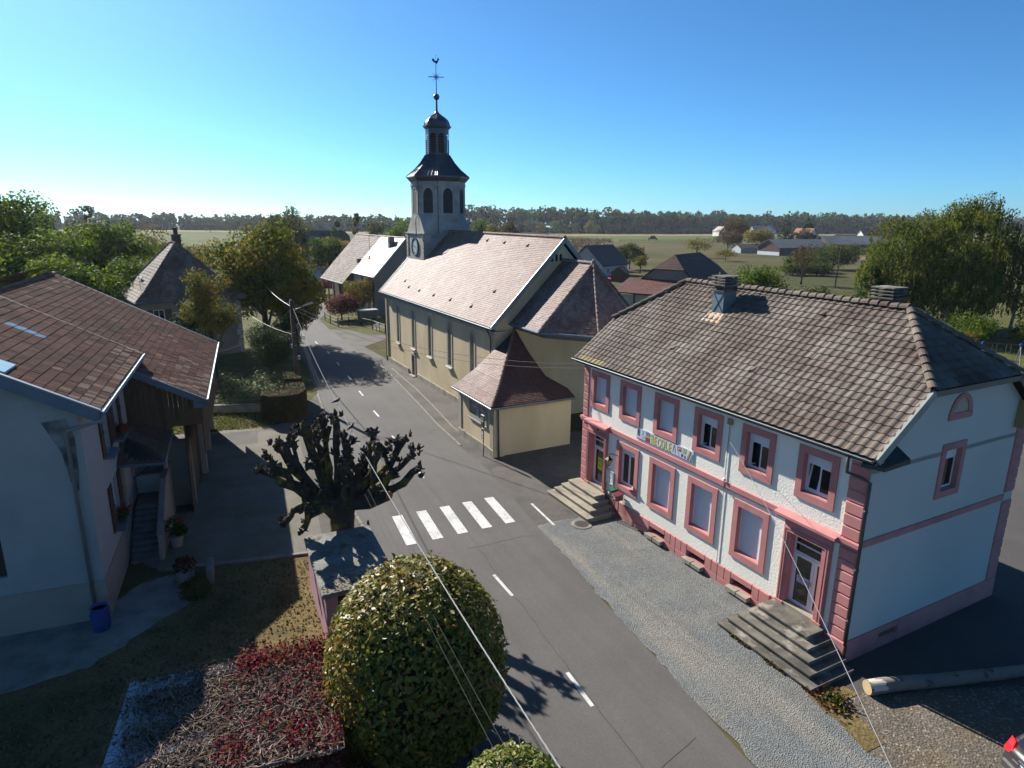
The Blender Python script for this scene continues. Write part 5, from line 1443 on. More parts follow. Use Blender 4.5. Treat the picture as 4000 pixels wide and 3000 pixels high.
def sacristy():
    x0, x1, y0, y1 = 24.7, 29.8, -2.88, 2.6
    TF_ = Matrix.Translation((0, y0, 0))
    ops = [(26.55, 1.98, 27.45, 3.0 - .08), (27.85, 1.98, 28.75, 3.0 - .08)]
    mb = MB(); mb.T = TF_; mb.wall(x0, x1, 0, 3.25, ops, .22); mb.T = None
    mb.quad((x1, y0, 0), (x1, y1, 0), (x1, y1, 3.25), (x1, y0, 3.25)); mb.quad((x0, y1, 0), (x0, y0, 0), (x0, y0, 3.25), (x0, y1, 3.25))
    mb.build('sacristy_wall', M_CREAM, church)
    f = MB(); f.T = TF_
    f.box(26.36, -.06, 1.72, 28.94, 0, 1.98); f.box(26.36, -.06, 2.92, 28.94, 0, 3.12); f.box(26.36, -.06, 1.98, 26.55, 0, 2.92); f.box(27.45, -.06, 1.98, 27.85, 0, 2.92); f.box(28.75, -.06, 1.98, 28.94, 0, 2.92); f.box(26.30, -.11, 1.66, 29.0, 0, 1.72)
    fr = f.build('window_surround', M_TRIMG, church)
    for a, b in ((26.55, 27.45), (27.85, 28.75)):
        g = MB(); g.T = TF_; g.box(a, .19, 1.98, b, .2, 2.92); g.build('pane', M_GLASS, fr)
        g = MB(); g.T = TF_
        for k in range(1, 6): g.box(a + (b - a) * k / 6 - .013, .07, 1.98, a + (b - a) * k / 6 + .013, .095, 2.92)
        g.box(a, .06, 2.46, b, .10, 2.5); g.build('window_bar', M_WHITE, fr)
    m = MB(); m.box(x1 - .42, y0 - .05, .48, x1 + .05, y0, 3.12); m.build('corner_strip', M_TRIMG, church)
    m = MB(); m.box(x1, y0 - .05, .48, x1 + .05, y0 + .62, 3.12); m.build('corner_strip', M_CREAM, church)
    m = MB(); m.box(x0 - .02, y0 - .05, .48, x0 + .4, y0, 3.12); m.build('corner_strip', M_TRIMG, church)
    n = 5
    for k in range(n):
        a, b = x0 + (x1 - x0) * k / n, x0 + (x1 - x0) * (k + 1) / n
        m = MB(); m.bevbox(a + .005, y0 - .10, -.2, b - .005, y0, .48, .02); m.build('plinth_stone', M_PLIN, church)
    m = MB(); m.bevbox(x1, y0 - .10, -.2, x1 + .10, y0 + .7, .48, .02); m.build('plinth_stone', M_CREAM, church)

def tower():
    cx, cy, h = 1.65, 5.15, 2.40
    # square stage and the pyramidal transition (octagon across flats 2*af)
    zb, zq, zo, zt = 9.0, 12.45, 14.3, 17.35
    af = 2.38
    m = MB(); m.box(cx - h, cy - h, zb, cx + h, cy + h, zq - .02)
    m.build('tower_core', M_STONE, church)
    # coursed ashlar blocks on the two faces towards the street and the nave
    rg = random.Random(5)
    cache = {}
    def ash(T, x0, x1, z0, z1, course, t=.05, lo=.5, hi=1.0, skip=None):
        n = max(1, round((z1 - z0) / course)); hh = (z1 - z0) / n
        for r in range(n):
            x = x0
            while x < x1 - .05:
                L = rg.choice([.5, .65, .8, .95]) if x + .5 < x1 else x1 - x
                if x1 - (x + L) < .3: L = x1 - x
                L = round(min(L, x1 - x), 2)
                if not (skip and skip(x, x + L, z0 + r * hh, z0 + (r + 1) * hh)):
                    key = (L, round(hh, 3), t)
                    if key not in cache:
                        q = MB(); q.T = Matrix.Rotation(R(90), 4, 'X'); q.bevbox(.006, .006, 0, L - .006, hh - .006, t, .012); cache[key] = q.mesh('ashlar_block', M_STONE)
                    o = bpy.data.objects.new('ashlar_block', cache[key]); COL.objects.link(o); o.parent = church
                    o.matrix_local = T @ Matrix.Translation((x, rg.uniform(0, .012), z0 + r * hh))
                x += L
    TS = frame_mat((cx - h, cy - h, 0), (1, 0, 0), (0, 1, 0))
    TE = frame_mat((cx + h, cy - h, 0), (0, 1, 0), (-1, 0, 0))
    ash(TS, .52, 2 * h - .52, 10.3, zq - .02, .36)
    ash(TE, .0, 2 * h, 10.0, zq - .02, .36)
    # corner quoins on the clock face
    for xx in (0.0, 2 * h - .5):
        for r in range(5):
            q = MB(); q.T = TS; q.bevbox(xx, -.12, 10.35 + r * .42, xx + .5, 0, 10.35 + r * .42 + .36, .02); q.build('quoin_block', M_STONE, church)
    q = MB(); q.T = TS; q.box(-.05, -.14, 9.95, 2 * h + .05, 0, 10.28); q.build('string_course', M_STONE, church)
    q = MB()
    for d, z0, z1 in ((.10, zq - .02, zq + .07), (.18, zq + .07, zq + .16)): q.box(cx - h - d, cy - h - d, z0, cx + h + d, cy + h + d, z1)
    q.build('cornice', M_STONE, church)
    # octagon
    n = 8; r8 = af / math.cos(math.pi / 8)
    ang = [math.pi / 8 + k * math.pi / 4 for k in range(8)]
    oc = lambda r, z: [(cx + r * math.cos(t), cy + r * math.sin(t), z) for t in ang]
    q = MB(); o0 = oc(r8 - .03, zq); o1 = oc(r8 - .03, zt)
    q.add(o0 + o1, [(k, (k + 1) % 8, 8 + (k + 1) % 8, 8 + k) for k in range(8)]); q.build('tower_core', M_STONE, church)
    zz0 = zq + .16
    spur = MB()
    for sx in (1, -1):
        for sy in (1, -1):
            C = (cx + sx * h, cy + sy * h, zz0)
            # octagon vertices on the two faces at this corner
            a = math.tan(math.pi / 8) * af
            A = (cx + sx * af, cy + sy * a, zz0); B = (cx + sx * a, cy + sy * af, zz0); Tt = (cx + sx * af * .90, cy + sy * af * .90, zz0)
            tp = (cx + sx * (af + a) / 2, cy + sy * (af + a) / 2, zo + .0)
            P = [C, (cx + sx * h, cy + sy * a, zz0), (cx + sx * a, cy + sy * h, zz0), (cx + sx * af, cy + sy * a, zo), (cx + sx * a, cy + sy * af, zo)]
            f = [(0, 1, 3), (0, 4, 2), (0, 3, 4)]
            if sx * sy < 0: f = [t[::-1] for t in f]
            spur.add(P, f)
    spur.build('tower_spurs', M_STONE, church)
    # each side of the octagon: blocks, louvred window
    side = 2 * af * math.tan(math.pi / 8)
    for k in range(8):
        t = k * math.pi / 4
        nx, ny = math.cos(t), math.sin(t)
        O = (cx + nx * af + ny * side / 2, cy + ny * af - nx * side / 2, 0)
        T = frame_mat(O, (-ny, nx, 0), (-nx, -ny, 0))
        vis = (ny < -.3) or (nx > .3)
        ww, z0, z1 = .98, 14.45, 16.72
        if vis:
            c = side / 2
            ash(T, 0, c - ww / 2 - .12, zo + .02, 16.1, .37, .04); ash(T, c + ww / 2 + .12, side, zo + .02, 16.1, .37, .04); ash(T, 0, c - ww / 2 - .12, 16.1, 16.95, .425, .04); ash(T, c + ww / 2 + .12, side, 16.1, 16.95, .425, .04)
            ash(T, 0, side, zq + .16, zo, .37, .04) if k % 2 == 0 else None
        fr = MB(); fr.T = T
        o_ = [(x, z) for x, z in arched(side / 2, z0 - .05, z1 + .13, ww + .24)]; i_ = arched(side / 2, z0, z1, ww)
        nn = len(o_)
        fr.add([(a, -.05, b) for a, b in o_] + [(a, -.05, b) for a, b in i_] + [(a, .0, b) for a, b in o_] + [(a, .2, b) for a, b in i_], [(j, (j + 1) % nn, nn + (j + 1) % nn, nn + j) for j in range(nn)] + [(j, 2 * nn + j, 2 * nn + (j + 1) % nn, (j + 1) % nn) for j in range(nn)])
        f_ = fr.build('belfry_surround', M_STONE, church)
        g = MB(); g.T = T; g.poly([(a, -.005, b) for a, b in i_]); g.build('belfry_opening', M_DARK, f_)
        lv = MB(); lv.T = T
        zz = z0 + .1
        while zz < z1 - .1:
            half = ww / 2 if zz < z1 - .66 else ww / 2 * math.sqrt(max(.03, 1 - ((zz - (z1 - .66)) / .66) ** 2))
            lv.add([(side / 2 - half, -.045, zz - .07), (side / 2 + half, -.045, zz - .07), (side / 2 + half, -.008, zz + .06), (side / 2 - half, -.008, zz + .06)], [(0, 1, 2, 3)]); zz += .19
        lv.build('louvre', mat('louvre_wood', (.05, .05, .052), rough=.8, var=.15), f_)
    def ring(r0, z0, r1, z1, nm, m_, fill=False):
        q = MB(); a = oc(r0 / math.cos(math.pi / 8), z0); b = oc(r1 / math.cos(math.pi / 8), z1)
        q.add(a + b, [(k, (k + 1) % 8, 8 + (k + 1) % 8, 8 + k) for k in range(8)] + [tuple(range(8, 16)), tuple(range(7, -1, -1))])
        return q.build(nm, m_, church)
    ring(af + .10, 16.95, af + .10, 17.08, 'string_course', M_STONE)
    ring(af + .03, 17.08, af + .05, 17.34, 'frieze', M_STONE)
    ring(af + .10, 17.34, af + .36, 17.66, 'cornice', M_LEAD); ring(af + .42, 17.66, af + .42, 17.80, 'cornice', M_LEAD)
    # lower roof with standing seams
    q = MB(); q.lathe([((af + .42) / math.cos(math.pi / 8), 17.80), (2.05 / math.cos(math.pi / 8), 18.45), (1.5 / math.cos(math.pi / 8), 19.1), (1.06 / math.cos(math.pi / 8), 19.82)], 8, (cx, cy), math.pi / 8); rf = q.build('spire_roof', M_LEAD, church)
    q = MB()
    prof = [(af + .42, 17.80), (2.05, 18.45), (1.5, 19.1), (1.06, 19.82)]
    for k in range(8):
        t = k * math.pi / 4; nx, ny = math.cos(t), math.sin(t)
        for s in (-.8, -.48, -.16, .16, .48, .8, 1.0):
            pts = []
            for r, z in prof:
                e = s * r * math.tan(math.pi / 8)
                pts.append((cx + nx * (r + .012) - ny * e, cy + ny * (r + .012) + nx * e, z + .012))
            q.tube(pts, .022 if s < 1 else .035, 4)
    q.build('standing_seam', M_LEAD, rf)
    # lantern
    rl = 1.02
    lt = MB(); lt.lathe([(rl * .80, 19.8), (rl * .80, 22.2)], 8, (cx, cy), math.pi / 8); lan = lt.build('lantern', M_DARK, church)
    sl = 2 * rl * math.tan(math.pi / 8)
    for k in range(8):
        t = k * math.pi / 4; nx, ny = math.cos(t), math.sin(t)
        O = (cx + nx * rl + ny * sl / 2, cy + ny * rl - nx * sl / 2, 0); T = frame_mat(O, (-ny, nx, 0), (-nx, -ny, 0))
        q = MB(); q.T = T
        i_ = arched(sl / 2, 19.95, 21.72, sl - .26)
        q.box(0, -.02, 19.78, .13, .05, 21.2); q.box(sl - .13, -.02, 19.78, sl, .05, 21.2); q.box(0, -.02, 19.78, sl, .06, 19.95)
        arc = i_[2:]
        q.add([(a, 0, b) for a, b in arc] + [(sl - sl * j / (len(arc) - 1), 0, 22.15) for j in range(len(arc))], [(j, len(arc) + j, len(arc) + j + 1, j + 1) for j in range(len(arc) - 1)])
        q.poly([(sl, 0, 21.1), (sl, 0, 22.15), (sl - .13, 0, 21.1)]); q.poly([(0, 0, 21.1), (.13, 0, 21.1), (0, 0, 22.15)])
        q.build('lantern_side', M_LEAD, lan)
        q = MB(); q.T = T
        for j in range(9): z = 20.0 + j * .18; q.add([(.13, .02, z), (sl - .13, .02, z), (sl - .13, .09, z + .1), (.13, .09, z + .1)], [(0, 1, 2, 3)])
        q.build('louvre', bpy.data.materials['louvre_wood'], lan)
    ring(rl + .04, 22.12, rl + .20, 22.32, 'cornice', M_LEAD); ring(rl + .24, 22.32, rl + .24, 22.42, 'cornice', M_LEAD)
    q = MB(); q.lathe([(x / math.cos(math.pi / 8), z) for x, z in ((1.12, 22.42), (1.06, 22.72), (.92, 22.98), (.66, 23.2), (.42, 23.36), (.24, 23.52), (.13, 23.72))], 8, (cx, cy), math.pi / 8); dm = q.build('dome', M_LEAD, church)
    q = MB()
    for k in range(8):
        t = math.pi / 8 + k * math.pi / 4
        q.tube([(cx + r / math.cos(math.pi / 8) * math.cos(t), cy + r / math.cos(math.pi / 8) * math.sin(t), z) for r, z in ((1.12, 22.43), (1.06, 22.72), (.92, 22.98), (.66, 23.2), (.42, 23.36), (.24, 23.52))], .035, 5)
    q.build('dome_rib', M_LEAD, dm)
    q = MB(); q.lathe([(.12, 23.68), (.095, 24.0), (.085, 24.72)], 10, (cx, cy)); q.build('stem', M_LEAD, church)
    q = MB(); q.lathe([(.29 * math.sin(math.pi * j / 10) + .001, 24.98 - .29 * math.cos(math.pi * j / 10)) for j in range(11)], 14, (cx, cy)); q.build('ball', M_LEAD, church, smooth=True)
    # cross and weathercock, turned to face the street junction
    wx = thing('weathercock', 'wrought iron cross and weathercock on top of the bell tower', 'weathercock', (-7.32, 65.53, 25.2), R(6))
    wx.location = tuple(Matrix.Translation(CH_O) @ Matrix.Rotation(CH_R, 4, 'Z') @ Vector((cx, cy, 25.2)))
    q = MB(); q.tube([(0, 0, 0), (0, 0, 2.75)], [.05, .028], 6); q.build('rod', M_IRON, wx)
    q = MB(); q.tube([(-.72, 0, 1.50), (.72, 0, 1.50)], .038, 5)
    for a in (45, 135, 225, 315): q.tube([(0, 0, 1.5), (.52 * math.cos(R(a)), 0, 1.5 + .52 * math.sin(R(a)))], [.02, .008], 4)
    for a in (22, 68, 112, 158, 202, 248, 292, 338): q.tube([(0, 0, 1.5), (.28 * math.cos(R(a)), 0, 1.5 + .28 * math.sin(R(a)))], .009, 4)
    q.tube([(.2 * math.cos(R(a)), 0, 1.5 + .2 * math.sin(R(a))) for a in range(0, 361, 30)], .012, 4, cap=False)
    q.build('cross', M_IRON, wx)
    ck = [(-.34, .12), (-.26, .02), (-.12, -.06), (.02, -.12), (.06, -.2), (.10, -.12), (.2, -.02), (.22, .12), (.28, .16), (.36, .20), (.28, .24), (.26, .32), (.20, .38), (.15, .30), (.12, .14), (.0, .10), (-.12, .14), (-.16, .26), (-.26, .30), (-.36, .24)]
    q = MB(); q.extrude([(x, -.015, z + 2.78) for x, z in ck], (0, .03, 0)); q.tube([(0, 0, 3.0), (0, 0, 3.38)], .012, 4); q.lathe([(.001, 3.28), (.05, 3.36), (.001, 3.46)], 6); q.build('cock', M_IRON, wx)
    # clock
    cl = thing('tower_clock', 'pale blue clock face with dark numerals on the tower side above the nave', 'clock', (0, 0, 0), 0)
    cl.matrix_world = Matrix.Translation(CH_O) @ Matrix.Rotation(CH_R, 4, 'Z') @ Matrix.Translation((cx + .0, cy - h - .075, 11.28))
    def disc(r0, r1, y0, y1, nm, mm, n=28):
        q = MB(); V = []; F = []
        for j in range(n):
            t = 2 * math.pi * j / n
            for r, y in ((r0, y0), (r1, y0), (r1, y1)): V.append((r * math.cos(t), y, r * math.sin(t)))
        for j in range(n):
            k2 = (j + 1) % n
            F += [(j * 3, j * 3 + 1, k2 * 3 + 1, k2 * 3), (j * 3 + 1, j * 3 + 2, k2 * 3 + 2, k2 * 3 + 1)]
        q.add(V, F); return q.build(nm, mm, cl)
    disc(0.0, .80, -.03, .03, 'dial', mat('clock_blue', (.36, .45, .50), rough=.6, var=.05)); disc(.79, .88, -.08, .05, 'rim', M_LEAD)
    q = MB()
    dk = mat('clock_black', (.03, .04, .05), var=0)
    NUM = ['III', 'II', 'I', 'XII', 'XI', 'X', 'IX', 'VIII', 'VII', 'VI', 'V', 'IV']
    for j, s in enumerate(NUM):
        t = R(30 * j); wid = .05 * len(s)
        for i, c_ in enumerate(s):
            off = (i - (len(s) - 1) / 2) * .075
            rad = Vector((math.cos(t), 0, math.sin(t))); tan = Vector((math.sin(t), 0, -math.cos(t)))
            def stroke(a, b):
                pa = rad * a[1] + tan * (off + a[0]); pb = rad * b[1] + tan * (off + b[0]); d = (pb - pa).normalized(); sdd = Vector((-d.z, 0, d.x)) * .014
                q.add([(p.x, -.042, p.z) for p in (pa + sdd, pa - sdd, pb - sdd, pb + sdd)], [(0, 1, 2, 3)])
            if c_ == 'I': stroke((0, .52), (0, .73))
            elif c_ == 'X': stroke((-.03, .52), (.03, .73)); stroke((.03, .52), (-.03, .73))
            else: stroke((0, .52), (-.03, .73)); stroke((0, .52), (.03, .73))
    q.build('numerals', dk, cl)
    for a, L, w_, nm in ((-15, .62, .03, 'minute_hand'), (-28, .40, .04, 'hour_hand')):
        d = Vector((math.cos(R(a + (180 if nm == 'minute_hand' else 0))), 0, math.sin(R(a + (180 if nm == 'minute_hand' else 0))))); sdd = Vector((-d.z, 0, d.x)) * w_
        q = MB(); q.extrude([(p.x, -.06, p.z) for p in (-d * .12 + sdd, -d * .12 - sdd, d * L - sdd * .4, d * L + sdd * .4)], (0, .012, 0)); q.build(nm, dk, cl)
    # rain pipes on the octagon
    for t in (-22.5, -67.5):
        q = MB(); c_, s_ = math.cos(R(t)), math.sin(R(t)); rr = r8 + .06
        q.tube([(cx + rr * c_, cy + rr * s_, 17.5), (cx + rr * c_, cy + rr * s_, 14.4), (cx + (rr + .35) * c_, cy + (rr + .35) * s_, 13.9), (cx + (rr + .35) * c_, cy + (rr + .35) * s_, 12.5)], .045, 6); q.build('rain_pipe', M_LEAD, church)
church_body(); church_roofs(); sacristy(); tower()

# bus stop post in front of the sacristy
SAC = Matrix.Translation(CH_O) @ Matrix.Rotation(CH_R, 4, 'Z')
p = SAC @ Vector((29.35, -3.35, 0))
bs = thing('bus_stop_sign', 'bus stop post with two small dark panels in front of the sacristy windows', 'sign', p, CH_R)
m = MB(); m.tube([(0, 0, 0), (0, 0, 2.62)], .03, 8); m.build('post', M_POLE, bs)
m = MB(); m.bevbox(-.24, -.05, 1.95, .14, .03, 2.6, .01); a = m.build('stop_panel', mat('dark_sign', (.02, .025, .03), rough=.4, var=.05), bs)
m = MB(); m.box(-.24, -.054, 2.42, .14, -.05, 2.44); m.box(-.24, -.054, 2.28, .14, -.05, 2.30); m.box(-.2, -.054, 2.2, .05, -.05, 2.23); m.build('print', M_WHITE, a)
m = MB(); m.box(-.24, -.05, 2.601, .14, .03, 2.625); m.build('top_edge', M_WHITE, a)
m = MB(); m.bevbox(-.17, -.05, 1.15, .13, -.01, 1.78, .01); a = m.build('timetable_case', bpy.data.materials['dark_sign'], bs)
m = MB(); m.box(-.13, -.054, 1.36, .09, -.05, 1.62); m.box(-.13, -.054, 1.2, .09, -.05, 1.32); m.build('sheet_of_paper', mat('mauve_paper', (.5, .46, .58), var=.05), a)
m = MB(); m.box(-.17, -.05, 1.781, .13, -.01, 1.80); m.build('top_edge', M_WHITE, a)
# ------------------------------------------------------------------ the farmhouse on the left
HO = (-14.36, 20.51, 0); HR = R(22)
HM = Matrix.Translation(HO) @ Matrix.Rotation(HR, 4, 'Z')
fh = thing('farmhouse', 'pale rendered farmhouse with a brown ribbed tile roof, brown shutters and a covered outside stair', 'house', HO, HR)
def house_left():
    sl = .563; XE = 3.29; YD = 7.66
    zr = lambda x: 7.74 + sl * (.70 - x)       # roof surface, near street slope
    zf = lambda x: 5.78 + .553 * (XE - x)      # far section, half a metre lower
    XR = -5.2; ZR = zr(XR); ZF = zf(XR); YN, YF, YJ = -.32, 22.4, 9.5; XN = .70
    # gable wall towards the camera
    mb = MB(); mb.wall(-9.9, 0, 1.48, 7.5, [(-3.9, 2.15, -2.72, 3.6)], .2)
    mb.poly([(-9.9, 0, 7.5), (0, 0, 7.5), (0, 0, zr(0) - .25), (XR, 0, ZR - .25), (-9.9, 0, zr(2 * XR + 9.9) - .25)])
    mb.build('gable_wall', M_HWALL, fh)
    m = MB(); m.box(-9.95, -.05, -.3, .05, .0, 1.48); m.build('plinth', M_BEIGE, fh)
    m = MB(); m.box(-3.9, .15, 2.15, -2.72, .19, 3.6); m.build('window_shade', M_SHUT, fh)
    # street wall
    T = frame_mat((0, 0, 0), (0, 1, 0), (-1, 0, 0))
    U = [(3.05, 5.10, 4.0, 6.85), (5.15, 5.10, 6.1, 6.85)]; Lw = [(3.02, 2.10, 4.15, 3.95), (7.9, 2.0, 8.8, 4.0)]
    cel = [(3.3, .35, 3.95, .95)]
    mb = MB(); mb.T = T; mb.wall(0, 9.5, 1.48, 7.85, U + Lw, .22); mb.wall(9.5, 22.2, 1.48, 7.3, [], .2)
    mb.build('street_wall', M_HWALL2, fh)
    mb = MB(); mb.T = T; mb.box(0, -.04, -.3, 9.5, 0, 1.48); mb.build('plinth', M_BEIGE, fh)
    m = MB(); m.quad((-9.9, 22.2, 0), (0, 22.2, 0), (0, 22.2, 7.3), (-9.9, 22.2, 7.3)); m.poly([(-9.9, 22.2, 7.3), (0, 22.2, 7.3), (XR, 22.2, ZF - .3)]); m.quad((-9.9, 0, 0), (-9.9, 22.2, 0), (-9.9, 22.2, 7.3), (-9.9, 0, 7.5)); m.build('rear_wall', M_HWALL, fh)
    for (a, b, c, d) in U + Lw:
        f = MB(); f.T = T; f.frame(a, b, c, d, .06, .14, .2); f.box((a + c) / 2 - .03, .14, b, (a + c) / 2 + .03, .2, d); wf = f.build('window_frame', M_WHITE, fh)
        f = MB(); f.T = T; f.box(a + .06, .18, b + .06, c - .06, .19, d - .06); f.build('pane', M_GLASS, wf)
        f = MB(); f.T = T; f.add([(a - .12, -.30, b - .10), (c + .12, -.30, b - .10), (c + .12, .05, b), (a - .12, .05, b), (a - .12, -.30, b - .16), (c + .12, -.30, b - .16), (c + .12, .05, b - .16), (a - .12, .05, b - .16)], [(0, 1, 2, 3), (4, 5, 1, 0), (5, 6, 2, 1), (7, 4, 0, 3), (7, 6, 5, 4)]); f.build('sill', M_FASC, fh)
        if a < 7:
            for side in (0, 1):
                w = (c - a) / 2 + .05
                x0 = a - w - .04 if side == 0 else c + .04
                q = MB(); q.T = T; q.box(x0, -.055, b, x0 + w, -.015, d); s = q.build('shutter', M_SHUT, fh)
                q = MB(); q.T = T
                for z in (b + .18, (b + d) / 2, d - .22): q.box(x0 + .03, -.075, z, x0 + w - .03, -.056, z + .08)
                for k in range(1, 4): q.box(x0 + w * k / 4 - .004, -.058, b, x0 + w * k / 4 + .004, -.054, d)
                q.build('batten', M_SHUT, s)
    # roof slab
    m = MB(); off = -.04; XC = .4
    XB = 2 * XR - XN; ZF = zf(XR)
    for z_, q in ((zr, ((XN, YN), (XN, YJ), (XR, YJ), (XR, YN))), (zf, ((XE, YD), (XE, YJ), (XC, YJ), (XC, YD))), (zf, ((XE, YJ), (XE, YF), (XR, YF), (XR, YJ)))):
        m.poly([(x, y, z_(x) + off) for x, y in q]); m.poly([(x, y, z_(x) - .16) for x, y in q][::-1])
    m.poly([(XR, YN, ZR + off), (XR, YF, ZF + off), (XB, YF, zf(XN) + off), (XB, YN, zr(XN) + off)])
    roof = m.build('roof', M_DARK, fh)
    T_ = Tiler(fh, roof, 300)
    c = math.hypot(1, sl); wv = (-1 / c, 0, sl / c)
    sh = tile_shape(.235, .40, RIBS, tilt=.035, thick=.026)
    rnd = random.Random(9)
    pale = {}
    def odd1(a, b):
        if (b < .9 and rnd.random() < .28) or rnd.random() < .012: return 1
        if 5.55 - .0 <= a <= 6.2 and 5.8 < b < 7.4: return 1
        return 0
    # near section up to the flashing
    bl = (XN - XR) * c; bl2 = (XE - XR) * c
    def oddn(a, b):
        if 5.9 <= a <= 6.35 and (-2.0 - XN) * -c <= b <= (-3.2 - XN) * -c: return 2
        return odd1(a, b)
    clear = mat('clear_roof_sheet', (.34, .50, .54), rough=.25, spec=.6, var=.1, vscale=3)
    T_.face((XN, YN, zr(XN)), (0, 1, 0), wv, [(0, 0), (YJ - YN, 0), (YJ - YN, bl), (0, bl)], .235, .345, sh, [M_TILE_H, M_TILE_H2, clear], odd=oddn)
    T_.face((XE, YJ, zf(XE)), (0, 1, 0), wv, [(0, 0), (YF - YJ, 0), (YF - YJ, bl2), (0, bl2)], .235, .345, sh, [M_TILE_H, M_TILE_H2], odd=lambda a, b: 1 if ((b < 1.6 and a < 5 and rnd.random() < .3) or rnd.random() < .02) else 0)
    T_.face((XE, YD, zf(XE)), (0, 1, 0), wv, [(0, 0), (YJ - YD, 0), (YJ - YD, (XE - XC) * c), (0, (XE - XC) * c)], .235, .345, sh, [M_TILE_H, M_TILE_H2], odd=lambda a, b: 1 if ((b < 2.4 and rnd.random() < .34)) else 0)
    T_.face((XB, YF, zr(XN)), (0, -1, 0), (1 / c, 0, sl / c), [(0, 0), (YF - YN, 0), (YF - YN, bl), (0, bl)], .30, .345, tile_shape(.30, .4, FLAT, tilt=.03), [M_TILE_H], pick=False)
    T_.finish()
    ridge_caps(roof, (XR, YJ, ZR), (XR, YN, ZR), M_TILE_H, 26, .13); ridge_caps(roof, (XR, YF, ZF), (XR, YJ, ZF), M_TILE_H, 24, .13)
    def strip(pts, nm, m_, w=.1, h=.1):
        q = MB(); q.tube(pts, w, 4); return q.build(nm, m_, fh)
    # flashing between the two sections, verges, fascias, gutters
    q = MB(); q.add([(XN, YJ - .06, zr(XN) + .05), (XN, YJ + .04, zr(XN) + .05), (XR, YJ + .04, ZR + .05), (XR, YJ - .06, ZR + .05), (XN, YJ + .05, zf(XN) - .05), (XR, YJ + .05, ZF - .05)], [(0, 1, 2, 3), (1, 4, 5, 2)]); q.build('step_flashing', mat('dull_flashing', (.115, .10, .09), rough=.8, var=.2), fh)
    def verge(x0, x1, y, dz0, dz1, th, nm, m_, up=.06, zr=zr):
        q = MB(); q.add([(x0, y, zr(x0) + up), (x1, y, zr(x1) + up), (x1, y, zr(x1) - dz1), (x0, y, zr(x0) - dz0), (x0, y + th, zr(x0) + up), (x1, y + th, zr(x1) + up), (x1, y + th, zr(x1) - dz1), (x0, y + th, zr(x0) - dz0)], [(3, 2, 1, 0), (4, 5, 6, 7), (0, 1, 5, 4), (1, 2, 6, 5), (2, 3, 7, 6), (3, 0, 4, 7)]); return q.build(nm, m_, fh)
    verge(XN + .06, XR, YN - .10, .42, .42, .08, 'bargeboard', M_FASC)
    verge(XN + .04, XR, YN - .12, -.03, -.03, .14, 'verge_trim', M_GALV, .075)
    verge(XE + .05, XC, YD - .10, .27, .27, .08, 'bargeboard', M_FASC, .06, zf)
    verge(XE + .05, XR, YF + .02, .22, .22, .08, 'bargeboard', M_FASC, .06, zf)
    verge(XE + .04, XR, YF + .0, -.03, -.03, .14, 'verge_trim', M_GALV, .10, zf)
    q = MB(); q.box(XN + .0, YN - .1, zr(XN) - .26, XN + .05, YJ, zr(XN) - .02); q.build('eaves_fascia', M_FASC, fh)
    q = MB(); q.tube([(XN + .11, YN - .12, zr(XN) - .08), (XN + .11, YJ, zr(XN) - .08)], .07, 7); q.build('gutter', M_FASC, fh)
    q = MB(); q.tube([(XN + .13, YN - .14, zr(XN) - .01), (XN + .13, YJ, zr(XN) - .01)], .022, 5); q.build('gutter_lip', M_WHITE, fh)
    q = MB(); q.tube([(XE + .10, YD - .1, zf(XE) - .05), (XE + .10, YF + .1, zf(XE) - .05)], .07, 7); q.build('gutter', M_FASC, fh)
    q = MB(); q.tube([(XE + .13, YD - .12, zf(XE) + .03), (XE + .13, YF + .12, zf(XE) + .03)], .024, 5); q.build('gutter_lip', M_WHITE, fh)
    q = MB(); q.box(XE - .5, YD - .1, zf(XE) - .36, XE + .06, YD - .02, zf(XE) - .06); q.build('eaves_end_board', M_FASC, fh)
    # roof light and lifted sheet
    q = MB(); q.add([(-2.25, -.2, zr(-2.25) + .06), (-2.25, .95, zr(-2.25) + .06), (-1.55, .95, zr(-1.55) + .10), (-1.55, -.2, zr(-1.55) + .10), (-2.25, -.2, zr(-2.25) + .16), (-2.25, .95, zr(-2.25) + .16), (-1.55, .95, zr(-1.55) + .20), (-1.55, -.2, zr(-1.55) + .20)], [(4, 5, 6, 7), (0, 1, 5, 4), (1, 2, 6, 5), (2, 3, 7, 6), (3, 0, 4, 7)]); q.v = [(x - .15, y, z) for x, y, z in q.v]; q.build('roof_light', clear, roof)
    # downpipe at the corner
    q = MB(); q.tube([(XN + .10, YN - .12, zr(XN) - .12), (XN + .08, YN - .16, zr(XN) - .30), (-.30, -.20, 7.12), (-.38, -.12, 6.98), (-.38, -.10, .62)], .06, 8); q.build('downpipe', mat('pale_pipe', (.23, .24, .23), rough=.5, metal=.3, var=.15, vscale=1.2), fh, smooth=True)
    q = MB(); q.tube([(-.38, -.10, .66), (-.38, -.12, .3), (-.2, -.35, .16)], .07, 8); q.build('downpipe_foot', M_PIPE, fh)
    q = MB(); q.poly([(x, -.006, z) for x, z in ((-1.05, 7.42), (-.35, 7.48), (-.18, 6.8), (-.22, 5.6), (-.3, 4.9), (-.5, 5.3), (-.62, 6.3))]); q.build('damp_stain', mat('damp_stain', (.10, .095, .085), rough=.95, var=.3, vscale=2, col2=(.24, .24, .22), c2scale=1.8, c2at=.5), fh)
    # boarded porch gable under the far eaves, each board a part
    bot = [(.0, 5.0), (.17, 5.0), (.8, 4.6), (1.42, 4.22), (1.8, 4.42), (1.97, 4.7), (2.27, 5.03), (2.7, 5.33), (3.15, 5.6)]
    def zb(x): return float(np.interp(x, [p[0] for p in bot], [p[1] for p in bot]))
    n = 17
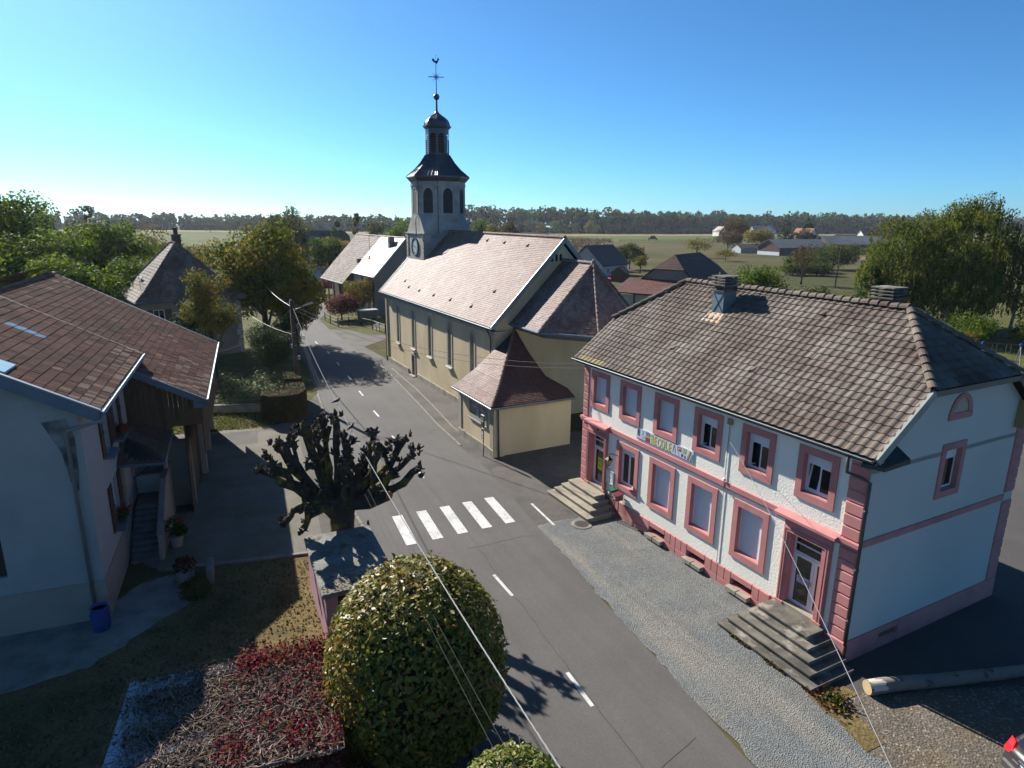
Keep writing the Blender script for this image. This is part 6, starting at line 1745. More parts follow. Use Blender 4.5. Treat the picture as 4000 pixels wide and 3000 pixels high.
    for i in range(n):
        a, b = 3.28 * i / n, 3.28 * (i + 1) / n
        q = MB(); yy = 8.0 + (.012 if i % 2 else 0)
        q.extrude([(a + .006, yy, min(zb(a), zf(b) - .3)), (b - .006, yy, min(zb(b), zf(b) - .3)), (b - .006, yy, zf(b) - .18), (a + .006, yy, zf(a) - .18)], (0, .03, 0)); q.build('board', M_WOODD, fh)
    m = MB(); m.box(0, 8.06, 4.5, 3.1, 8.10, 5.4); m.box(3.0, 8.1, 5.4, 3.08, 22.1, 5.72); m.box(3.02, 8.1, 3.0, 3.06, 22.1, 5.4); m.box(2.2, 8.3, 0, 2.24, 22.1, 5.3)  # besides the beams, long panels added to stop sun passing under the porch
    m.build('porch_beam_sun_block', M_WOODD, fh)
    for y in (10.0, 13.5, 17.5, 21.7):
        m = MB(); x = 1.0 if y < 11 else 2.3; m.bevbox(x, y, 0, x + .32, y + .32, 5.7, .03); m.build('porch_pier', M_BEIGE, fh)
    m = MB(); m.box(0.05, 9.4, 0, 2.3, 9.62, 3.4); m.build('porch_wall', M_BEIGE, fh)
    # covered outside stair
    st = thing('outside_stair', 'outside stair with solid parapet and small brown tiled canopy against the farmhouse', 'stairs', HO, HR)
    for i in range(10):
        y = 3.8 + i * .28
        m = MB(); m.bevbox(.12, y, 0, 1.2, y + .29 + (0 if i < 9 else 2.4), .12 + i * .155, .015); m.build('step', mat('stair_concrete', (.17, .165, .155), rough=.9, var=.25, vscale=2.5), st)
    m = MB(); m.extrude([(1.2, 3.75, 0), (1.2, 9.0, 0), (1.2, 9.0, 2.5), (1.2, 6.7, 2.45), (1.2, 3.95, 1.05)], (.18, 0, 0)); m.build('parapet', M_BEIGE, st)
    m = MB(); m.add([(1.17, 3.93, 1.055), (1.17, 6.7, 2.455), (1.41, 6.7, 2.455), (1.41, 3.93, 1.055), (1.17, 3.93, 1.10), (1.17, 6.7, 2.50), (1.41, 6.7, 2.50), (1.41, 3.93, 1.10)], [(4, 7, 6, 5), (0, 4, 5, 1), (2, 6, 7, 3), (3, 7, 4, 0)]); m.box(1.17, 6.7, 2.505, 1.41, 9.03, 2.55); m.build('coping', M_CONC, st)
    m = MB(); m.box(.1, 7.6, 1.6, 1.2, 7.75, 2.45); m.build('landing_wall', M_HWALL, st)
    m = MB(); m.tube([(.14, 3.9, .95), (.14, 6.6, 2.5)], .02, 6); m.build('handrail', M_GALV, st)
    x1, y0, y1 = 1.75, 4.55, 8.1
    cz = lambda x: 4.95 - .50 * x
    m = MB(); m.add([(0, y0, 4.10), (x1, y0, 4.02), (x1, y1, 4.30), (0, y1, 4.95), (0, y0 + 1.6, 4.95)], [(0, 1, 4), (1, 2, 3, 4)]); cano = m.build('canopy', M_DARK, st)
    for r in range(9):
        t0, t1 = r / 9, (r + 1) / 9
        for k in range(11):
            # boards of tiles on the long slope
            ya = y0 + 1.6 * (1 - t0) * 0 + (y1 - y0) * k / 11; yb_ = y0 + (y1 - y0) * (k + 1) / 11
            def P(y, t):
                a = Vector((0, max(y, y0), 4.10 + min(1, (y - y0) / 1.6) * .85)); b = Vector((x1, y, 4.02 + (y - y0) / (y1 - y0) * .28))
                return b + (a - b) * t
            p = [P(ya + .01, t0), P(yb_ - .01, t0), P(yb_ - .01, t1), P(ya + .01, t1)]
            m = MB(); m.add([(v.x, v.y, v.z + (.06 if i < 2 else .025)) for i, v in enumerate(p)] + [(v.x, v.y, v.z - .0) for v in p], [(0, 1, 2, 3), (4, 5, 1, 0), (5, 6, 2, 1), (6, 7, 3, 2), (7, 4, 0, 3)]); m.build('roof_tile', M_TILE_H, cano)
    m = MB(); m.tube([(-.0, y0 - .05, 4.06), (x1 + .05, y0 - .05, 3.98)], .05, 6); m.build('canopy_gutter', M_FASC, st)
    m = MB(); m.tube([(x1 + .03, y0 - .03, 4.04), (x1 + .03, y1, 4.33)], .03, 5); m.build('canopy_trim', M_GALV, st)
    m = MB(); m.bevbox(.02, 4.9, 1.6, .16, 5.1, 4.1, .02); m.build('canopy_post', M_BEIGE, st)
    m = MB(); m.bevbox(1.24, 7.9, 2.5, 1.40, 8.06, 4.25, .02); m.build('canopy_post', M_BEIGE, st)
    m = MB(); m.tube([(.5, 4.7, 3.95), (.5, 4.7, 3.4), (1.1, 4.7, 3.85)], .03, 5); m.build('bracket', M_IRON, st)
house_left()

LM_GER = leaf_mat('geranium_leaves', [(.02, .05, .012), (.035, .08, .02)], trans=.2)
M_REDF = leaf_mat('red_petals', [(.42, .012, .012), (.55, .03, .03)], trans=.25)
def flower_box(name, label, loc, rz, w, group=None, n=260, red=90, box=None, h=.32, petals=None, dep=.13):
    t = thing(name, label, 'flower box', loc, rz, group)
    m = MB(); m.bevbox(-w / 2, -dep, 0, w / 2, dep, .18, .015); m.build('planter', box or M_SHUT, t)
    rg = np.random.default_rng(int(w * 1000) + n)
    P = np.stack([rg.uniform(-w / 2, w / 2, n), rg.normal(0, dep * .8, n), rg.uniform(.12, h, n)], 1)
    V, F = leaf_cloud(P, unit(rg.normal(size=(n, 3)) + [0, -.5, .6]), .05, .9, rg); mesh_obj('foliage', fast_mesh('foliage', V, F, LM_GER), t)
    k = max(3, red // 12)
    C = np.stack([rg.uniform(-w / 2, w / 2, k), rg.normal(-.05, dep, k), rg.uniform(h * .6, h * 1.35, k)], 1)
    P = C[rg.integers(0, k, red)] + rg.normal(0, .04, (red, 3))
    V, F = leaf_cloud(P, rg.normal(size=(red, 3)), .035, .9, rg); mesh_obj('flowers', fast_mesh('flowers', V, F, petals or M_REDF), t)
    return t
for lab, y, z, w, n in (('red geraniums in a box on the upper farmhouse sill nearest the boarded porch', 5.62, 5.10, .85, 240), ('red geraniums in a box on the lower farmhouse sill above the plinth', 3.75, 2.10, .8, 240)):
    p = HM @ Vector((.14, y, z)); flower_box('flower_box', lab, p, HR + R(90), w, 'geranium boxes on the farmhouse', n)
# things around the farmhouse
p = HM @ Vector((-.12, -.75, 0))
t = thing('barrel', 'blue plastic water barrel below the farmhouse downpipe', 'barrel', p)
m = MB(); m.lathe([(.24, .02), (.27, .1), (.30, .3), (.31, .5), (.30, .7), (.27, .86), (.28, .9), (.25, .9), (.245, .80)], 18); m.build('drum', mat('blue_plastic', (.02, .055, .22), rough=.45, spec=.4, var=.06), t, smooth=True)
m = MB(); m.lathe([(.24, .78), (.24, .80)], 18); m.build('water', M_GLASS, t)
for z in (.33, .62):
    m = MB(); m.lathe([(.305, z), (.322, z + .02), (.305, z + .04)], 18); m.build('hoop', bpy.data.materials['blue_plastic'], t)
p = HM @ Vector((1.75, 4.9, 0))
t = thing('potted_shrub', 'dark potted shrub with a few red flowers beside the stair parapet', 'potted plant', p)
m = MB(); m.lathe([(.22, 0), (.30, .45), (.33, .46), (.33, .52), (.28, .52)], 14); m.build('pot', M_BEIGE, t)
rg = np.random.default_rng(3)
P, N = sample_clumps([((0, 0, .95), np.array([.42, .42, .45])), ((.15, .1, .7), np.array([.35, .35, .3]))], 700, rg); V, F = leaf_cloud(P, N, .06, .6, rg); mesh_obj('foliage', fast_mesh('foliage', V, F, LM_GER), t)
P, N = sample_clumps([((0, 0, .95), np.array([.5, .5, .5]))], 60, rg, shell=.9); V, F = leaf_cloud(P, N, .04, .9, rg); mesh_obj('flowers', fast_mesh('flowers', V, F, M_REDF), t)
t = thing('stone_post', 'short grey stone post standing by a dark planted tub in the house shadow', 'post', (-11.95, 23.2, 0), R(22)); m = MB(); m.bevbox(-.12, -.55, 0, .12, .55, .62, .03); m.build('slab', M_CONC, t)
t = thing('planted_tub', 'dark planted tub in the shade next to a stone post', 'planter', (-12.9, 23.1, 0)); m = MB(); m.lathe([(.3, 0), (.38, .4), (.40, .42), (.33, .42)], 14); m.build('tub', M_BEIGE, t)
P, N = sample_clumps([((0, 0, .6), np.array([.45, .45, .35]))], 420, rg); V, F = leaf_cloud(P, N, .06, .6, rg); mesh_obj('foliage', fast_mesh('foliage', V, F, leaf_mat('tub_leaves', [(.05, .04, .02), (.03, .05, .015), (.2, .03, .02)])), t)
t = thing('clipped_shrub', 'low rounded shrub in the shade below the stone post', 'shrub', (-11.9, 21.8, 0)); m = MB(); m.tube([(0, 0, 0), (0, 0, .4)], .05, 5); m.build('stem', M_BARK, t)
P, N = sample_clumps([((0, 0, .35), np.array([.6, .6, .4]))], 900, rg); V, F = leaf_cloud(P, N, .05, .6, rg); mesh_obj('foliage', fast_mesh('foliage', V, F, leaf_mat('box_leaves', [(.05, .06, .015), (.09, .09, .02)])), t)
# ------------------------------------------------------------------ along the street
# small flat-roofed kiosk
sh = thing('kiosk', 'small mauve painted kiosk with a mossy concrete flat roof behind the ball-shaped bush', 'kiosk', (-6.05, 18.55, 0), R(25))
m = MB(); m.wall(.12, 2.42, 0, 2.02, [(.50, .25, 2.25, 1.95)], .1); m.quad((.12, 4.2, 0), (.12, 0, 0), (.12, 0, 2.02), (.12, 4.2, 2.02)); m.quad((2.42, 0, 0), (2.42, 4.2, 0), (2.42, 4.2, 2.02), (2.42, 0, 2.02)); m.quad((2.42, 4.2, 0), (.12, 4.2, 0), (.12, 4.2, 2.02), (2.42, 4.2, 2.02))
m.v = [(x, y + .14, z) for x, y, z in m.v]; m.build('wall', M_SHEDP, sh)
m = MB(); m.bevbox(0, 0, 2.02, 2.52, 4.38, 2.17, .03); m.build('roof', M_MOSSR, sh)
m = MB(); m.box(.5, .26, .25, 2.25, .30, 1.95); gl = m.build('glazed_front', mat('dim_glass_block', (.035, .03, .032), rough=.2, spec=.5, var=.2, vscale=4), sh)
m = MB()
for k in range(7): m.box(.5 + .29 * k - .014, .22, .25, .5 + .29 * k + .014, .26, 1.95)
for k in range(7): m.box(.5, .225, .25 + .283 * k - .014, 2.25, .255, .25 + .283 * k + .014)
m.build('glazing_bar', M_TRIMG, gl)
rg = np.random.default_rng(8)
P = np.stack([rg.uniform(.05, 2.4, 260), np.abs(rg.normal(0, .55, 260)) + .05, np.full(260, 2.175)], 1); V, F = leaf_cloud(P, np.tile([[0, 0, 1.]], (260, 1)) + rg.normal(0, .25, (260, 3)), .05, .7, rg)
o = mesh_obj('fallen_leaves', fast_mesh('fallen_leaves', V, F, leaf_mat('dead_leaves', [(.08, .045, .02), (.15, .09, .035)], trans=.05)), sh); o['kind'] = 'stuff'
t = thing('bollard', 'short dark kerbside post between the kiosk and the crossing', 'bollard', (-5.9, 24.6, 0)); m = MB(); m.lathe([(.055, 0), (.055, 1.72), (.04, 1.82), (.005, 1.88)], 8); m.build('post', M_IRON, t); m = MB(); m.lathe([(.062, 1.55), (.062, 1.66)], 8); m.build('band', M_GALV, t)

# pollarded plane tree
def pollard():
    rg = np.random.default_rng(21)
    t = thing('pollarded_tree', 'heavily pollarded dark leafless tree with knuckled limbs and moss behind the kiosk', 'tree', (-6.72, 23.6, 0))
    zl = lambda z: z * .93 + .92
    mb = MB()
    mb.tube([(0, 0, -.1), (.02, .0, .6), (.0, .05, 1.7), (.03, .1, 2.7), (.05, .1, 3.3)], [.72, .54, .46, .50, .60], 12)
    ends = [(-3.0, -.2, 3.9), (-2.6, .6, 4.7), (-1.9, -.3, 5.0), (-1.5, .8, 5.6), (-.85, .9, 5.8), (-1.2, 1.3, 5.2), (-.1, .4, 5.9), (.42, -.3, 5.2), (1.35, .3, 5.4), (1.75, -.3, 5.0), (2.5, .6, 5.0), (2.95, 0, 4.6), (3.2, -.4, 4.1), (-1.9, -.9, 1.9), (-1.15, -1.1, 1.7), (.95, -.6, 4.3), (2.3, -.9, 4.0), (-2.3, -.6, 4.2)]
    knobs = []
    tips = []
    for k, e in enumerate(ends):
        e = np.array(e, float); e[2] = zl(e[2])
        a = np.arctan2(e[1], e[0])
        st = np.array([.32 * math.cos(a), .32 * math.sin(a), 2.9 + rg.uniform(-.25, .3)])
        if e[2] < 4: mid = np.array([e[0] * .62, e[1] * .6, 3.5 + rg.uniform(-.1, .2)])
        else: mid = np.array([e[0] * rg.uniform(.62, .8), e[1] * .7, 3.45 + (e[2] - 3.45) * rg.uniform(.25, .42)])
        pts = []
        n = 7
        for i in range(n + 1):
            s = i / n
            p = (1 - s) ** 2 * st + 2 * s * (1 - s) * mid + s * s * e
            if 0 < i < n: p = p + rg.normal(0, .055, 3)
            pts.append(tuple(p))
        r0 = rg.uniform(.19, .26)
        rad = [r0 * (1 - .55 * i / n) * rg.uniform(.85, 1.2) for i in range(n + 1)]
        rad[-1] *= 1.5
        mb.tube(pts, rad, 8)
        knobs.append(e)
        for q in range(2 if k % 2 else 1):
            i = rg.integers(3, n); b = np.array(pts[i]); d = rg.normal(0, .35, 3) + [0, 0, .55]
            mb.tube([tuple(b), tuple(b + d * .5), tuple(b + d)], [.10, .085, .10], 6); knobs.append(b + d)
    # burls along the limbs
    mb.build('trunk', M_BARKM, t, smooth=True)
    kb = MB()
    sm = MB()
    for e in knobs:
        for j in range(rg.integers(4, 7)):
            c = e + rg.normal(0, .14, 3) * [1.1, 1.1, .9]
            r = rg.uniform(.055, .105)
            V = []; F = []
            N1, N2 = 6, 4
            for a in range(N2 + 1):
                for b in range(N1):
                    th = math.pi * a / N2; ph = 2 * math.pi * b / N1
                    k = r * rg.uniform(.75, 1.3)
                    V.append((c[0] + k * math.sin(th) * math.cos(ph), c[1] + k * math.sin(th) * math.sin(ph), c[2] + k * math.cos(th)))
            for a in range(N2):
                for b in range(N1): F.append((a * N1 + b, (a + 1) * N1 + b, (a + 1) * N1 + (b + 1) % N1, a * N1 + (b + 1) % N1))
            kb.add(V, F)
            for q in range(rg.integers(5, 9)):
                d = rg.normal(0, .55, 3) + [0, 0, .8]; d /= np.linalg.norm(d); L = rg.uniform(.07, .24)
                sm.tube([tuple(c), tuple(c + d * L * .6 + rg.normal(0, .015, 3)), tuple(c + d * L)], [.034, .03, .027], 4)
    o = kb.build('knuckles', M_KNOB, t); o['kind'] = 'stuff'
    o = sm.build('cut_shoots', M_KNOB, t); o['kind'] = 'stuff'
    m = MB(); m.lathe([(.17, 0), (.17, .05)], 10); mt = Matrix.Translation((2.05, -.62, 3.7)) @ Vector((1, -.7, .1)).to_track_quat('Z', 'Y').to_matrix().to_4x4(); m.v = [tuple(mt @ Vector(v)) for v in m.v]; m.build('sawn_face', mat('fresh_cut', (.36, .15, .06), var=.1), t)
    m = MB(); m.tube([(.2, -.1, 3.1), (1.2, -.45, 3.3), (2.02, -.60, 3.69)], [.3, .26, .2], 8); m.build('sawn_limb', M_BARKM, t, smooth=True)
pollard()

# ball-shaped bush, leaf by leaf
LM_BALL = leaf_mat('ball_bush_leaves', [(.040, .060, .008), (.085, .105, .012), (.145, .150, .018), (.21, .175, .025), (.25, .145, .025)], trans=.3, rough=.45, spec=.25, cl_scale=.9, cl_amt=.25)
def ball_bush(name, label, loc, r, cz, n, leaf, seed, nobj, core_m, lm, z0=.1):
    rg = np.random.default_rng(seed)
    t = thing(name, label, 'bush', loc)
    m = MB()
    for k in range(5):
        a = k * 1.26
        m.tube([(.25 * math.cos(a), .25 * math.sin(a), -.1), (.5 * math.cos(a), .5 * math.sin(a), cz * .5), (r[0] * .5 * math.cos(a), r[1] * .5 * math.sin(a), cz)], [.09, .07, .04], 6)
    m.build('trunk', M_BARK, t)
    # solid dark core added to block light through the leaves
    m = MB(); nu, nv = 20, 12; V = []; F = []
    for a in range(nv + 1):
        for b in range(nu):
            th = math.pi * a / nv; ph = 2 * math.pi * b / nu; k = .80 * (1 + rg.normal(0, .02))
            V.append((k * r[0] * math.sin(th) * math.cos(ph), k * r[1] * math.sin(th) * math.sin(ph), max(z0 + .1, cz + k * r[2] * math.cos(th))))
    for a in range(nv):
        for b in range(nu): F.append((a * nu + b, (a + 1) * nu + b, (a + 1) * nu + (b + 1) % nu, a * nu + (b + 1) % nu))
    m.add(V, F); m.build('dark_core', core_m, t)
    d = unit(rg.normal(size=(n, 3)))
    # lumpy clipped surface
    lump = np.zeros(n)
    for _ in range(26):
        c = unit(rg.normal(size=3)); lump += rg.uniform(-.035, .05) * np.exp(-((d - c) ** 2).sum(1) / .08)
    rad = (.80 + .20 * rg.uniform(0, 1, n) ** .55) * (1 + lump)
    out = rg.uniform(0, 1, n) < .05
    rad[out] *= 1 + rg.uniform(.0, .07, out.sum())
    sq = np.abs(d) ** .86 * np.sign(d); sq = sq / np.linalg.norm(sq, axis=1, keepdims=True)
    P = sq * np.array(r) * rad[:, None] + [0, 0, cz]
    keep = P[:, 2] > z0; P = P[keep]; d = d[keep]; n = len(P)
    N = unit(d + [0, 0, .35] + rg.normal(0, .55, (n, 3)))
    # leaves nearest the camera as objects
    W = P + np.array(loc); v = W - CAMP; dist = np.linalg.norm(v, axis=1); facing = -(d * v).sum(1) / dist
    c = v @ np.array(FW); px = v @ np.array(RT) / c * 2534; py = v @ np.array(UPV) / c * 2534
    sc = np.where((facing > .1) & (np.abs(px) < 1960) & (np.abs(py) < 1460) & (np.linalg.norm((P - [0, 0, cz]) / np.array(r), axis=1) > .97), 1 / dist, 0)
    idx = np.argsort(-sc)[:nobj]
    lf = np.array([(0, -1, 0), (.38, -.45, .10), (.46, .1, .12), (.28, .6, .06), (0, 1, 0), (-.28, .6, .06), (-.46, .1, .12), (-.38, -.45, .10), (0, -.45, 0), (0, .1, .0), (0, .6, 0)]) * leaf
    lfF = [(0, 1, 8), (0, 8, 7), (1, 2, 9, 8), (8, 9, 6, 7), (2, 3, 10, 9), (9, 10, 5, 6), (3, 4, 10), (10, 4, 5)]
    mb = MB(); mb.add([tuple(q) for q in lf], lfF); me = mb.mesh('leaf', lm)
    for i in idx:
        if sc[i] <= 0: continue
        o = bpy.data.objects.new('leaf', me); COL.objects.link(o); o.parent = t
        q = Vector(N[i]).to_track_quat('Z', 'Y') @ Vector((0, 0, 1)).to_track_quat('Z', 'Y')
        o.matrix_local = Matrix.Translation(P[i]) @ q.to_matrix().to_4x4() @ Matrix.Rotation(rg.uniform(0, 6.28), 4, 'Z') @ Matrix.Scale(rg.uniform(.8, 1.25), 4)
    m_ = np.ones(n, bool); m_[idx] = False
    V, F = leaf_cloud(P[m_], N[m_], leaf, .45, rg)
    o = mesh_obj('foliage', fast_mesh('foliage', V, F, lm), t); o['kind'] = 'stuff'
    return t
M_CORE = mat('twiggy_shade', (.035, .032, .018), rough=1, var=.3, vscale=6, bump=1, bscale=12, dist=.1)
ball_bush('ball_bush', 'big ball-shaped clipped bush with yellowing leaves in front of the kiosk', (-2.46, 14.95, 0), (2.42, 2.42, 2.85), 2.55, 20000, .085, 31, 290, M_CORE, LM_BALL)
ball_bush('round_bush', 'smaller green rounded bush cut off by the bottom edge of the view', (.12, 10.25, 0), (1.35, 1.3, 1.9), 2.1, 8000, .065, 32, 120, M_CORE, leaf_mat('green_bush_leaves', [(.035, .070, .010), (.07, .115, .015), (.12, .16, .02), (.18, .17, .025)], trans=.3, rough=.45, spec=.25))

# creeper-covered shelter
def creeper():
    rg = np.random.default_rng(41)
    t = thing('creeper_shelter', 'low shelter with a pale corrugated roof overgrown by red Virginia creeper', 'shelter', (-9.9, 14.5, 0), R(18.4))
    W, D, H = 5.05, 3.9, 2.15
    for x, y in ((.1, -.1), (W - .1, -.1), (.1, -D + .1), (W - .1, -D + .1), (W / 2, -.1), (W / 2, -D + .1)):
        m = MB(); m.bevbox(x - .06, y - .06, 0, x + .06, y + .06, H, .01); m.build('post', M_WOODD, t)
    # corrugated sheets laid side by side
    blue = mat('pale_corrugated', (.52, .60, .70), rough=.5, spec=.4, var=.06)
    n = 6
    for i in range(n):
        a, b = W * i / n, W * (i + 1) / n
        m = MB(); V = []; F = []
        k = 22
        for q in range(k + 1):
            x = a + (b - a + .04) * q / k; z = H + .02 * math.cos(q * math.pi) + (.01 if i % 2 else 0)
            V += [(x, 0, z), (x, -D, z - .08)]
        m.add(V, [(2 * q, 2 * q + 1, 2 * q + 3, 2 * q + 2) for q in range(k)]); m.build('roof_sheet', blue, t)
    m = MB(); m.box(0, -D + .02, .1, W, -D + .06, H - .15); m.box(W - .06, -D, .1, W - .02, 0, H - .1); m.build('side_panel', M_WOODD, t)
    # stems
    st = MB()
    def stem(p, a, L, r, seg=7):
        pts = [p]
        for _ in range(seg):
            a += rg.normal(0, .45); p = (p[0] + math.cos(a) * L / seg, p[1] + math.sin(a) * L / seg, H + .04 + abs(rg.normal(0, .05)))
            p = (min(W + .1, max(-.05, p[0])), min(.12, max(-D - .1, p[1])), p[2]); pts.append(p)
        st.tube(pts, r, 3, cap=False)
    for i in range(900):
        x = W * rg.uniform(0, 1) ** .75
        stem((x, rg.uniform(-D, 0), H + .05), rg.uniform(-.9, .9) + (math.pi if rg.uniform() < .5 else 0), rg.uniform(.5, 1.6), rg.uniform(.005, .013))
    for i in range(26): stem((W * rg.uniform(.3, 1), rg.uniform(-D, 0), H + .06), rg.uniform(-1.2, 1.2) + math.pi, rg.uniform(1.2, 2.4), rg.uniform(.014, .022), 10)
    o = st.build('vine_stems', mat('pale_vine_stem', (.21, .145, .11), rough=.8, var=.3, vscale=4), t); o['kind'] = 'stuff'
    # dead leaf litter that covers the sheets, thin on the left
    n = 15000
    x = W * rg.uniform(0, 1, n) ** .8; y = -D * rg.uniform(0, 1, n)
    dens = np.clip(.48 + .45 * x / W + .5 * np.sin(y * 5.2 + .6 * np.sin(x * 2)) * (1 - x / W), .0, 1)
    dens = np.where(x < .28, dens * .35, dens)
    k = rg.uniform(0, 1, n) < dens
    P = np.stack([x, y, np.full(n, H + .03) + np.abs(rg.normal(0, .025, n))], 1)[k]
    V, F = leaf_cloud(P, rg.normal(0, .35, (len(P), 3)) + [0, 0, 1], .045, .75, rg)
    o = mesh_obj('leaf_litter', fast_mesh('leaf_litter', V, F, leaf_mat('brown_litter', [(.035, .028, .02), (.065, .045, .028), (.10, .07, .04), (.06, .055, .02)], trans=.05, cl_scale=2)), t); o['kind'] = 'stuff'
    # red leaves at the edges and in drifts
    pts = []
    for i in range(3600):
        u = rg.uniform()
        if u < .36: p = (rg.uniform(W * .52, W + .1), rg.normal(-.12, .28), H + .05 + abs(rg.normal(0, .10)))
        elif u < .66: p = (W - abs(rg.normal(0, .42)) + .12, rg.uniform(-D, .1), H + abs(rg.normal(0, .10)) - (.3 * rg.uniform() if rg.uniform() < .3 else 0))
        elif u < .8: p = (W * rg.uniform(.6, 1), -D - abs(rg.normal(0, .12)), H - abs(rg.normal(0, .35)))
        else: p = (W * rg.uniform(.45, 1.), -D * rg.uniform(0, 1), H + .06 + abs(rg.normal(0, .06)))
        pts.append(p)
    for _ in range(9):
        c = (W * rg.uniform(.5, 1), -D * rg.uniform(.05, .95))
        for i in range(55): pts.append((c[0] + rg.normal(0, .2), c[1] + rg.normal(0, .2), H + .08 + abs(rg.normal(0, .07))))
    P = np.array(pts); P[:, 0] = np.clip(P[:, 0], -.1, W + .25)
    V, F = leaf_cloud(P, rg.normal(0, .6, (len(P), 3)) + [0, 0, .9], .048, .7, rg)
    o = mesh_obj('red_leaves', fast_mesh('red_leaves', V, F, leaf_mat('creeper_red', [(.07, .014, .02), (.12, .014, .026), (.22, .02, .032), (.13, .06, .025)], trans=.35, cl_scale=1.2)), t); o['kind'] = 'stuff'
    return t
creeper()

# clipped L-shaped hedge
def hedge(name, label, poly, h, seed, n, lm, core, leaf=.045, loc=(0, 0, 0), cat='hedge'):
    rg = np.random.default_rng(seed)
    c = np.mean(poly, axis=0)
    t = thing(name, label, cat, (c[0], c[1], 0))
    pl = np.array(poly) - c
    m = MB(); ins = []
    k = len(pl)
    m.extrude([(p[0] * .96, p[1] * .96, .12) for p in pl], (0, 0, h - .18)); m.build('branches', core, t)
    seg = [(pl[i], pl[(i + 1) % k]) for i in range(k)]
    L = np.array([np.linalg.norm(b - a) for a, b in seg])
    sideA = L.sum() * h
    xs, ys = pl[:, 0], pl[:, 1]
    topA = abs(np.sum(xs * np.roll(ys, -1) - np.roll(xs, -1) * ys)) / 2
    ns = int(n * sideA / (sideA + topA)); nt_ = n - ns
    i = rg.choice(k, ns, p=L / L.sum()); s = rg.uniform(0, 1, ns)
    A = np.array([a for a, b in seg])[i]; B = np.array([b for a, b in seg])[i]
    D = (B - A) / np.linalg.norm(B - A, axis=1, keepdims=True)
    area = np.sum(xs * np.roll(ys, -1) - np.roll(xs, -1) * ys)
    Nn = np.stack([D[:, 1], -D[:, 0]], 1) * (1 if area > 0 else -1)
    z = rg.uniform(.06, h, ns)
    Pxy = A + (B - A) * s[:, None] + Nn * (rg.normal(0, .03, ns) - .06 * (z / h > .93))[:, None]
    P1 = np.stack([Pxy[:, 0], Pxy[:, 1], z], 1); N1 = np.stack([Nn[:, 0], Nn[:, 1], np.full(ns, .2)], 1)
    P2 = []
    mn, mx = pl.min(0), pl.max(0)
    while len(P2) < nt_:
        q = mn + rg.uniform(0, 1, (nt_, 2)) * (mx - mn)
        P2 += list(q[in_poly(q[:, 0], q[:, 1], [tuple(p) for p in pl])])
    P2 = np.array(P2[:nt_]); P2 = np.concatenate([P2, (h + rg.normal(0, .03, nt_))[:, None]], 1)
    N2 = np.tile([[0, 0, 1.]], (nt_, 1))
    P = np.concatenate([P1, P2]); N = unit(np.concatenate([N1, N2]) + rg.normal(0, .5, (n, 3)))
    V, F = leaf_cloud(P, N, leaf, .6, rg)
    o = mesh_obj('foliage', fast_mesh('foliage', V, F, lm), t); o['kind'] = 'stuff'
    return t
LM_HEDGE = leaf_mat('browning_hedge', [(.035, .042, .012), (.06, .06, .016), (.095, .075, .022), (.13, .075, .028)], trans=.1, cl_scale=.7, cl_amt=.45)
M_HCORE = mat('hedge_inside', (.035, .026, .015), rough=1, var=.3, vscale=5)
hedge('clipped_hedge', 'curved browning clipped hedge beside the lawn and the pavement', [(-17.5, 43.4), (-16.6, 43.15), (-15.7, 43.3), (-15.1, 43.8), (-14.85, 44.5), (-15.0, 45.6), (-15.7, 47.2), (-16.9, 46.8), (-16.35, 45.3), (-16.5, 44.55), (-17.4, 44.4)], 1.95, 51, 20000, LM_HEDGE, M_HCORE)
hedge('clipped_hedge', 'shorter block of browning clipped hedge at the foot of the utility pole', [(-16.0, 47.9), (-17.2, 47.5), (-18.0, 49.5), (-16.8, 50.0)], 2.1, 52, 8000, LM_HEDGE, M_HCORE)

# low wall, wire fence and weeds beyond
t = thing('garden_wall', 'low dark garden wall running from the farmhouse porch to the hedge', 'wall', (-24.5, 45.0, 0), math.atan2(.95, 6.1))
n = 6
for i in range(n):
    m = MB(); m.bevbox(6.2 * i / n + .004, -.10, 0, 6.2 * (i + 1) / n - .004, .10, .55, .02); m.build('wall_block', M_PLIN, t)
m = MB(); m.bevbox(-.05, -.14, .55, 6.25, .14, .62, .02); m.build('coping', M_CONC, t)
t = thing('wire_fence', 'thin wire fence on dark posts along the weedy plot', 'fence', (-24.6, 45.5, 0), math.atan2(.95, 6.1))
for x in (1.0, 3.4, 5.9):
    m = MB(); m.tube([(x, .18, 0), (x, .18, 1.55)], .022, 6); m.build('post', M_IRON, t)
for z in (.75, 1.1, 1.48):
    m = MB(); m.tube([(-1, .18, z), (1, .18, z), (3.4, .18, z), (6.1, .18, z)], .004, 3); m.build('wire', M_GALV, t)
rg = np.random.default_rng(5)
n = 16000
P = np.stack([rg.uniform(-29, -16.6, n), rg.uniform(45.6, 58, n), np.abs(rg.normal(0, .22, n)) + .03], 1)
q = in_poly(P[:, 0], P[:, 1], [(-26, 45.6), (-18.6, 46.6), (-18.3, 49), (-17.6, 52), (-20, 57), (-27, 55), (-29, 50)])
P = P[q]; P[:, 2] *= .8 + .9 * (np.sin(P[:, 0] * 1.7) * np.sin(P[:, 1] * 1.3) + .4).clip(0)
V, F = leaf_cloud(P, rg.normal(0, .6, (len(P), 3)) + [0, -.3, .9], .12, .6, rg)
tag(mesh_obj('weeds', fast_mesh('weeds', V, F, leaf_mat('weed_leaves', [(.07, .10, .035), (.11, .14, .055), (.15, .165, .08), (.13, .13, .05)], trans=.2, cl_scale=.8))), 'pale green weeds filling the plot behind the low wall', 'weeds', kind='stuff')

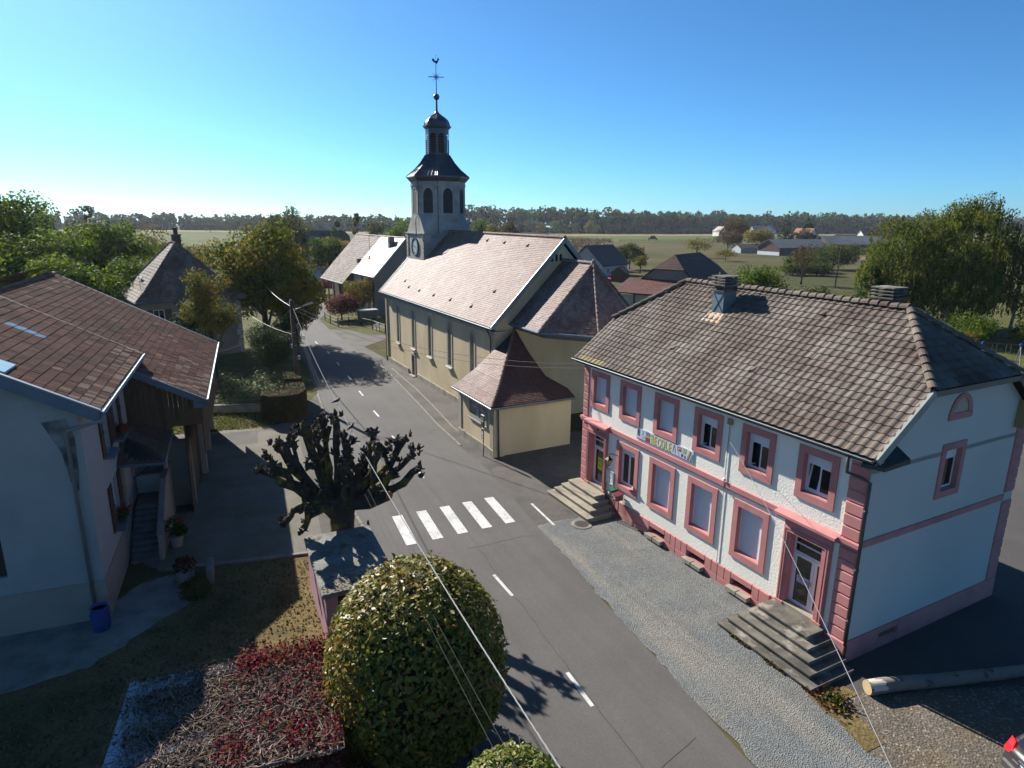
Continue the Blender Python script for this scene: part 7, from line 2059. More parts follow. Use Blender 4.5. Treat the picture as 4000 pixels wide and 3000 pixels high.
# weeds and litter along the foot of the school steps
n = 900
P = np.concatenate([np.stack([np.interp(rg.uniform(0, 1, 520), [0, 1], [7.35, 9.35]), rg.normal(0, .06, 520), np.abs(rg.normal(0, .05, 520)) + .03], 1), np.stack([rg.normal(9.75, .22, 380), rg.normal(16.55, .25, 380), np.abs(rg.normal(0, .1, 380)) + .04], 1)])
P[:520, 1] += np.interp(P[:520, 0], [7.35, 9.35], [20.35, 16.65])
cl = rg.uniform(0, 1, len(P)); keep = (np.sin(P[:, 0] * 9) > -.1) | (np.arange(len(P)) >= 520); P = P[keep]
V, F = leaf_cloud(P, rg.normal(0, .8, (len(P), 3)) + [0, 0, .7], .06, .6, rg)
tag(mesh_obj('step_weeds', fast_mesh('step_weeds', V, F, leaf_mat('step_weed_leaves', [(.04, .06, .015), (.10, .09, .02), (.16, .07, .025), (.11, .05, .03)], trans=.15, cl_scale=1.5, cl_amt=.5))), 'small weeds and dead leaves at the foot of the right school steps', 'weeds', kind='stuff')
n = 700
P = np.stack([rg.uniform(-6.0, -1.0, n), np.zeros(n), np.abs(rg.normal(0, .03, n)) + .03], 1)
P[:, 1] = np.interp(P[:, 0], [-7, -4.75, -2, .4], [27.8, 22.9, 16.9, 11.6]) + rg.normal(0, .12, n) + .25
V, F = leaf_cloud(P, rg.normal(0, .5, (n, 3)) + [0, 0, 1], .05, .6, rg)
tag(mesh_obj('kerb_litter', fast_mesh('kerb_litter', V, F, bpy.data.materials['dead_leaves'])), 'dead leaves gathered in the gutter beside the left kerb', 'leaf litter', kind='stuff')

for nm, lab, poly, n, hh, cols in (('dry_tufts', 'short dry grass tufts on the brown lawn below the kiosk', [(-14, 23.2), (-8.6, 24.8), (-6.5, 22.2), (-6.3, 18.6), (-4.2, 16.6), (-1.8, 11.4), (-12, 8), (-16, 12), (-12.2, 18), (-11.5, 21.6)], 15000, .07, [(.10, .08, .03), (.17, .12, .05), (.22, .16, .075), (.075, .085, .025)]), ('grass_tufts', 'short green grass on the strip of lawn beside the clipped hedge', [(-25.5, 40.2), (-23.5, 40.0), (-17.3, 42.2), (-16.4, 43.1), (-17.6, 43.4), (-17.6, 44.6), (-18.5, 45.6), (-26, 44.8)], 9000, .09, [(.06, .085, .018), (.10, .125, .028), (.15, .14, .045), (.18, .13, .06)])):
    P = np.stack([rg.uniform(min(p[0] for p in poly), max(p[0] for p in poly), n), rg.uniform(min(p[1] for p in poly), max(p[1] for p in poly), n), np.zeros(n)], 1)
    P = P[in_poly(P[:, 0], P[:, 1], poly)]; k = len(P); a = rg.uniform(0, 6.28, k); hgt = hh * rg.uniform(.4, 1.3, k)
    e = np.stack([np.cos(a), np.sin(a), np.zeros(k)], 1) * (hgt * .5)[:, None]; ln = np.concatenate([rg.normal(0, .5, (k, 2)), np.ones((k, 1))], 1) * hgt[:, None]
    V = np.stack([P - e, P + e, P + e * .5 + ln, P - e * .5 + ln], 1).reshape(-1, 3)
    tag(mesh_obj(nm, fast_mesh(nm, V, np.arange(4 * k).reshape(k, 4), leaf_mat(nm + '_blades', cols, trans=.3, cl_scale=.6, cl_amt=.4))), lab, 'grass', kind='stuff')

# utility pole with street lamp
up = thing('utility_pole', 'brown utility pole with a curved street lamp arm behind the clipped hedge', 'utility pole', (-16.85, 49.5, 0))
m = MB(); m.tube([(0, 0, -.1), (-.05, 0, 4), (-.08, 0, 7.85)], [.20, .165, .13], 10); m.build('pole', M_POLE, up, smooth=True)
for z in (2.1, 3.4, 4.3, 5.3): 
    m = MB(); m.lathe([(.19 - .007 * z, z), (.19 - .007 * z, z + .05)], 10, (-.01 * z, 0)); m.build('band', M_GALV, up)
for x, z in ((.22, 3.35), (-.24, 4.25)):
    m = MB(); m.bevbox(x - .09, -.10, z - .16, x + .09, .10, z + .16, .02); m.build('junction_box', M_GALV, up)
m = MB(); m.tube([(0, 0, 7.0), (.3, -.05, 7.15), (.95, -.12, 7.42)], .028, 7); m.build('lamp_arm', M_GALV, up, smooth=True)
m = MB(); m.add([(.85, -.26, 7.38), (1.62, -.30, 7.60), (1.62, -.06, 7.60), (.85, -.02, 7.38), (.85, -.24, 7.46), (1.55, -.27, 7.73), (1.55, -.08, 7.73), (.85, -.04, 7.46)], [(3, 2, 1, 0), (4, 5, 6, 7), (0, 1, 5, 4), (1, 2, 6, 5), (2, 3, 7, 6), (3, 0, 4, 7)]); m.build('lamp_head', mat('lamp_housing', (.50, .50, .42), rough=.5, var=.05), up)
m = MB(); m.tube([(0, 0, 4.85), (.85, -.05, 4.92)], .022, 5)
for x in (.25, .5, .8): m.lathe([(.03, 4.9), (.035, 4.96), (.02, 5.02)], 6, (x, -.03))
m.build('cross_arm', M_IRON, up)
m = MB(); m.tube([(-.3, 0, 7.25), (.2, 0, 7.25)], .03, 5)
for x in (-.28, .18): m.lathe([(.03, 7.25), (.05, 7.3), (.05, 7.36), (.02, 7.4)], 8, (x, 0))
m.build('insulator_bracket', M_IRON, up)

def sagged(a, b, sag, n=24):
    a = Vector(a); b = Vector(b)
    return [a + (b - a) * (i / n) + Vector((0, 0, -4 * sag * (i / n) * (1 - i / n))) for i in range(n + 1)]
def cable(label, pts, r=.012, m_=M_CABLED, group=None, k=5):
    t = MB(); t.tube([tuple(p) for p in pts], r, k); o = t.build('overhead_cable', m_); tag(o, label, 'cable', group); return o
PT = Vector((-16.95, 49.45, 7.35))
# main twisted cable over the street (points along its plane from the pole to the next pole behind the camera)
Pq = np.array([-16.85, 49.5]); Qd = np.array([.7623, 8.0852]) - Pq; Qd /= np.linalg.norm(Qd)
ds = [0, 6, 12, 18.74, 22.25, 28.83, 32.64, 36.35, 40, 42.14, 44.15, 45, 50, 56]
zs = [7.35, 6.68, 6.12, 5.69, 5.60, 5.52, 5.52, 5.56, 5.69, 5.79, 5.90, 6.0, 6.42, 7.1]
mb = MB()
cz_ = np.polyfit(ds, zs, 4)
dd = np.linspace(0, 56, 420)
for s in range(3):
    pts = []
    for d in dd:
        a = d * 2 * math.pi / .75 + s * 2.094
        c = Pq + Qd * d
        z = np.polyval(cz_, d)
        pts.append((c[0] - Qd[1] * .009 * math.cos(a), c[1] + Qd[0] * .009 * math.cos(a), z + .009 * math.sin(a)))
    mb.tube(pts, .0085, 5)
main = mb.build('overhead_cable', M_CABLE); tag(main, 'thick twisted grey cable with two birds on it, crossing above the ball bush', 'cable')
cable('grey cable from the pole into the big lime tree', sagged(PT, (-37, 92, 8.2), .9), .028, M_CABLE)
cable('thin service wire from the pole down to the farmhouse eaves', sagged(PT - Vector((0, 0, .2)), HM @ Vector((3.3, 19.5, 5.7)), .55), .012, M_CABLED)
cable('very thin lower wire between the pole and the far farmhouse eaves', sagged((-16.9, 49.5, 5.6), HM @ Vector((3.3, 21.6, 5.2)), .5), .008, M_CABLED)
cable('thin service wire from the pole to the hipped house', sagged((-17, 49.5, 5.2), (-28.2, 66.6, 5.0), .4), .012, M_CABLE)
sw = Matrix.Translation((3.70, 31.93, 0)) @ Matrix.Rotation(R(-62.07), 4, 'Z')
cable('upper of two dark wires across the church wall to the school corner', sagged((-16.8, 49.5, 7.4), sw @ Vector((-.1, -.05, 6.92)), 1.05), .012, M_CABLED)
cable('lower of two dark wires across the church wall to the school corner', sagged((-16.8, 49.5, 7.15), sw @ Vector((-.1, -.05, 6.72)), 1.2), .012, M_CABLED)
cable('left of the two thin wires hanging below the thick cable', sagged((-16.75, 49.5, 6.3), (.3, 8.0, 5.2), 1.25, 30), .0045, M_CABLED)
cable('right of the two thin wires hanging below the thick cable', sagged((-16.65, 49.5, 6.35), (.45, 8.1, 5.25), 1.2, 30), .0045, M_CABLED)
a = sw @ Vector((9.78, -.05, 5.95))
cable('single wire rising from the school facade past the right steps', [a + (Vector((4.65, 7.08, 7.8)) - a) * s + Vector((0, 0, -(s * (1 - s)) * 4 * -.18)) for s in np.linspace(0, 1.25, 20)], .007, M_CABLE)

# two pigeons on the thick cable
def pigeon(label, d, hd, seed):
    c = Pq + Qd * d; z = float(np.polyval(cz_, d)) + .035
    t = thing('pigeon', label, 'bird', (c[0], c[1], z), hd, 'pigeons on the thick cable')
    m = MB(); m.tube([(-.26, 0, .02), (-.19, 0, .05), (-.10, 0, .085), (0, 0, .11), (.07, 0, .145), (.105, 0, .19), (.125, 0, .225), (.15, 0, .232), (.175, 0, .226)], [.012, .03, .058, .072, .066, .042, .034, .026, .006], 9)
    m.build('body', mat('slate_plumage', (.06, .062, .072), rough=.7, var=.15), t, smooth=True)
    for s in (1, -1):
        w = MB(); w.add([(.06, s * .062, .14), (.02, s * .078, .10), (-.10, s * .065, .075), (-.23, s * .02, .05), (-.12, s * .045, .115), (.0, s * .055, .155)], [(0, 1, 2, 3, 4, 5)] if s > 0 else [(5, 4, 3, 2, 1, 0)]); w.build('wing', mat('dark_wing', (.035, .036, .042), var=.1), t)
        g = MB(); g.tube([(.0, s * .025, .05), (.01, s * .025, -.005)], .006, 4); g.build('leg', mat('pink_leg', (.25, .08, .06)), t)
    return t
pigeon('pigeon on the thick cable, the one nearer the hedge', 22.3, R(20), 1)
pigeon('pigeon on the thick cable, the one nearer the pollarded tree', 26.2, R(60), 2)

# dark car at the right edge
def suv():
    t = thing('parked_car', 'dark estate car with a red tail lamp at the lower right edge', 'car', (12.95, 13.25, 0), R(3))
    paint = mat('dark_car_paint', (.030, .028, .028), rough=.28, spec=.5, coat=.6, var=.03)
    def ring(x, w, z0, z1, r):
        return [(x, -w + r * .4, z0), (x, w - r * .4, z0), (x, w, z0 + r), (x, w, (z0 + z1) / 2), (x, w - .04, z1 - r), (x, w - r - .04, z1), (x, -w + r + .04, z1), (x, -w + .04, z1 - r), (x, -w, (z0 + z1) / 2), (x, -w, z0 + r)]
    m = MB()
    secs = [ring(0.0, .80, .36, .78, .10), ring(.10, .88, .28, .98, .10), ring(.45, .91, .24, 1.02, .1), ring(2.0, .92, .22, 1.0, .1), ring(3.3, .91, .24, .98, .1), ring(4.1, .86, .28, .82, .12), ring(4.42, .72, .36, .62, .12)]
    V = [p for s in secs for p in s]; n = 10
    F = [(i * n + k, i * n + (k + 1) % n, (i + 1) * n + (k + 1) % n, (i + 1) * n + k) for i in range(len(secs) - 1) for k in range(n)] + [tuple(range(n - 1, -1, -1)), tuple((len(secs) - 1) * n + k for k in range(n))]
    m.add(V, F); b = m.build('body', paint, t, smooth=True)
    m = MB()
    g = [ring(.12, .82, .95, 1.02, .03), ring(.42, .76, .95, 1.46, .10), ring(.75, .74, .95, 1.53, .10), ring(1.9, .74, .95, 1.54, .1), ring(2.5, .74, .95, 1.45, .1), ring(3.3, .80, .95, 1.0, .03)]
    V = [p for s in g for p in s]
    m.add(V, [(i * n + k, i * n + (k + 1) % n, (i + 1) * n + (k + 1) % n, (i + 1) * n + k) for i in range(len(g) - 1) for k in range(n)] + [tuple(range(n - 1, -1, -1)), tuple((len(g) - 1) * n + k for k in range(n))]); m.build('cabin', paint, t, smooth=True)
    m = MB(); m.add([(.155, -.66, 1.06), (.155, .66, 1.06), (.385, .60, 1.40), (.385, -.60, 1.40)], [(0, 3, 2, 1)]); m.v = [(x - .012, y, z + .008) for x, y, z in m.v]; m.build('rear_window', M_GLASS, t)
    for s in (1, -1):
        m = MB(); m.add([(.55, s * .80, 1.06), (2.9, s * .80, 1.06), (2.35, s * .765, 1.40), (.7, s * .765, 1.42)], [(0, 1, 2, 3) if s < 0 else (3, 2, 1, 0)]); m.build('side_window', M_GLASS, t)
        m = MB(); m.tube([(.6, s * .66, 1.545), (.75, s * .66, 1.60), (2.0, s * .66, 1.60), (2.15, s * .66, 1.54)], .018, 6); m.build('roof_rail', M_GALV, t)
        m = MB(); m.add([(-.012, s * .79, .80), (.03, s * .60, .78), (.13, s * .64, 1.12), (.16, s * .80, 1.16), (.22, s * .885, .98), (.10, s * .885, .80)], [(0, 1, 2, 3), (0, 3, 4, 5)] if s < 0 else [(3, 2, 1, 0), (5, 4, 3, 0)]); m.v = [(x - .014, y + s * .012, z) for x, y, z in m.v]; lp = m.build('tail_lamp', mat('tail_lamp', (.55, .008, .012), rough=.15, spec=.6, var=0, emis=((1, .02, .03), .9)), t)
        m = MB(); m.add([(.075, s * .66, .98), (.11, s * .65, 1.08), (.125, s * .76, 1.10), (.09, s * .77, .99)], [(0, 1, 2, 3) if s < 0 else (3, 2, 1, 0)]); m.v = [(x - .03, y + s * .004, z) for x, y, z in m.v]; m.build('reversing_lens', mat('clear_lens', (.30, .06, .06), rough=.2), lp)
        for x in (.85, 3.5):
            m = MB(); m.lathe([(.17, -.10), (.30, -.10), (.335, -.06), (.335, .06), (.30, .10), (.17, .10)], 18); m.v = [(p[0] + x, p[2] + s * .84, p[1] + .335) for p in m.v]; w = m.build('wheel', mat('tyre', (.018, .018, .018), rough=.8), t)
            m = MB(); m.lathe([(.17, -.102), (.17, .102)], 12); m.v = [(p[0] + x, p[2] + s * .84, p[1] + .335) for p in m.v]; m.build('rim', M_GALV, w)
    m = MB(); m.bevbox(-.06, -.80, .34, .12, .80, .56, .05); m.build('bumper', mat('grey_bumper', (.055, .055, .055), rough=.6), t)
    m = MB(); m.box(-.035, -.26, .66, -.012, .26, .77); pl_ = m.build('number_plate', M_WHITE, t)
    m = MB(); m.box(-.037, .215, .662, -.034, .258, .768); m.build('plate_band', mat('plate_blue', (.02, .10, .42), rough=.4), pl_)
    m = MB()
    for k in range(7): m.box(-.0375, .17 - k * .058 - .022, .682, -.0345, .17 - k * .058 + .012, .75)
    m.build('plate_characters', M_IRON, pl_)
    m = MB(); m.box(-.012, .34, .70, -.004, .52, .72); m.box(-.016, -.34, .82, .012, .34, .845); m.build('tailgate_trim', M_GALV, t)
suv()
# ------------------------------------------------------------------ buildings beyond
def slab(mb, pts, th=.12):
    mb.poly(pts); mb.poly([(a, b, c - th) for a, b, c in pts][::-1])
    for a, b in zip(pts, pts[1:] + pts[:1]): mb.quad((a[0], a[1], a[2] - th), (b[0], b[1], b[2] - th), b, a)
def win(parent, T, x0, z0, x1, z1, m_shut=None, m_fr=None, sill=True, sw=.5):
    f = MB(); f.T = T; f.box(x0, -.015, z0, x1, .02, z1); w = f.build('window', M_GLASS, parent)
    f = MB(); f.T = T; f.frame(x0 - .05, z0 - .05, x1 + .05, z1 + .05, .09, -.035, 0); f.box((x0 + x1) / 2 - .025, -.03, z0, (x0 + x1) / 2 + .025, 0, z1); f.build('frame', m_fr or M_WHITE, w)
    if sill: f = MB(); f.T = T; f.box(x0 - .12, -.14, z0 - .16, x1 + .12, 0, z0 - .06); f.build('sill', M_TRIMG, w)
    if m_shut:
        for a, b in ((x0 - sw - .06, x0 - .06), (x1 + .06, x1 + sw + .06)):
            f = MB(); f.T = T; f.box(a, -.06, z0 - .03, b, -.01, z1 + .03); f.build('shutter', m_shut, w)

# hipped house between the farmhouse and the lime tree
hh = thing('hipped_house', 'old stone house with a steep dark hipped roof behind a small yellowing tree', 'house', (-35.9, 61.6, 0), R(38.6))
def hipped_house():
    W, D, ze, zr = 10.2, 11.0, 5.8, 11.25
    m = MB()
    m.wall(.5, W - .5, 0, ze, [(1.5, 3.4, 2.5, 5.0), (6.6, 3.4, 7.6, 5.0), (3.2, .8, 4.2, 2.4)], .18); m.v = [(x, y + .5, z) for x, y, z in m.v]
    m.quad((.5, D - .5, 0), (.5, .5, 0), (.5, .5, ze), (.5, D - .5, ze)); m.quad((W - .5, .5, 0), (W - .5, D - .5, 0), (W - .5, D - .5, ze), (W - .5, .5, ze)); m.quad((W - .5, D - .5, 0), (.5, D - .5, 0), (.5, D - .5, ze), (W - .5, D - .5, ze))
    m.build('wall', mat('old_ochre_render', (.26, .22, .165), rough=.95, var=.15, vscale=.6, col2=(.17, .155, .13), c2scale=.4), hh)
    T = Matrix.Translation((0, .5, 0))
    for a in (1.5, 6.6):
        f = MB(); f.T = T; f.box(a, .14, 3.4, a + 1, .16, 5.0); w = f.build('window', M_GLASS, hh)
        f = MB(); f.T = T; f.frame(a, 3.4, a + 1, 5.0, .07, .08, .14); f.box(a + .47, .08, 3.4, a + .53, .14, 5.0); f.build('frame', M_WHITE, w)
        for b in (a - .6, a + 1.06):
            f = MB(); f.T = T; f.box(b, -.06, 3.35, b + .54, -.01, 5.05); f.build('shutter', M_SHUT, w)
    for k in range(9):
        f = MB(); f.T = T; f.bevbox(W - .5 - (.6 if k % 2 else .42), -.05, k * .62 + .01, W - .47, 0, k * .62 + .60, .02); f.build('quoin_stone', M_STONE, hh)
    C = [(0, 0, ze), (W, 0, ze), (W, D, ze), (0, D, ze)]
    A, B = (5.0, 4.5, zr), (5.0, 6.6, zr)
    # bell-cast: lower fifth of each slope is flatter
    def low(p, q, t): return tuple(p[i] + (q[i] - p[i]) * t for i in range(2)) + (p[2] + (q[2] - p[2]) * t * .80,)
    t = .22
    mids = [low(C[0], A, t), low(C[1], A, t), low(C[2], B, t), low(C[3], B, t)]
    faces = [[C[0], C[1], mids[1], mids[0]], [C[1], C[2], mids[2], mids[1]], [C[2], C[3], mids[3], mids[2]], [C[3], C[0], mids[0], mids[3]],
             [mids[0], mids[1], A], [mids[1], mids[2], B, A], [mids[2], mids[3], B], [mids[3], mids[0], A, B]]
    m = MB()
    for f in faces: m.poly([(a, b, c - .04) for a, b, c in f])
    m.poly([(a, b, c - .05) for a, b, c in C][::-1])
    roof = m.build('roof', M_DARK, hh)
    T_ = Tiler(hh, roof, 300)
    M_T = mat('old_brown_tile', (.125, .085, .068), rough=.8, piece=.25, var=.18, vscale=.7, col2=(.17, .14, .115), c2scale=.7, c2at=.55)
    sh = tile_shape(.30, .42, FLAT, tilt=.05, thick=.03)
    for f in faces:
        a = np.array(f[0]); b = np.array(f[1]); u = b - a; Lu = np.linalg.norm(u); u = u / Lu
        P = []
        h = np.array(f[2]) - a; h = h - u * (h @ u); Lh = np.linalg.norm(h); h = h / Lh
        poly = [((np.array(p) - a) @ u, (np.array(p) - a) @ h) for p in f]
        T_.face(a, u, h, poly, .30, .345, sh, [M_T], stagger=True, jit=.006)
    T_.finish()
    for i, p in enumerate(mids):
        ridge_caps(roof, C[i], p, M_T, 5, .11); ridge_caps(roof, p, A if i < 2 else B, M_T, 16, .11)
    ridge_caps(roof, A, B, M_T, 6, .12)
    m = MB(); m.bevbox(5.1, 6.1, 10.4, 5.9, 6.8, 12.0, .02); c = m.build('chimney', M_TILE_D, hh); m = MB(); m.bevbox(5.02, 6.02, 12.0, 5.98, 6.88, 12.1, .02); m.build('slab', M_STEPD, c); m = MB(); m.lathe([(.22, 12.1), (.22, 12.75)], 8, (5.5, 6.4)); m.build('flue', M_IRON, c)
    m = MB(); p = np.array(mids[0]); m.box(1.55, 5.2, 7.62, 1.75, 6.6, 7.70); m.v = [(x - (.0), y, z + (x - 1.55) * 1.1) for x, y, z in m.v]; m.build('roof_window', M_GALV, roof)
    m = MB(); m.tube([(1.1, 3.3, 6.6), (1.1, 3.3, 8.3)], .02, 5); m.tube([(.8, 3.3, 7.3), (1.4, 3.3, 7.3)], .015, 4); m.build('aerial', M_IRON, roof)
    m = MB(); m.lathe([(.01, 0), (.22, .05), (.30, .12)], 12); mt = Matrix.Translation((6.4, 3.9, 9.6)) @ Vector((-.7, -.5, .35)).to_track_quat('Z', 'Y').to_matrix().to_4x4(); m.v = [tuple(mt @ Vector(v)) for v in m.v]; m.build('small_dish', M_GALV, roof)
    m = MB()
    for a, b in zip(C, C[1:] + C[:1]): m.tube([(a[0], a[1], ze - .04), (b[0], b[1], ze - .04)], .07, 6)
    m.build('gutter', M_ZINC, hh)
hipped_house()
sd_ = thing('satellite_dish', 'large pale satellite dish on a mast left of the hipped house roof', 'satellite dish', (-48.0, 82.6, 0))
m = MB(); m.tube([(0, 0, 0), (0, 0, 6.7)], .05, 6); m.build('mast', M_IRON, sd_)
m = MB(); m.lathe([(.02, 0), (.35, .05), (.62, .17), (.74, .26), (.76, .27), (.62, .19), (.35, .07), (.02, .02)], 18); mt = Matrix.Translation((0, 0, 7.0)) @ Vector((.25, -.9, .3)).to_track_quat('Z', 'Y').to_matrix().to_4x4(); m.v = [tuple(mt @ Vector(v)) for v in m.v]; m.build('dish', mat('dish_grey', (.34, .31, .33), rough=.6, var=.05), sd_, smooth=True)
m = MB(); m.tube([tuple(mt @ Vector((0, 0, .1))), tuple(mt @ Vector((0, -.1, .75)))], .03, 5); m.build('feed_arm', M_IRON, sd_)

# long farm building with a roof in two colours beyond the church
lf = thing('long_farm', 'long farmhouse with a roof half old brown half pale tiles beyond the church', 'house', (-20.0 + 20.9 * math.cos(R(122)), 94.7 + 20.9 * math.sin(R(122)), 0), R(-58))
def long_farm():
    L = 20.9; xj = 11.6; ye, ze, yr, zr = -.35, 5.6, 4.8, 11.1; D = 9.6
    k = (zr - ze) / (yr - ye); zf = lambda y: ze + k * (y - ye)
    W_ = mat('grey_brown_render', (.21, .185, .165), rough=.95, var=.14, vscale=.5)
    O_ = mat('ochre_render', (.40, .33, .20), rough=.95, var=.08, vscale=.6)
    m = MB(); m.T = frame_mat((L, 0, 0), (0, 1, 0), (-1, 0, 0)); m.poly([(0, 0, 0), (D, 0, 0), (D, 0, 5.6), (4.8, 0, zr - .25), (0, 0, 5.6)]); m.build('gable_wall', W_, lf)
    m = MB(); m.quad((15.5, 0, 0), (L, 0, 0), (L, 0, 5.5), (15.5, 0, 5.5)); m.build('facade_wall', O_, lf)
    m = MB(); m.quad((0, 0, 0), (15.5, 0, 0), (15.5, 0, 5.5), (0, 0, 5.5)); m.poly([(0, D, 0), (0, 0, 0), (0, 0, 5.6), (0, 4.8, zr - .25), (0, D, 5.6)]); m.quad((L, D, 0), (0, D, 0), (0, D, 5.5), (L, D, 5.5)); m.build('facade_wall', M_HWALL2, lf)
    I = Matrix.Identity(4)
    for x in (16.6, 18.9): win(lf, I, x, 3.35, x + .85, 4.85, M_SHUT); win(lf, I, x, .9, x + .85, 2.5, M_SHUT)
    for x in (12.4, 14.2): win(lf, I, x, 3.4, x + .8, 4.7); win(lf, I, x, .9, x + .8, 2.2)
    m = MB(); m.box(15.35, -.08, 0, 15.5, 0, 5.5); m.build('downpipe', M_IRON, lf)
    T = frame_mat((L, 0, 0), (0, 1, 0), (-1, 0, 0))
    m = MB(); m.T = T; m.box(2.35, -.05, 3.6, 3.0, -.01, 5.2); m.build('shutter', M_SHUT, lf); win(lf, T, 3.05, 3.6, 3.9, 5.2)
    m = MB(); m.T = T; m.box(6.0, -.05, 6.6, 7.0, -.01, 7.8); m.build('shutter', M_SHUT, lf)
    # boarded porch side with brown planks, timber posts
    n = 9
    for i in range(n):
        a, b = -1.7 + 1.7 * i / n, -1.7 + 1.7 * (i + 1) / n
        m = MB(); m.extrude([(11.5, a + .01, 2.7 + .2 * (i % 2)), (11.5, b - .01, 2.7 + .2 * (i % 2)), (11.5, b - .01, zf(b) - .2), (11.5, a + .01, zf(a) - .2)], (.04, 0, 0)); m.build('board', M_WOODD, lf)
    for x in (.2, 3.0, 6.0, 9.0, 11.4): m = MB(); m.bevbox(x, -1.7, 0, x + .2, -1.5, 3.9, .02); m.build('porch_post', M_WOODD, lf)
    m = MB(); m.box(.05, -.06, .0, 11.4, -.02, 3.6); m.build('barn_front', M_WOODD, lf)
    m = MB(); y2 = -1.9
    slab(m, [(xj, ye, ze), (L + .4, ye, ze), (L + .4, yr, zr), (xj, yr, zr)]); slab(m, [(-.4, y2, zf(y2) - .02), (xj, y2, zf(y2) - .02), (xj, yr, zr - .02), (-.4, yr, zr - .02)]); slab(m, [(L + .4, D + .4, ze), (-.4, D + .4, ze), (-.4, yr, zr - .03), (L + .4, yr, zr - .03)])
    roof = m.build('roof', M_DARK, lf)
    T_ = Tiler(lf, roof, 300)
    c = math.hypot(1, k); w = (0, 1 / c, k / c)
    pale = mat('pale_pink_tile', (.30, .195, .165), rough=.58, spec=.35, piece=.12, var=.12, vscale=.5)
    old = mat('old_farm_tile', (.155, .112, .090), rough=.8, piece=.25, var=.2, vscale=.5, col2=(.20, .16, .13), c2scale=.6)
    sh = tile_shape(.34, .46, FLAT, tilt=.05, thick=.03)
    T_.face((xj, ye, ze + .02), (1, 0, 0), w, [(0, 0), (L + .4 - xj, 0), (L + .4 - xj, (yr - ye) * c), (0, (yr - ye) * c)], .34, .38, sh, [pale], jit=.004)
    T_.face((-.4, y2, zf(y2)), (1, 0, 0), w, [(0, 0), (xj + .4, 0), (xj + .4, (yr - y2) * c), (0, (yr - y2) * c)], .34, .38, sh, [old], stagger=True, jit=.012)
    T_.finish()
    ridge_caps(roof, (L + .4, yr, zr), (-.4, yr, zr), pale, 45, .12)
    m = MB(); m.add([(L + .42, ye, ze + .08), (L + .50, ye, ze + .08), (L + .50, yr, zr + .08), (L + .42, yr, zr + .08), (L + .42, ye, ze - .2), (L + .50, ye, ze - .2), (L + .50, yr, zr - .2), (L + .42, yr, zr - .2)], [(0, 1, 2, 3), (4, 0, 3, 7), (5, 6, 2, 1), (4, 5, 1, 0)]); m.build('verge_board', mat('pale_green_verge', (.36, .42, .38), rough=.5, var=.08), lf)
    m = MB(); m.tube([(xj, ye - .05, ze), (L + .4, ye - .05, ze)], .06, 6); m.tube([(-.4, y2 - .05, zf(y2)), (xj, y2 - .05, zf(y2))], .07, 6); m.build('gutter', M_GALV, lf)
    m = MB(); m.bevbox(18.0, 3.3, 9.2, 18.7, 4.1, 11.25, .02); m.build('chimney', M_CONC, lf)
    m = MB(); m.bevbox(10.4, .9, 6.6, 11.0, 1.6, 7.7, .02); m.build('chimney', M_CONC, lf)
    m = MB(); m.tube([(13.6, 2.0, 7.9), (13.6, 2.0, 11.3)], .03, 5); m.lathe([(.01, 8.1), (.3, 8.12), (.34, 8.2)], 10, (13.6, 1.7)); m.build('mast', M_IRON, roof)
long_farm()

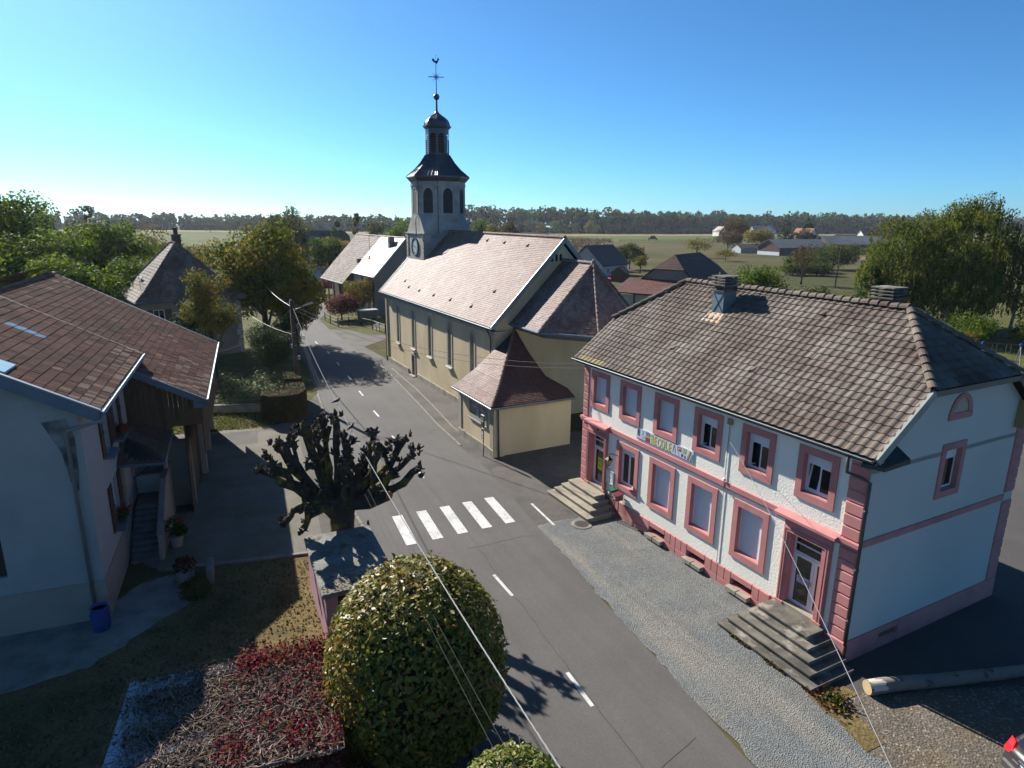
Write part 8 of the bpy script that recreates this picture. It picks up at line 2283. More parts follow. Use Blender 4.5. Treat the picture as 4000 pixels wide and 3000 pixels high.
def simple_house(name, label, loc, ang, L, W, ze, zr, wm, rm, over=.4, wins=(), base=None, hip=0.0, quota=0, tile=None, chim=None, group=None, cat='house'):
    """ridge along local x from 0 to L, gables at both ends"""
    t = thing(name, label, cat, (loc[0], loc[1], 0), ang, group)
    m = MB(); h = W / 2
    m.quad((0, -h, 0), (L, -h, 0), (L, -h, ze), (0, -h, ze)); m.quad((L, h, 0), (0, h, 0), (0, h, ze), (L, h, ze))
    zg = zr - hip * (zr - ze)
    yg = h * hip
    m.poly([(0, h, 0), (0, -h, 0), (0, -h, ze), (0, -yg, zg - .1), (0, yg, zg - .1), (0, h, ze)]); m.poly([(L, -h, 0), (L, h, 0), (L, h, ze), (L, yg, zg - .1), (L, -yg, zg - .1), (L, -h, ze)])
    m.build('wall', wm, t)
    k = (zr - ze) / h; yo = h + over; zo = ze - k * over
    m = MB()
    x0, x1 = -over, L + over
    hx = hip * h * .9
    for s in (-1, 1):
        pts = [(x0, s * yo, zo), (x1, s * yo, zo), (x1, s * yg, zg), (x1 - hx, 0, zr), (x0 + hx, 0, zr), (x0, s * yg, zg)]
        if hip == 0: pts = [pts[0], pts[1], pts[3], pts[4]]
        slab(m, pts if s < 0 else pts[::-1], .14)
    if hip:
        m.poly([(x0, yg, zg), (x0, -yg, zg), (x0 + hx, 0, zr)]); m.poly([(x1, -yg, zg), (x1, yg, zg), (x1 - hx, 0, zr)])
    roof = m.build('roof', rm if not tile else M_DARK, t)
    if tile:
        T_ = Tiler(t, roof, quota); c = math.hypot(1, k); sh = tile_shape(tile, tile * 1.3, FLAT, tilt=.04, thick=.03)
        for s in (-1, 1):
            Ls = yo * c
            poly = [(0, 0), (x1 - x0, 0), (x1 - x0 - hx, Ls), (hx, Ls)] if not hip else [(0, 0), (x1 - x0, 0), (x1 - x0, (yo - yg) * c), (x1 - x0 - hx, Ls), (hx, Ls), (0, (yo - yg) * c)]
            T_.face((x0, s * yo, zo + .03) if s < 0 else (x1, yo, zo + .03), (1, 0, 0) if s < 0 else (-1, 0, 0), (0, -s / c, k / c), poly, tile, tile * 1.1, sh, [rm], stagger=True, jit=.006)
        if hip:
            Lh = math.hypot(hx, zr - zg)
            T_.face((x0, yg, zg + .03), (0, -1, 0), (hx / Lh, 0, (zr - zg) / Lh), [(0, 0), (2 * yg, 0), (yg, Lh)], tile, tile * 1.1, sh, [rm], stagger=True, jit=.006)
        T_.finish()
    faces = {'front': Matrix.Translation((0, -h, 0)), 'near': frame_mat((0, h, 0), (0, -1, 0), (1, 0, 0)), 'far': frame_mat((L, -h, 0), (0, 1, 0), (-1, 0, 0))}
    for f, a, b, c_, d in wins: win(t, faces[f], a, b, c_, d)
    for f in ('near', 'far'):
        pass
    if chim:
        for (cx, cy, cw, zt) in chim:
            q = MB(); q.bevbox(cx - cw, cy - cw, ze, cx + cw, cy + cw, zt, .02); q.build('chimney', M_CONC, t)
    return t
simple_house('cottage', 'low white cottage with a brown tiled roof left of the two-coloured farm roof', (-46.8, 150.6), R(24), 15, 9.5, 3.1, 5.6, mat('white_render', (.56, .57, .57), var=.05), mat('cottage_tile', (.16, .115, .095), piece=.2, var=.15, vscale=.4), .6, [('near', 5.2, .9, 6.3, 2.2), ('front', 2, .9, 3.2, 2.2)], tile=.42, quota=0, chim=[(9.0, -.6, .35, 6.5)])
th = simple_house('timbered_house', 'dark roofed half-timbered farm far behind the low cottage', (-74.5, 228), R(18), 17, 11, 4.2, 9.4, mat('dim_render', (.27, .28, .29), var=.08), mat('slate_brown_tile', (.07, .062, .06), piece=.2, var=.15, vscale=.3), .7, [('front', 4.0, 1.4, 5.2, 2.8), ('front', 8, 1.4, 9.2, 2.8)], hip=.35, tile=.5, quota=0)
for k in range(9):
    m = MB(); m.box(1 + k * 1.9, -5.58, 0, 1.18 + k * 1.9, -5.50, 4.2); m.build('timber_post', M_WOODD, th)
for z in (.1, 2.1, 4.0): m = MB(); m.box(0, -5.6, z, 17, -5.51, z + .18); m.build('timber_beam', M_WOODD, th)
simple_house('barn', 'old barn with a dark half-hipped roof and a red tiled lean-to behind the school roof', (25.0, 105.0), R(55), 15.5, 12.5, 3.3, 8.6, mat('barn_wall', (.24, .235, .20), var=.12), M_TILE_D, .5, hip=.42, tile=.34, quota=240, cat='barn')
lt = thing('lean_to', 'open lean-to with a dark red tiled roof on white posts against the old barn', 'shed', (25.0, 105.0, 0), R(55))
m = MB(); slab(m, [(-6.2, -6.9, 2.9), (-.05, -6.9, 4.7), (-.05, 6.9, 4.7), (-6.2, 6.9, 2.9)][::-1]); rf = m.build('roof', M_DARK, lt)
T_ = Tiler(lt, rf, 300); c_ = math.hypot(6.15, 1.8); M_RED = mat('dark_red_leanto_tile', (.17, .065, .055), rough=.75, piece=.22, var=.15, vscale=.5, col2=(.13, .07, .06), c2scale=.5)
T_.face((-6.2, 6.9, 2.93), (0, -1, 0), (6.15 / c_, 0, 1.8 / c_), [(0, 0), (13.8, 0), (13.8, c_), (0, c_)], .34, .36, tile_shape(.34, .45, FLAT, tilt=.045, thick=.03), [M_RED], jit=.006); T_.finish()
for y in (-6.5, -3.2, 0, 3.2, 6.5): m = MB(); m.bevbox(-5.9, y - .1, 0, -5.7, y + .1, 2.9, .02); m.build('post', M_WOODD, lt)
m = MB(); m.box(-5.65, -6.5, 0, -5.55, 6.5, 2.6); m.build('back_panel', mat('pale_panel', (.42, .43, .38), var=.1), lt)

simple_house('dark_house', 'house with a black-brown roof just right of the church gable', (18.6, 168), R(50), 12, 10, 3.2, 7.6, mat('grey_render', (.42, .44, .45), var=.06), mat('black_tile', (.040, .036, .036), rough=.5, piece=.2, var=.1), .5, [('front', 2, .9, 3, 2.2), ('near', 4, .9, 5, 2.2)], tile=.42, quota=0)
simple_house('garden_shed', 'small brown wooden garden shed with a reddish roof near the pink car', (24.3, 151.5), R(70), 4.2, 3.4, 2.3, 3.6, M_WOODD, mat('shed_red', (.23, .11, .09), var=.1), .35, cat='shed')
simple_house('field_shelter', 'low dark field shelter at the pasture edge left of the long barn', (101, 300), R(10), 13, 8, 2.3, 4.0, mat('pale_shed_wall', (.30, .33, .36), var=.1), mat('dark_shed_roof', (.045, .045, .048), var=.1), .3, cat='shed')
gb = mat('grey_fibre_roof', (.20, .195, .185), rough=.75, var=.12, vscale=.12, col2=(.29, .285, .27), c2scale=.08, c2at=.6)
bw = mat('barn_boards', (.115, .075, .06), rough=.9, var=.25, vscale=1.2, stretch=(3, 3, .2))
lb = simple_house('long_barn', 'long wooden barn with a grey fibre roof across the pasture', (109, 283), R(27), 30, 12, 3.6, 6.6, bw, gb, .6, cat='barn')
m = MB(); m.box(-.12, -5.9, 0, -.02, 5.9, 1.5); m.build('white_base', M_WHITE, lb)
for i in range(10):
    a, b = -5.9 + 11.8 * i / 10, -5.9 + 11.8 * (i + 1) / 10
    m = MB(); zt = 3.55 + 3.0 * (1 - abs((a + b) / 2) / 6); m.box(-.10, a + .02, 1.5, -.03, b - .02, zt - .25); m.build('gable_board', bw, lb)
simple_house('long_barn', 'second grey roofed barn standing higher behind the long wooden barn', (139, 301), R(14), 34, 13, 4.6, 8.0, bw, gb, .6, cat='barn')
wr = mat('far_white_render', (.60, .60, .56), var=.04)
for (lab, x, y, a, L, W, ze, zr, mm, wn) in (('orange roofed white house, the left one behind the long barn', 171, 380, 120, 11, 9, 6.0, 10.4, M_TILE_R, [('near', 3, 3.6, 4.2, 5), ('near', 6, 3.6, 7.2, 5)]), ('smaller orange roofed white house between the two larger orange roofs', 182, 376, 15, 13, 8, 4.2, 7.2, M_TILE_R, []),
        ('wide orange roofed house, the right one behind the long barn', 208, 400, 8, 21, 11, 5.2, 9.9, M_TILE_R, [('near', 3, 2, 4.5, 3.5)]), ('pale roofed white house at the wood edge beside a tall dark tree', 196, 620, 100, 13, 10, 5, 9, mat('pale_roof', (.36, .30, .25), var=.08), [('near', 3, 2, 4.4, 3.6)]),
        ('pale roofed house half hidden behind the yellow-green round tree, left of the two', 200, 560, 10, 11, 9, 6.5, 10.4, mat('pale_roof', (.36, .30, .25), var=.08), []), ('pale roofed house half hidden behind the yellow-green round tree, right of the two', 212, 556, 60, 11, 9, 7, 11.0, mat('pale_roof', (.36, .30, .25), var=.08), [])):
    simple_house('far_house', lab, (x, y), R(a), L, W, ze, zr, wr, mm, .5, wn, group='houses at the far edge of the village')

# swing frame behind the school
sw_ = thing('swing_frame', 'blue topped swing frame in the shade behind the school', 'swing', (50.6, 63.6, 0), R(160))
for x in (0, 3.2):
    for s in (-1, 1): m = MB(); m.tube([(x + (.0), s * .8, 0), (x, 0, 2.3)], .045, 6); m.build('leg', M_GALV, sw_)
    m = MB(); m.bevbox(x - .12, -.12, 2.2, x + .12, .12, 2.45, .03); m.build('bracket', mat('blue_bracket', (.02, .06, .3), var=.05), sw_)
m = MB(); m.tube([(0, 0, 2.32), (3.2, 0, 2.32)], .045, 6); m.build('top_bar', M_WOODD, sw_)
for x in (1.0, 2.2):
    m = MB(); m.tube([(x - .2, 0, 2.3), (x - .2, 0, .5)], .01, 4); m.tube([(x + .2, 0, 2.3), (x + .2, 0, .5)], .01, 4); m.build('chain', M_GALV, sw_)
    m = MB(); m.bevbox(x - .24, -.1, .46, x + .24, .1, .5, .01); m.build('seat', mat('red_seat', (.3, .02, .02), var=.05), sw_)
# pink hatchback by the garden shed
pc = thing('parked_car', 'small pink-red hatchback parked on the lane by the brown shed', 'car', (23.3, 154.5, 0), R(255))
m = MB()
def rg8(x, w, z0, z1): return [(x, -w, z0), (x, w, z0), (x, w, z1), (x, -w, z1)]
S = [rg8(-1.9, .72, .35, .75), rg8(-1.6, .8, .25, .9), rg8(0, .82, .22, .92), rg8(1.4, .8, .25, .85), rg8(1.9, .7, .35, .65)]
V = [p for s in S for p in s]; m.add(V, [(i * 4 + k, i * 4 + (k + 1) % 4, i * 4 + 4 + (k + 1) % 4, i * 4 + 4 + k) for i in range(4) for k in range(4)] + [(3, 2, 1, 0), (16, 17, 18, 19)]); m.build('body', mat('pink_car_paint', (.55, .07, .14), rough=.35, coat=.4, var=.03), pc)
m = MB(); S = [rg8(-1.6, .7, .88, .92), rg8(-1.2, .64, .88, 1.35), rg8(.3, .62, .88, 1.38), rg8(.95, .7, .88, .9)]; V = [p for s in S for p in s]; m.add(V, [(i * 4 + k, i * 4 + (k + 1) % 4, i * 4 + 4 + (k + 1) % 4, i * 4 + 4 + k) for i in range(3) for k in range(4)]); m.build('windows', M_GLASS, pc)
m = MB(); m.box(-1.15, -.6, 1.36, .3, .6, 1.40); m.build('roof', bpy.data.materials['pink_car_paint'], pc)
for s in (-1, 1):
    for x in (-1.2, 1.2): m = MB(); m.lathe([(.15, -.08), (.29, -.08), (.29, .08), (.15, .08)], 12); m.v = [(p[0] + x, p[2] + s * .75, p[1] + .29) for p in m.v]; m.build('wheel', bpy.data.materials['tyre'], pc)
# field fence and feeding rack
ff = thing('pasture_fence', 'long wooden post fence across the far pasture', 'fence', (70, 438, 0))
for i in range(42):
    m = MB(); x = i * 1.75; y = 1.5 * math.sin(i * .2) + i * .75; m.bevbox(x - .12, y - .12, 0, x + .12, y + .12, 1.5 + .2 * math.sin(i * 3.1), .03); m.build('post', M_KNOB, ff)
m = MB()
for z in (.6, 1.2): m.tube([(i * 1.75, 1.5 * math.sin(i * .2) + i * .75, z) for i in range(42)], .05, 4)
m.build('rail', M_KNOB, ff)
fr = thing('hay_rack', 'small dark hay rack standing in the far pasture', 'feeder', (100.5, 480, 0))
m = MB(); m.bevbox(-3.2, -1.4, .8, 3.2, 1.4, 1.5, .1); m.build('tray', M_DARK, fr)
m = MB(); m.extrude([(-2.4, -1.2, 1.5), (2.4, -1.2, 1.5), (1.2, -1.2, 3.2), (-1.2, -1.2, 3.2)], (0, 2.4, 0)); m.build('rack', M_DARK, fr)
for x in (-2.8, 2.8): m = MB(); m.box(x - .15, -1.2, 0, x + .15, 1.2, .9); m.build('leg', M_DARK, fr)
fp = thing('wooden_pole', 'bare dark wooden pole standing in the orchard grass behind the school roof', 'pole', (70.4, 142.9, 0)); m = MB(); m.tube([(0, 0, 0), (.25, 0, 8.6)], [.16, .11], 8); m.build('pole', M_POLE, fp)

# garden beyond the church: fence, table, sign
gf = thing('garden_fence', 'low dark metal fence round the corner garden beyond the street bend', 'fence', (0, 0, 0))
GP = [(-26.05, 89.5), (-24.6, 86.9), (-22.9, 84.4), (-21.6, 84.9), (-19.9, 84.8), (-18.1, 82.9), (-15.8, 79.6)]
for x, y in GP: m = MB(); m.bevbox(x - .05, y - .05, 0, x + .05, y + .05, 1.25, .01); m.build('post', M_IRON, gf)
m = MB()
for z in (.25, .75, 1.15): m.tube([(x, y, z) for x, y in GP], .018, 4)
for (x0, y0), (x1, y1) in zip(GP[:-1], GP[1:]):
    for q in range(1, 14): m.tube([(x0 + (x1 - x0) * q / 14, y0 + (y1 - y0) * q / 14, .25), (x0 + (x1 - x0) * q / 14, y0 + (y1 - y0) * q / 14, 1.15)], .006, 3)
m.build('mesh_panel', M_IRON, gf)
gs = thing('garden_sign', 'small pale blue sign board on the corner garden fence', 'sign', (-17.0, 81.1, 0), R(-55)); m = MB(); m.box(-.5, -.06, .55, .5, -.03, 1.2); m.build('board', mat('pale_blue_board', (.36, .46, .52), var=.05), gs)
for x in (-.45, .45): m = MB(); m.box(x - .03, -.03, 0, x + .03, .03, 1.2); m.build('post', M_IRON, gs)
gt = thing('hen_house', 'small grey open-fronted hutch in the corner garden beside red flowers', 'hutch', (-20.2, 89.6, 0), R(32)); 
m = MB(); m.box(-1.2, -.6, .5, 1.2, .6, 1.55); m.build('box', mat('grey_hutch', (.14, .14, .12), var=.15), gt); m = MB(); m.box(-1.35, -.8, 1.55, 1.35, .75, 1.65); m.build('roof', mat('pale_green_verge2', (.38, .44, .42), var=.05), gt)
for x in (-1.1, 1.1): m = MB(); m.box(x - .06, -.5, 0, x + .06, .5, .5); m.build('leg', M_WOODD, gt)
mA = HM
flower_box('flower_tub', 'pink flowers in a tub at the foot of the two-coloured farm facade', (-20.9, 93.2, 0), R(-58), 1.7, None, 260, 260, M_WOODD, 1.25, mat('pink_petals', (.5, .05, .12), var=.1), .35)
# ------------------------------------------------------------------ trees and shrubs
LM_ACA = leaf_mat('acacia_leaves', [(.030, .072, .008), (.065, .120, .011), (.12, .175, .014), (.20, .21, .016)], trans=.45, cl_scale=.28, cl_amt=.35)
LM_ORA = leaf_mat('turning_leaves', [(.045, .055, .012), (.085, .075, .016), (.13, .085, .018), (.16, .10, .02)], trans=.45, cl_scale=.25, cl_amt=.4)
LM_LIN = leaf_mat('lime_leaves', [(.026, .056, .008), (.052, .085, .010), (.095, .115, .013), (.15, .145, .015), (.23, .16, .016)], trans=.45, cl_scale=.28, cl_amt=.45)
LM_DKG = leaf_mat('dark_conifer', [(.010, .024, .008), (.018, .040, .011), (.030, .060, .014)], trans=.1, cl_scale=.6)
LM_THU = leaf_mat('thuja_sprays', [(.012, .030, .009), (.022, .052, .012), (.042, .088, .016)], trans=.12, cl_scale=.8)
LM_SML = leaf_mat('small_tree_leaves', [(.028, .045, .010), (.055, .080, .012), (.10, .125, .016), (.13, .14, .018), (.22, .12, .03)], trans=.45, cl_scale=.5, cl_amt=.45)
LM_WIL = leaf_mat('willow_leaves', [(.040, .060, .020), (.065, .082, .026), (.10, .105, .034), (.12, .11, .03)], trans=.45, cl_scale=.3)
LM_BIR = leaf_mat('birch_leaves', [(.042, .070, .010), (.078, .108, .013), (.115, .135, .017), (.17, .145, .02)], trans=.45, cl_scale=.3, cl_amt=.35)
LM_GRN = leaf_mat('fresh_green_leaves', [(.028, .062, .008), (.055, .105, .011), (.095, .15, .014), (.14, .17, .017)], trans=.45, cl_scale=.4)
LM_YEL = leaf_mat('yellow_leaves', [(.085, .088, .015), (.135, .125, .018), (.19, .155, .02), (.20, .12, .02)], trans=.45, cl_scale=.4)
LM_RED = leaf_mat('red_bush_leaves', [(.055, .018, .018), (.115, .030, .030), (.185, .050, .042), (.15, .08, .03)], trans=.45, cl_scale=.9)
LM_BRN = leaf_mat('brown_leaves', [(.050, .040, .016), (.085, .058, .020), (.125, .072, .024), (.07, .06, .02)], trans=.45, cl_scale=.3)
LM_MIX = leaf_mat('hedgerow_leaves', [(.024, .050, .010), (.045, .076, .013), (.075, .098, .017), (.11, .10, .022)], trans=.45, cl_scale=.15, cl_amt=.5)

G = 'green trees behind the farmhouse on the left'
for (lab, x, y, h, w, lm, n, sd, lf_) in (
    ('tall dark green tree at the left edge of the view', -62.5, 80, 17.4, 11, LM_ACA, 9000, 101, .17), ('tall light green leafy tree second from the left edge', -60.0, 82, 15.6, 12.5, LM_ACA, 11000, 102, .17),
    ('broad light green tree in front of the left wood', -51.5, 74, 12.0, 12, LM_ACA, 11000, 103, .16), ('green tree right of the broad light green ones', -50.5, 83, 13.2, 11, LM_ACA, 10000, 104, .17),
    ('dark green tree low behind the farmhouse ridge', -46.0, 67, 10.0, 10, LM_ACA, 9000, 105, .15), ('dark green tree between the farmhouse ridge and the dish', -42.5, 74, 9.6, 9, LM_ACA, 8000, 106, .15),
    ('green tree hanging in from the left edge behind the roof', -56.0, 64, 12.8, 12, LM_ACA, 10000, 107, .15), ('green bushy tree at the left edge low over the roof', -49.0, 55, 9.5, 10, LM_ACA, 8000, 108, .14)):
    tree('broadleaf_tree', lab, 'tree', (x, y, 0), h * 1.08, w * 1.08, lm, M_BARK, int(n * 1.35), lf_ * 1.3, 1.6, .28, 38, w * .19, 'dense', G, sd, low=-.8)
tree('turning_tree', 'orange-brown turning tree left of the hipped house', 'tree', (-57.5, 98, 0), 13.4, 12.5, LM_ORA, M_BARK, 9000, .18, 2, .25, 28, 2.2, 'dense', 'turning trees left of the hipped house', 111)
tree('turning_tree', 'smaller olive-orange tree just left of the hipped roof peak', 'tree', (-50.0, 93, 0), 11.6, 9.5, LM_ORA, M_BARK, 7000, .18, 2, .25, 24, 1.9, 'dense', 'turning trees left of the hipped house', 112)
tree('turning_tree', 'brown-grey low trees behind the chimney of the hipped house', 'tree', (-55, 112, 0), 9.6, 11, LM_BRN, M_BARK, 5000, .2, 1.5, .2, 22, 2.0, 'dense', 'turning trees left of the hipped house', 113)
tree('wispy_tree', 'wispy dark tree with an airy top on the left skyline', 'tree', (-128, 200, 0), 16.6, 9, LM_DKG, M_BARK, 1500, .35, 3, .3, 16, 1.3, 'round', None, 114)
tree('lime_tree', 'big lime tree turning yellow at the top beside the street', 'tree', (-27.9, 72.8, 0), 13.9, 12.4, LM_LIN, M_BARK, 30000, .19, 1.6, .4, 60, 2.1, 'dense', None, 121, low=-.9)
tree('lime_tree', 'darker low lime boughs hanging over the street edge behind the pole', 'tree', (-23.6, 70.0, 0), 9.6, 6.8, LM_LIN, M_BARK, 12000, .17, 1.0, .25, 24, 1.3, 'dense', None, 122, low=-.9)
tree('thuja', 'dense dark green thuja bush behind the weedy plot', 'shrub', (-21.9, 57.3, 0), 5.3, 5.0, LM_THU, M_BARK, 15000, .085, .1, .15, 34, 1.0, 'dense', None, 131, low=-.95, aspect=.35)
tree('small_tree', 'small leafy tree yellow and orange at the top in front of the hipped house', 'tree', (-25.6, 54.5, 0), 10.4, 4.8, LM_SML, M_BARK, 9000, .11, 2.2, .14, 30, .85, 'dense', None, 132)
tree('young_tree', 'dark young tree beside the small yellowing tree', 'tree', (-28.2, 56.5, 0), 7.2, 4.5, LM_DKG, M_BARK, 4500, .11, 1.2, .12, 18, .9, 'dense', None, 133)
tree('dark_shrub', 'dark shrub in the shade between the hipped house and the thuja', 'shrub', (-23.0, 62.5, 0), 4.6, 5.5, LM_DKG, M_BARK, 5000, .11, .4, .12, 18, 1.0, 'dense', None, 134, low=-.9)

tree('willow_tree', 'large grey-green willow behind the lime tree', 'tree', (-51.5, 150, 0), 15.6, 13.0, LM_WIL, M_BARK, 8000, .30, 1.5, .5, 34, 2.2, 'dense', None, 141, low=-.8)
tree('garden_tree', 'orange-brown round garden tree between the low cottage and the timbered house', 'tree', (-48.5, 178, 0), 7.6, 10.0, LM_BRN, M_BARK, 3500, .30, 1, .25, 22, 1.7, 'dense', None, 142)
tree('garden_tree', 'olive garden bush left of the orange-brown round tree', 'tree', (-56, 176, 0), 7.0, 6.5, LM_YEL, M_BARK, 2200, .30, 1, .25, 16, 1.3, 'dense', None, 143)
Gc = 'trees behind the two-coloured farm roof'
for (lab, x, y, h, w, lm, st, sd) in (('yellow-green bushy tree left of the farm ridge', -39.5, 148, 10.6, 8.2, LM_YEL, 'round', 151), ('olive tree at the left end of the farm ridge', -39.0, 140, 11.2, 7.5, LM_GRN, 'round', 152), ('thin bare-topped poplar above the farm ridge', -44.6, 190, 16.0, 3.2, LM_YEL, 'column', 153), ('slim poplar left of the bare-topped one', -52, 196, 13.0, 4.0, LM_GRN, 'column', 157),
    ('rounded olive tree in the middle above the farm ridge', -36.5, 180, 14.2, 9.6, LM_WIL, 'dense', 154), ('tall green tree right of the farm ridge by the tower', -28.7, 170, 14.8, 9.2, LM_GRN, 'dense', 155), ('low green trees behind the middle of the farm ridge', -31.5, 160, 10.2, 9, LM_GRN, 'dense', 156)):
    tree('broadleaf_tree', lab, 'tree', (x, y, 0), h, w, lm, M_BARK, 3600, .27, 1.5, .25, 24, w * .19, st, Gc, sd)
Gr = 'trees behind the church ridge'
for (lab, x, y, h, w, lm, sd) in (('dark green tree just right of the tower', -12, 230, 15.0, 12, LM_GRN, 161), ('yellow-green tree right of the dark one by the tower', -5.0, 220, 12.6, 9, LM_YEL, 162), ('small bright green tree top over the church ridge', 1.6, 160, 11.6, 3.6, LM_GRN, 163), ('brownish tree behind the yellow-green one', -1, 245, 12.8, 9, LM_BRN, 164)):
    tree('broadleaf_tree', lab, 'tree', (x, y, 0), h, w, lm, M_BARK, 3000, .3, 1.5, .3, 22, w * .19, 'dense', Gr, sd)
# corner garden
tree('red_bush', 'dark red leaved round bush in the corner garden', 'bush', (-24.0, 90.5, 0), 4.0, 5.8, LM_RED, M_BARK, 7000, .12, .3, .12, 26, 1.1, 'dense', None, 171, low=-.8)
tree('garden_tree', 'olive-yellow small tree right of the red bush in front of the farm', 'tree', (-22.3, 95.5, 0), 5.6, 6.6, LM_YEL, M_BARK, 6500, .13, .8, .13, 26, 1.2, 'dense', None, 172, low=-.7)
tree('garden_shrub', 'brown-green shrub by the church corner in the garden', 'shrub', (-15.8, 87.0, 0), 2.6, 3.2, LM_BRN, M_BARK, 1800, .10, .2, .08, 14, .6, 'dense', None, 173)
tree('red_climber', 'reddish climber on the farmyard wall at the bend', 'shrub', (-36.0, 122.0, 0), 3.0, 4.2, LM_RED, M_BARK, 1600, .14, .2, .08, 14, .7, 'dense', None, 174)
tree('cottage_shrub', 'orange-yellow shrub by the white cottage end', 'shrub', (-47.5, 137.0, 0), 3.8, 4.5, LM_YEL, M_BARK, 1800, .16, .3, .1, 14, .8, 'dense', None, 175)

# right side: orchard and pasture trees
rows = [
 ('pasture_tree', 'dark leafy shrub tree in the garden right of the dark house', 34.0, 192, 8.0, 10.0, LM_MIX, 4200, .28, 'dense', 181),
 ('pasture_tree', 'olive shrub tree just right of the dark house roof', 27.5, 187, 5.8, 8.5, LM_MIX, 3200, .26, 'dense', 182),
 ('garden_tree', 'small yellow-brown tree near the green container', 34.0, 176, 5.0, 4.0, LM_YEL, 1200, .2, 'round', 183),
 ('sapling', 'thin open yellow-green orchard tree alone in the pasture', 71.8, 258, 7.8, 11.0, LM_YEL, 1100, .3, 'round', 184),
 ('sapling', 'smaller thin yellow-green orchard tree right of the taller one', 76.5, 238, 4.2, 7.5, LM_YEL, 700, .28, 'round', 185),
 ('pasture_tree', 'tall brown half-bare tree left of the yellow-green round tree', 109.5, 330, 17.0, 16.0, LM_BRN, 3000, .45, 'round', 186),
 ('pasture_tree', 'rust-brown broad tree in front of the tall half-bare one', 101.0, 312, 9.5, 15.0, LM_BRN, 2600, .42, 'dense', 187),
 ('pasture_tree', 'yellow-green round tree in front of the pale roofs', 113.5, 305, 12.4, 16.0, LM_YEL, 3400, .42, 'dense', 188),
 ('orchard_tree', 'half-bare brown orchard tree with dark forked limbs behind the school roof', 66.0, 150, 10.2, 7.5, LM_BRN, 900, .22, 'round', 191),
 ('walnut_tree', 'bright green round tree right behind the school ridge', 29.5, 77, 9.3, 8.0, LM_GRN, 8000, .16, 'dense', 192),
 ('orchard_shrub', 'brownish shrub right of the bright green round tree', 37.5, 82, 6.4, 7.5, LM_MIX, 4000, .16, 'dense', 193),
 ('orchard_shrub', 'olive bush low behind the school ridge left of the right chimney', 42.0, 80, 5.2, 6.5, LM_GRN, 3000, .15, 'dense', 194)]
for (nm, lab, x, y, h, w, lm, n, lf_, st, sd) in rows:
    tree(nm, lab, 'tree' if 'shrub' not in nm else 'shrub', (x, y, 0), h, w, lm, M_BARK, n, lf_, h * .2, .012 * h + .08, 26, w * .18, st, None, sd)
tree('conifer', 'dark pointed conifer beside the pale roofs, the left of two', 'tree', (135, 330, 0), 17.4, 13, LM_DKG, M_BARK, 2600, .5, 1, .35, 46, 2.4, 'cone', 'dark conifers by the far barn', 201)
tree('conifer', 'dark pointed conifer beside the pale roofs, the right of two', 'tree', (145.5, 330, 0), 16.4, 15, LM_DKG, M_BARK, 2800, .5, 1, .35, 48, 2.6, 'cone', 'dark conifers by the far barn', 202)
tree('conifer', 'dark green thuja cone left of the right school chimney', 'tree', (47.2, 86, 0), 8.8, 7.0, LM_THU, M_BARK, 9000, .15, .2, .2, 60, 1.25, 'cone', None, 203)
tree('conifer', 'bluish far conifer top behind the orange roofs', 'tree', (196, 362, 0), 9.5, 9, LM_BRN, M_BARK, 1200, .5, 1, .3, 20, 1.8, 'dense', None, 204)
# hedgerow masses along the pasture on the right
for (lab, x, y, h, w, dpt, sd) in (('dark bushy thicket sloping down to the pasture, its left part', 84, 188, 5.0, 13, 12, 211), ('dark bushy thicket, the tall middle part under the far barn', 97, 200, 8.0, 16, 14, 212), ('dark green thicket next to the birches', 100, 176, 9.5, 15, 14, 213), ('pale grey-green brambles at the foot of the thicket', 78, 176, 3.2, 15, 8, 214)):
    tree('thicket', lab, 'thicket', (x, y, 0), h, w, LM_MIX, M_BARK, 6500, .27, .4, .2, 40, w * .13, 'dense', 'thickets along the pasture', sd, depth=dpt, low=-.6)
# birches at the right edge
Gb = 'tall birches behind the school yard'
for (lab, x, y, h, w, n, sd, lean) in (('tallest birch with drooping yellow-green foliage behind the school', 60.5, 91, 19.6, 14.0, 17000, 221, (.5, 0)), ('left birch of the group with a golden patch of leaves', 52.5, 88, 16.6, 12, 12000, 222, (-.4, 0)), ('right birch cut by the edge of the view', 68.0, 88, 15.5, 13, 11000, 223, (.3, 0)), ('lower birch in front of the tallest one', 56.5, 84, 12.6, 12, 10000, 224, (0, 0))):
    tree('birch_tree', lab, 'tree', (x, y, 0), h, w, LM_BIR, M_BIRCHB, int(n * 1.7), .2, 1.2, .2, 70, 1.5, 'birch', Gb, sd, lean=lean, low=-.9, aspect=.42)
for (lab, x, y, h, w, lm, sd) in (('dark shrubs under the birches by the school yard', 54, 76, 3.6, 8, LM_GRN, 231), ('bright green lit bush under the right birch', 60.5, 74, 3.2, 6, LM_GRN, 232), ('yellowish bush beside the swing frame', 48.5, 70, 3.0, 5.0, LM_YEL, 233), ('dark tall hedge at the right edge behind the swing', 66, 76, 6.0, 12, LM_DKG, 234)):
    tree('yard_shrub', lab, 'shrub', (x, y, 0), h, w, lm, M_BARK, 3500, .15, .3, .1, 22, w * .15, 'dense', 'shrubs under the birches', sd, low=-.8)

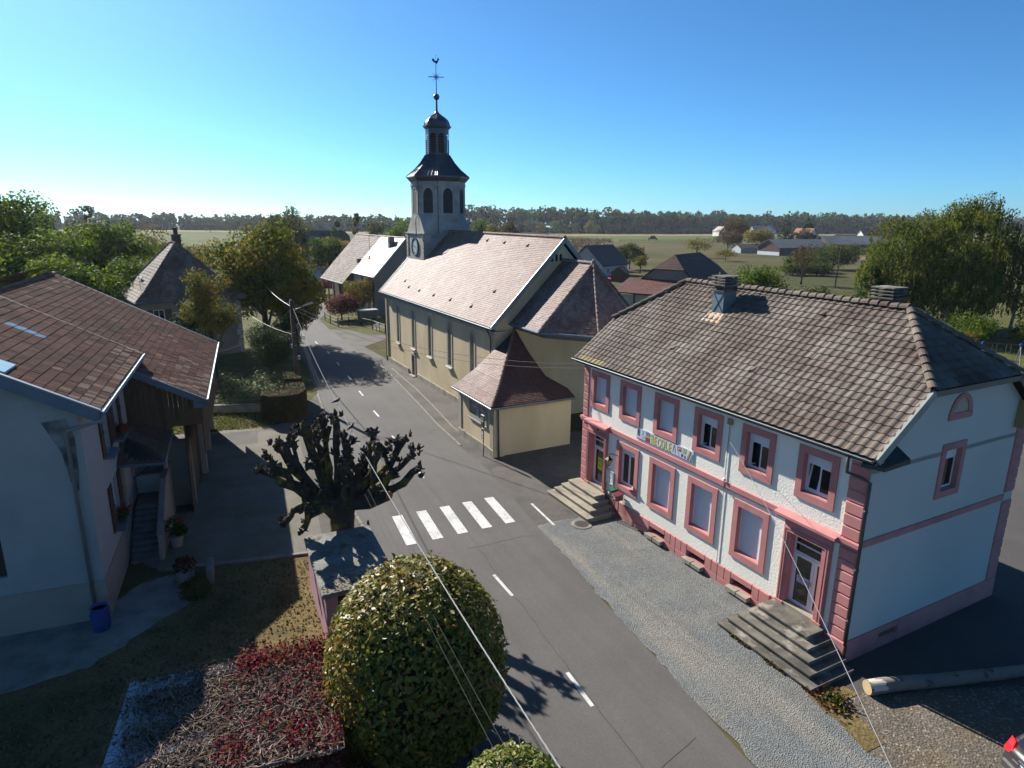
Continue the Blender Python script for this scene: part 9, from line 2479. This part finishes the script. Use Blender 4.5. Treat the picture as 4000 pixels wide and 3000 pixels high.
# row of lighter trees along the far meadow: shared prototypes
protos = []
for i, (lm, st) in enumerate(((LM_WIL, 'dense'), (LM_YEL, 'dense'), (LM_GRN, 'dense'), (LM_MIX, 'dense'))):
    protos.append(tree('meadow_tree', 'meadow tree', 'tree', (0, 0, 0), 11, 10, lm, M_BARK, 900, .62, 1.2, .25, 18, 2.0, st, 'row of lighter trees along the far meadow edge', 300 + i, limbs=3, low=-.8))
lab = ['first tree of the meadow-edge row, next to the tower side', 'second tree of the meadow-edge row, yellowish', 'third meadow-edge tree, small and green', 'fourth meadow-edge tree, olive and broad', 'fifth meadow-edge tree, yellowish', 'sixth meadow-edge tree, dark green', 'seventh meadow-edge tree, slim', 'eighth meadow-edge tree, right end of the pale row', 'ninth meadow-edge tree, small one before the dark wood', 'tenth meadow-edge tree, before the dark wood']
for i, l in enumerate(lab):
    pos = (16 + i * 11.5 + random.uniform(-2, 2), 636 + i * 5.0, 0); s = random.uniform(.85, 1.25)
    if i < 4: o = protos[i]; o.location = pos; o.scale = (s, s, s); o['label'] = l
    else: o = dup(protos[i % 4], pos, random.uniform(0, 6), (s, s, s), l)
# lighter trees along the left fields
lab = ['dark clump of trees in the left fields near the horizon', 'round tree on the left skyline behind the lime tree', 'small field tree on the left before the distant wood', 'field tree on the left beside the dark clump', 'field tree left of the tower before the wood']
for l, (x, y, s) in zip(lab, ((-235, 560, 1.25), (-196, 600, 1.6), (-262, 575, .8), (-222, 556, 1.15), (-85, 520, .7))):
    dup(protos[3], (x, y, 0), random.uniform(0, 6), (s * 1.2, s * 1.2, s), l)

# standing maize in the field behind the church
rg = np.random.default_rng(77)
n = 26000
P = np.stack([rg.uniform(-35, 72, n), rg.uniform(288, 604, n), rg.uniform(.1, 2.3, n)], 1)
q = in_poly(P[:, 0], P[:, 1], [(-18, 292), (27, 291), (66, 432), (42, 451), (20, 600), (-30, 600)]); P = P[q]
V, F = leaf_cloud(P, rg.normal(0, 1, (len(P), 3)) * [1, 1, .5], .75, .35, rg)
tag(mesh_obj('maize', fast_mesh('maize', V, F, leaf_mat('dry_maize', [(.16, .105, .055), (.21, .145, .08), (.25, .18, .10), (.13, .10, .05)], trans=.1, cl_scale=.05))), 'dry brown standing maize behind the church roof', 'maize', kind='stuff')

# air
HAZE = 0.00009
if HAZE > 0:
    mb = MB(); mb.box(-2500, -2460, -61, 2500, 2540, 34)
    hm = bpy.data.materials.new('haze'); hm.use_nodes = True
    nt = hm.node_tree; nt.nodes.remove(nt.nodes['Principled BSDF'])
    pv = nt.nodes.new('ShaderNodeVolumePrincipled'); pv.inputs['Color'].default_value = (.80, .88, 1.0, 1); pv.inputs['Density'].default_value = HAZE; pv.inputs['Anisotropy'].default_value = .3
    nt.links.new(pv.outputs[0], nt.nodes['Material Output'].inputs['Volume'])
    hz = mb.build('haze', hm); hz['kind'] = 'stuff'
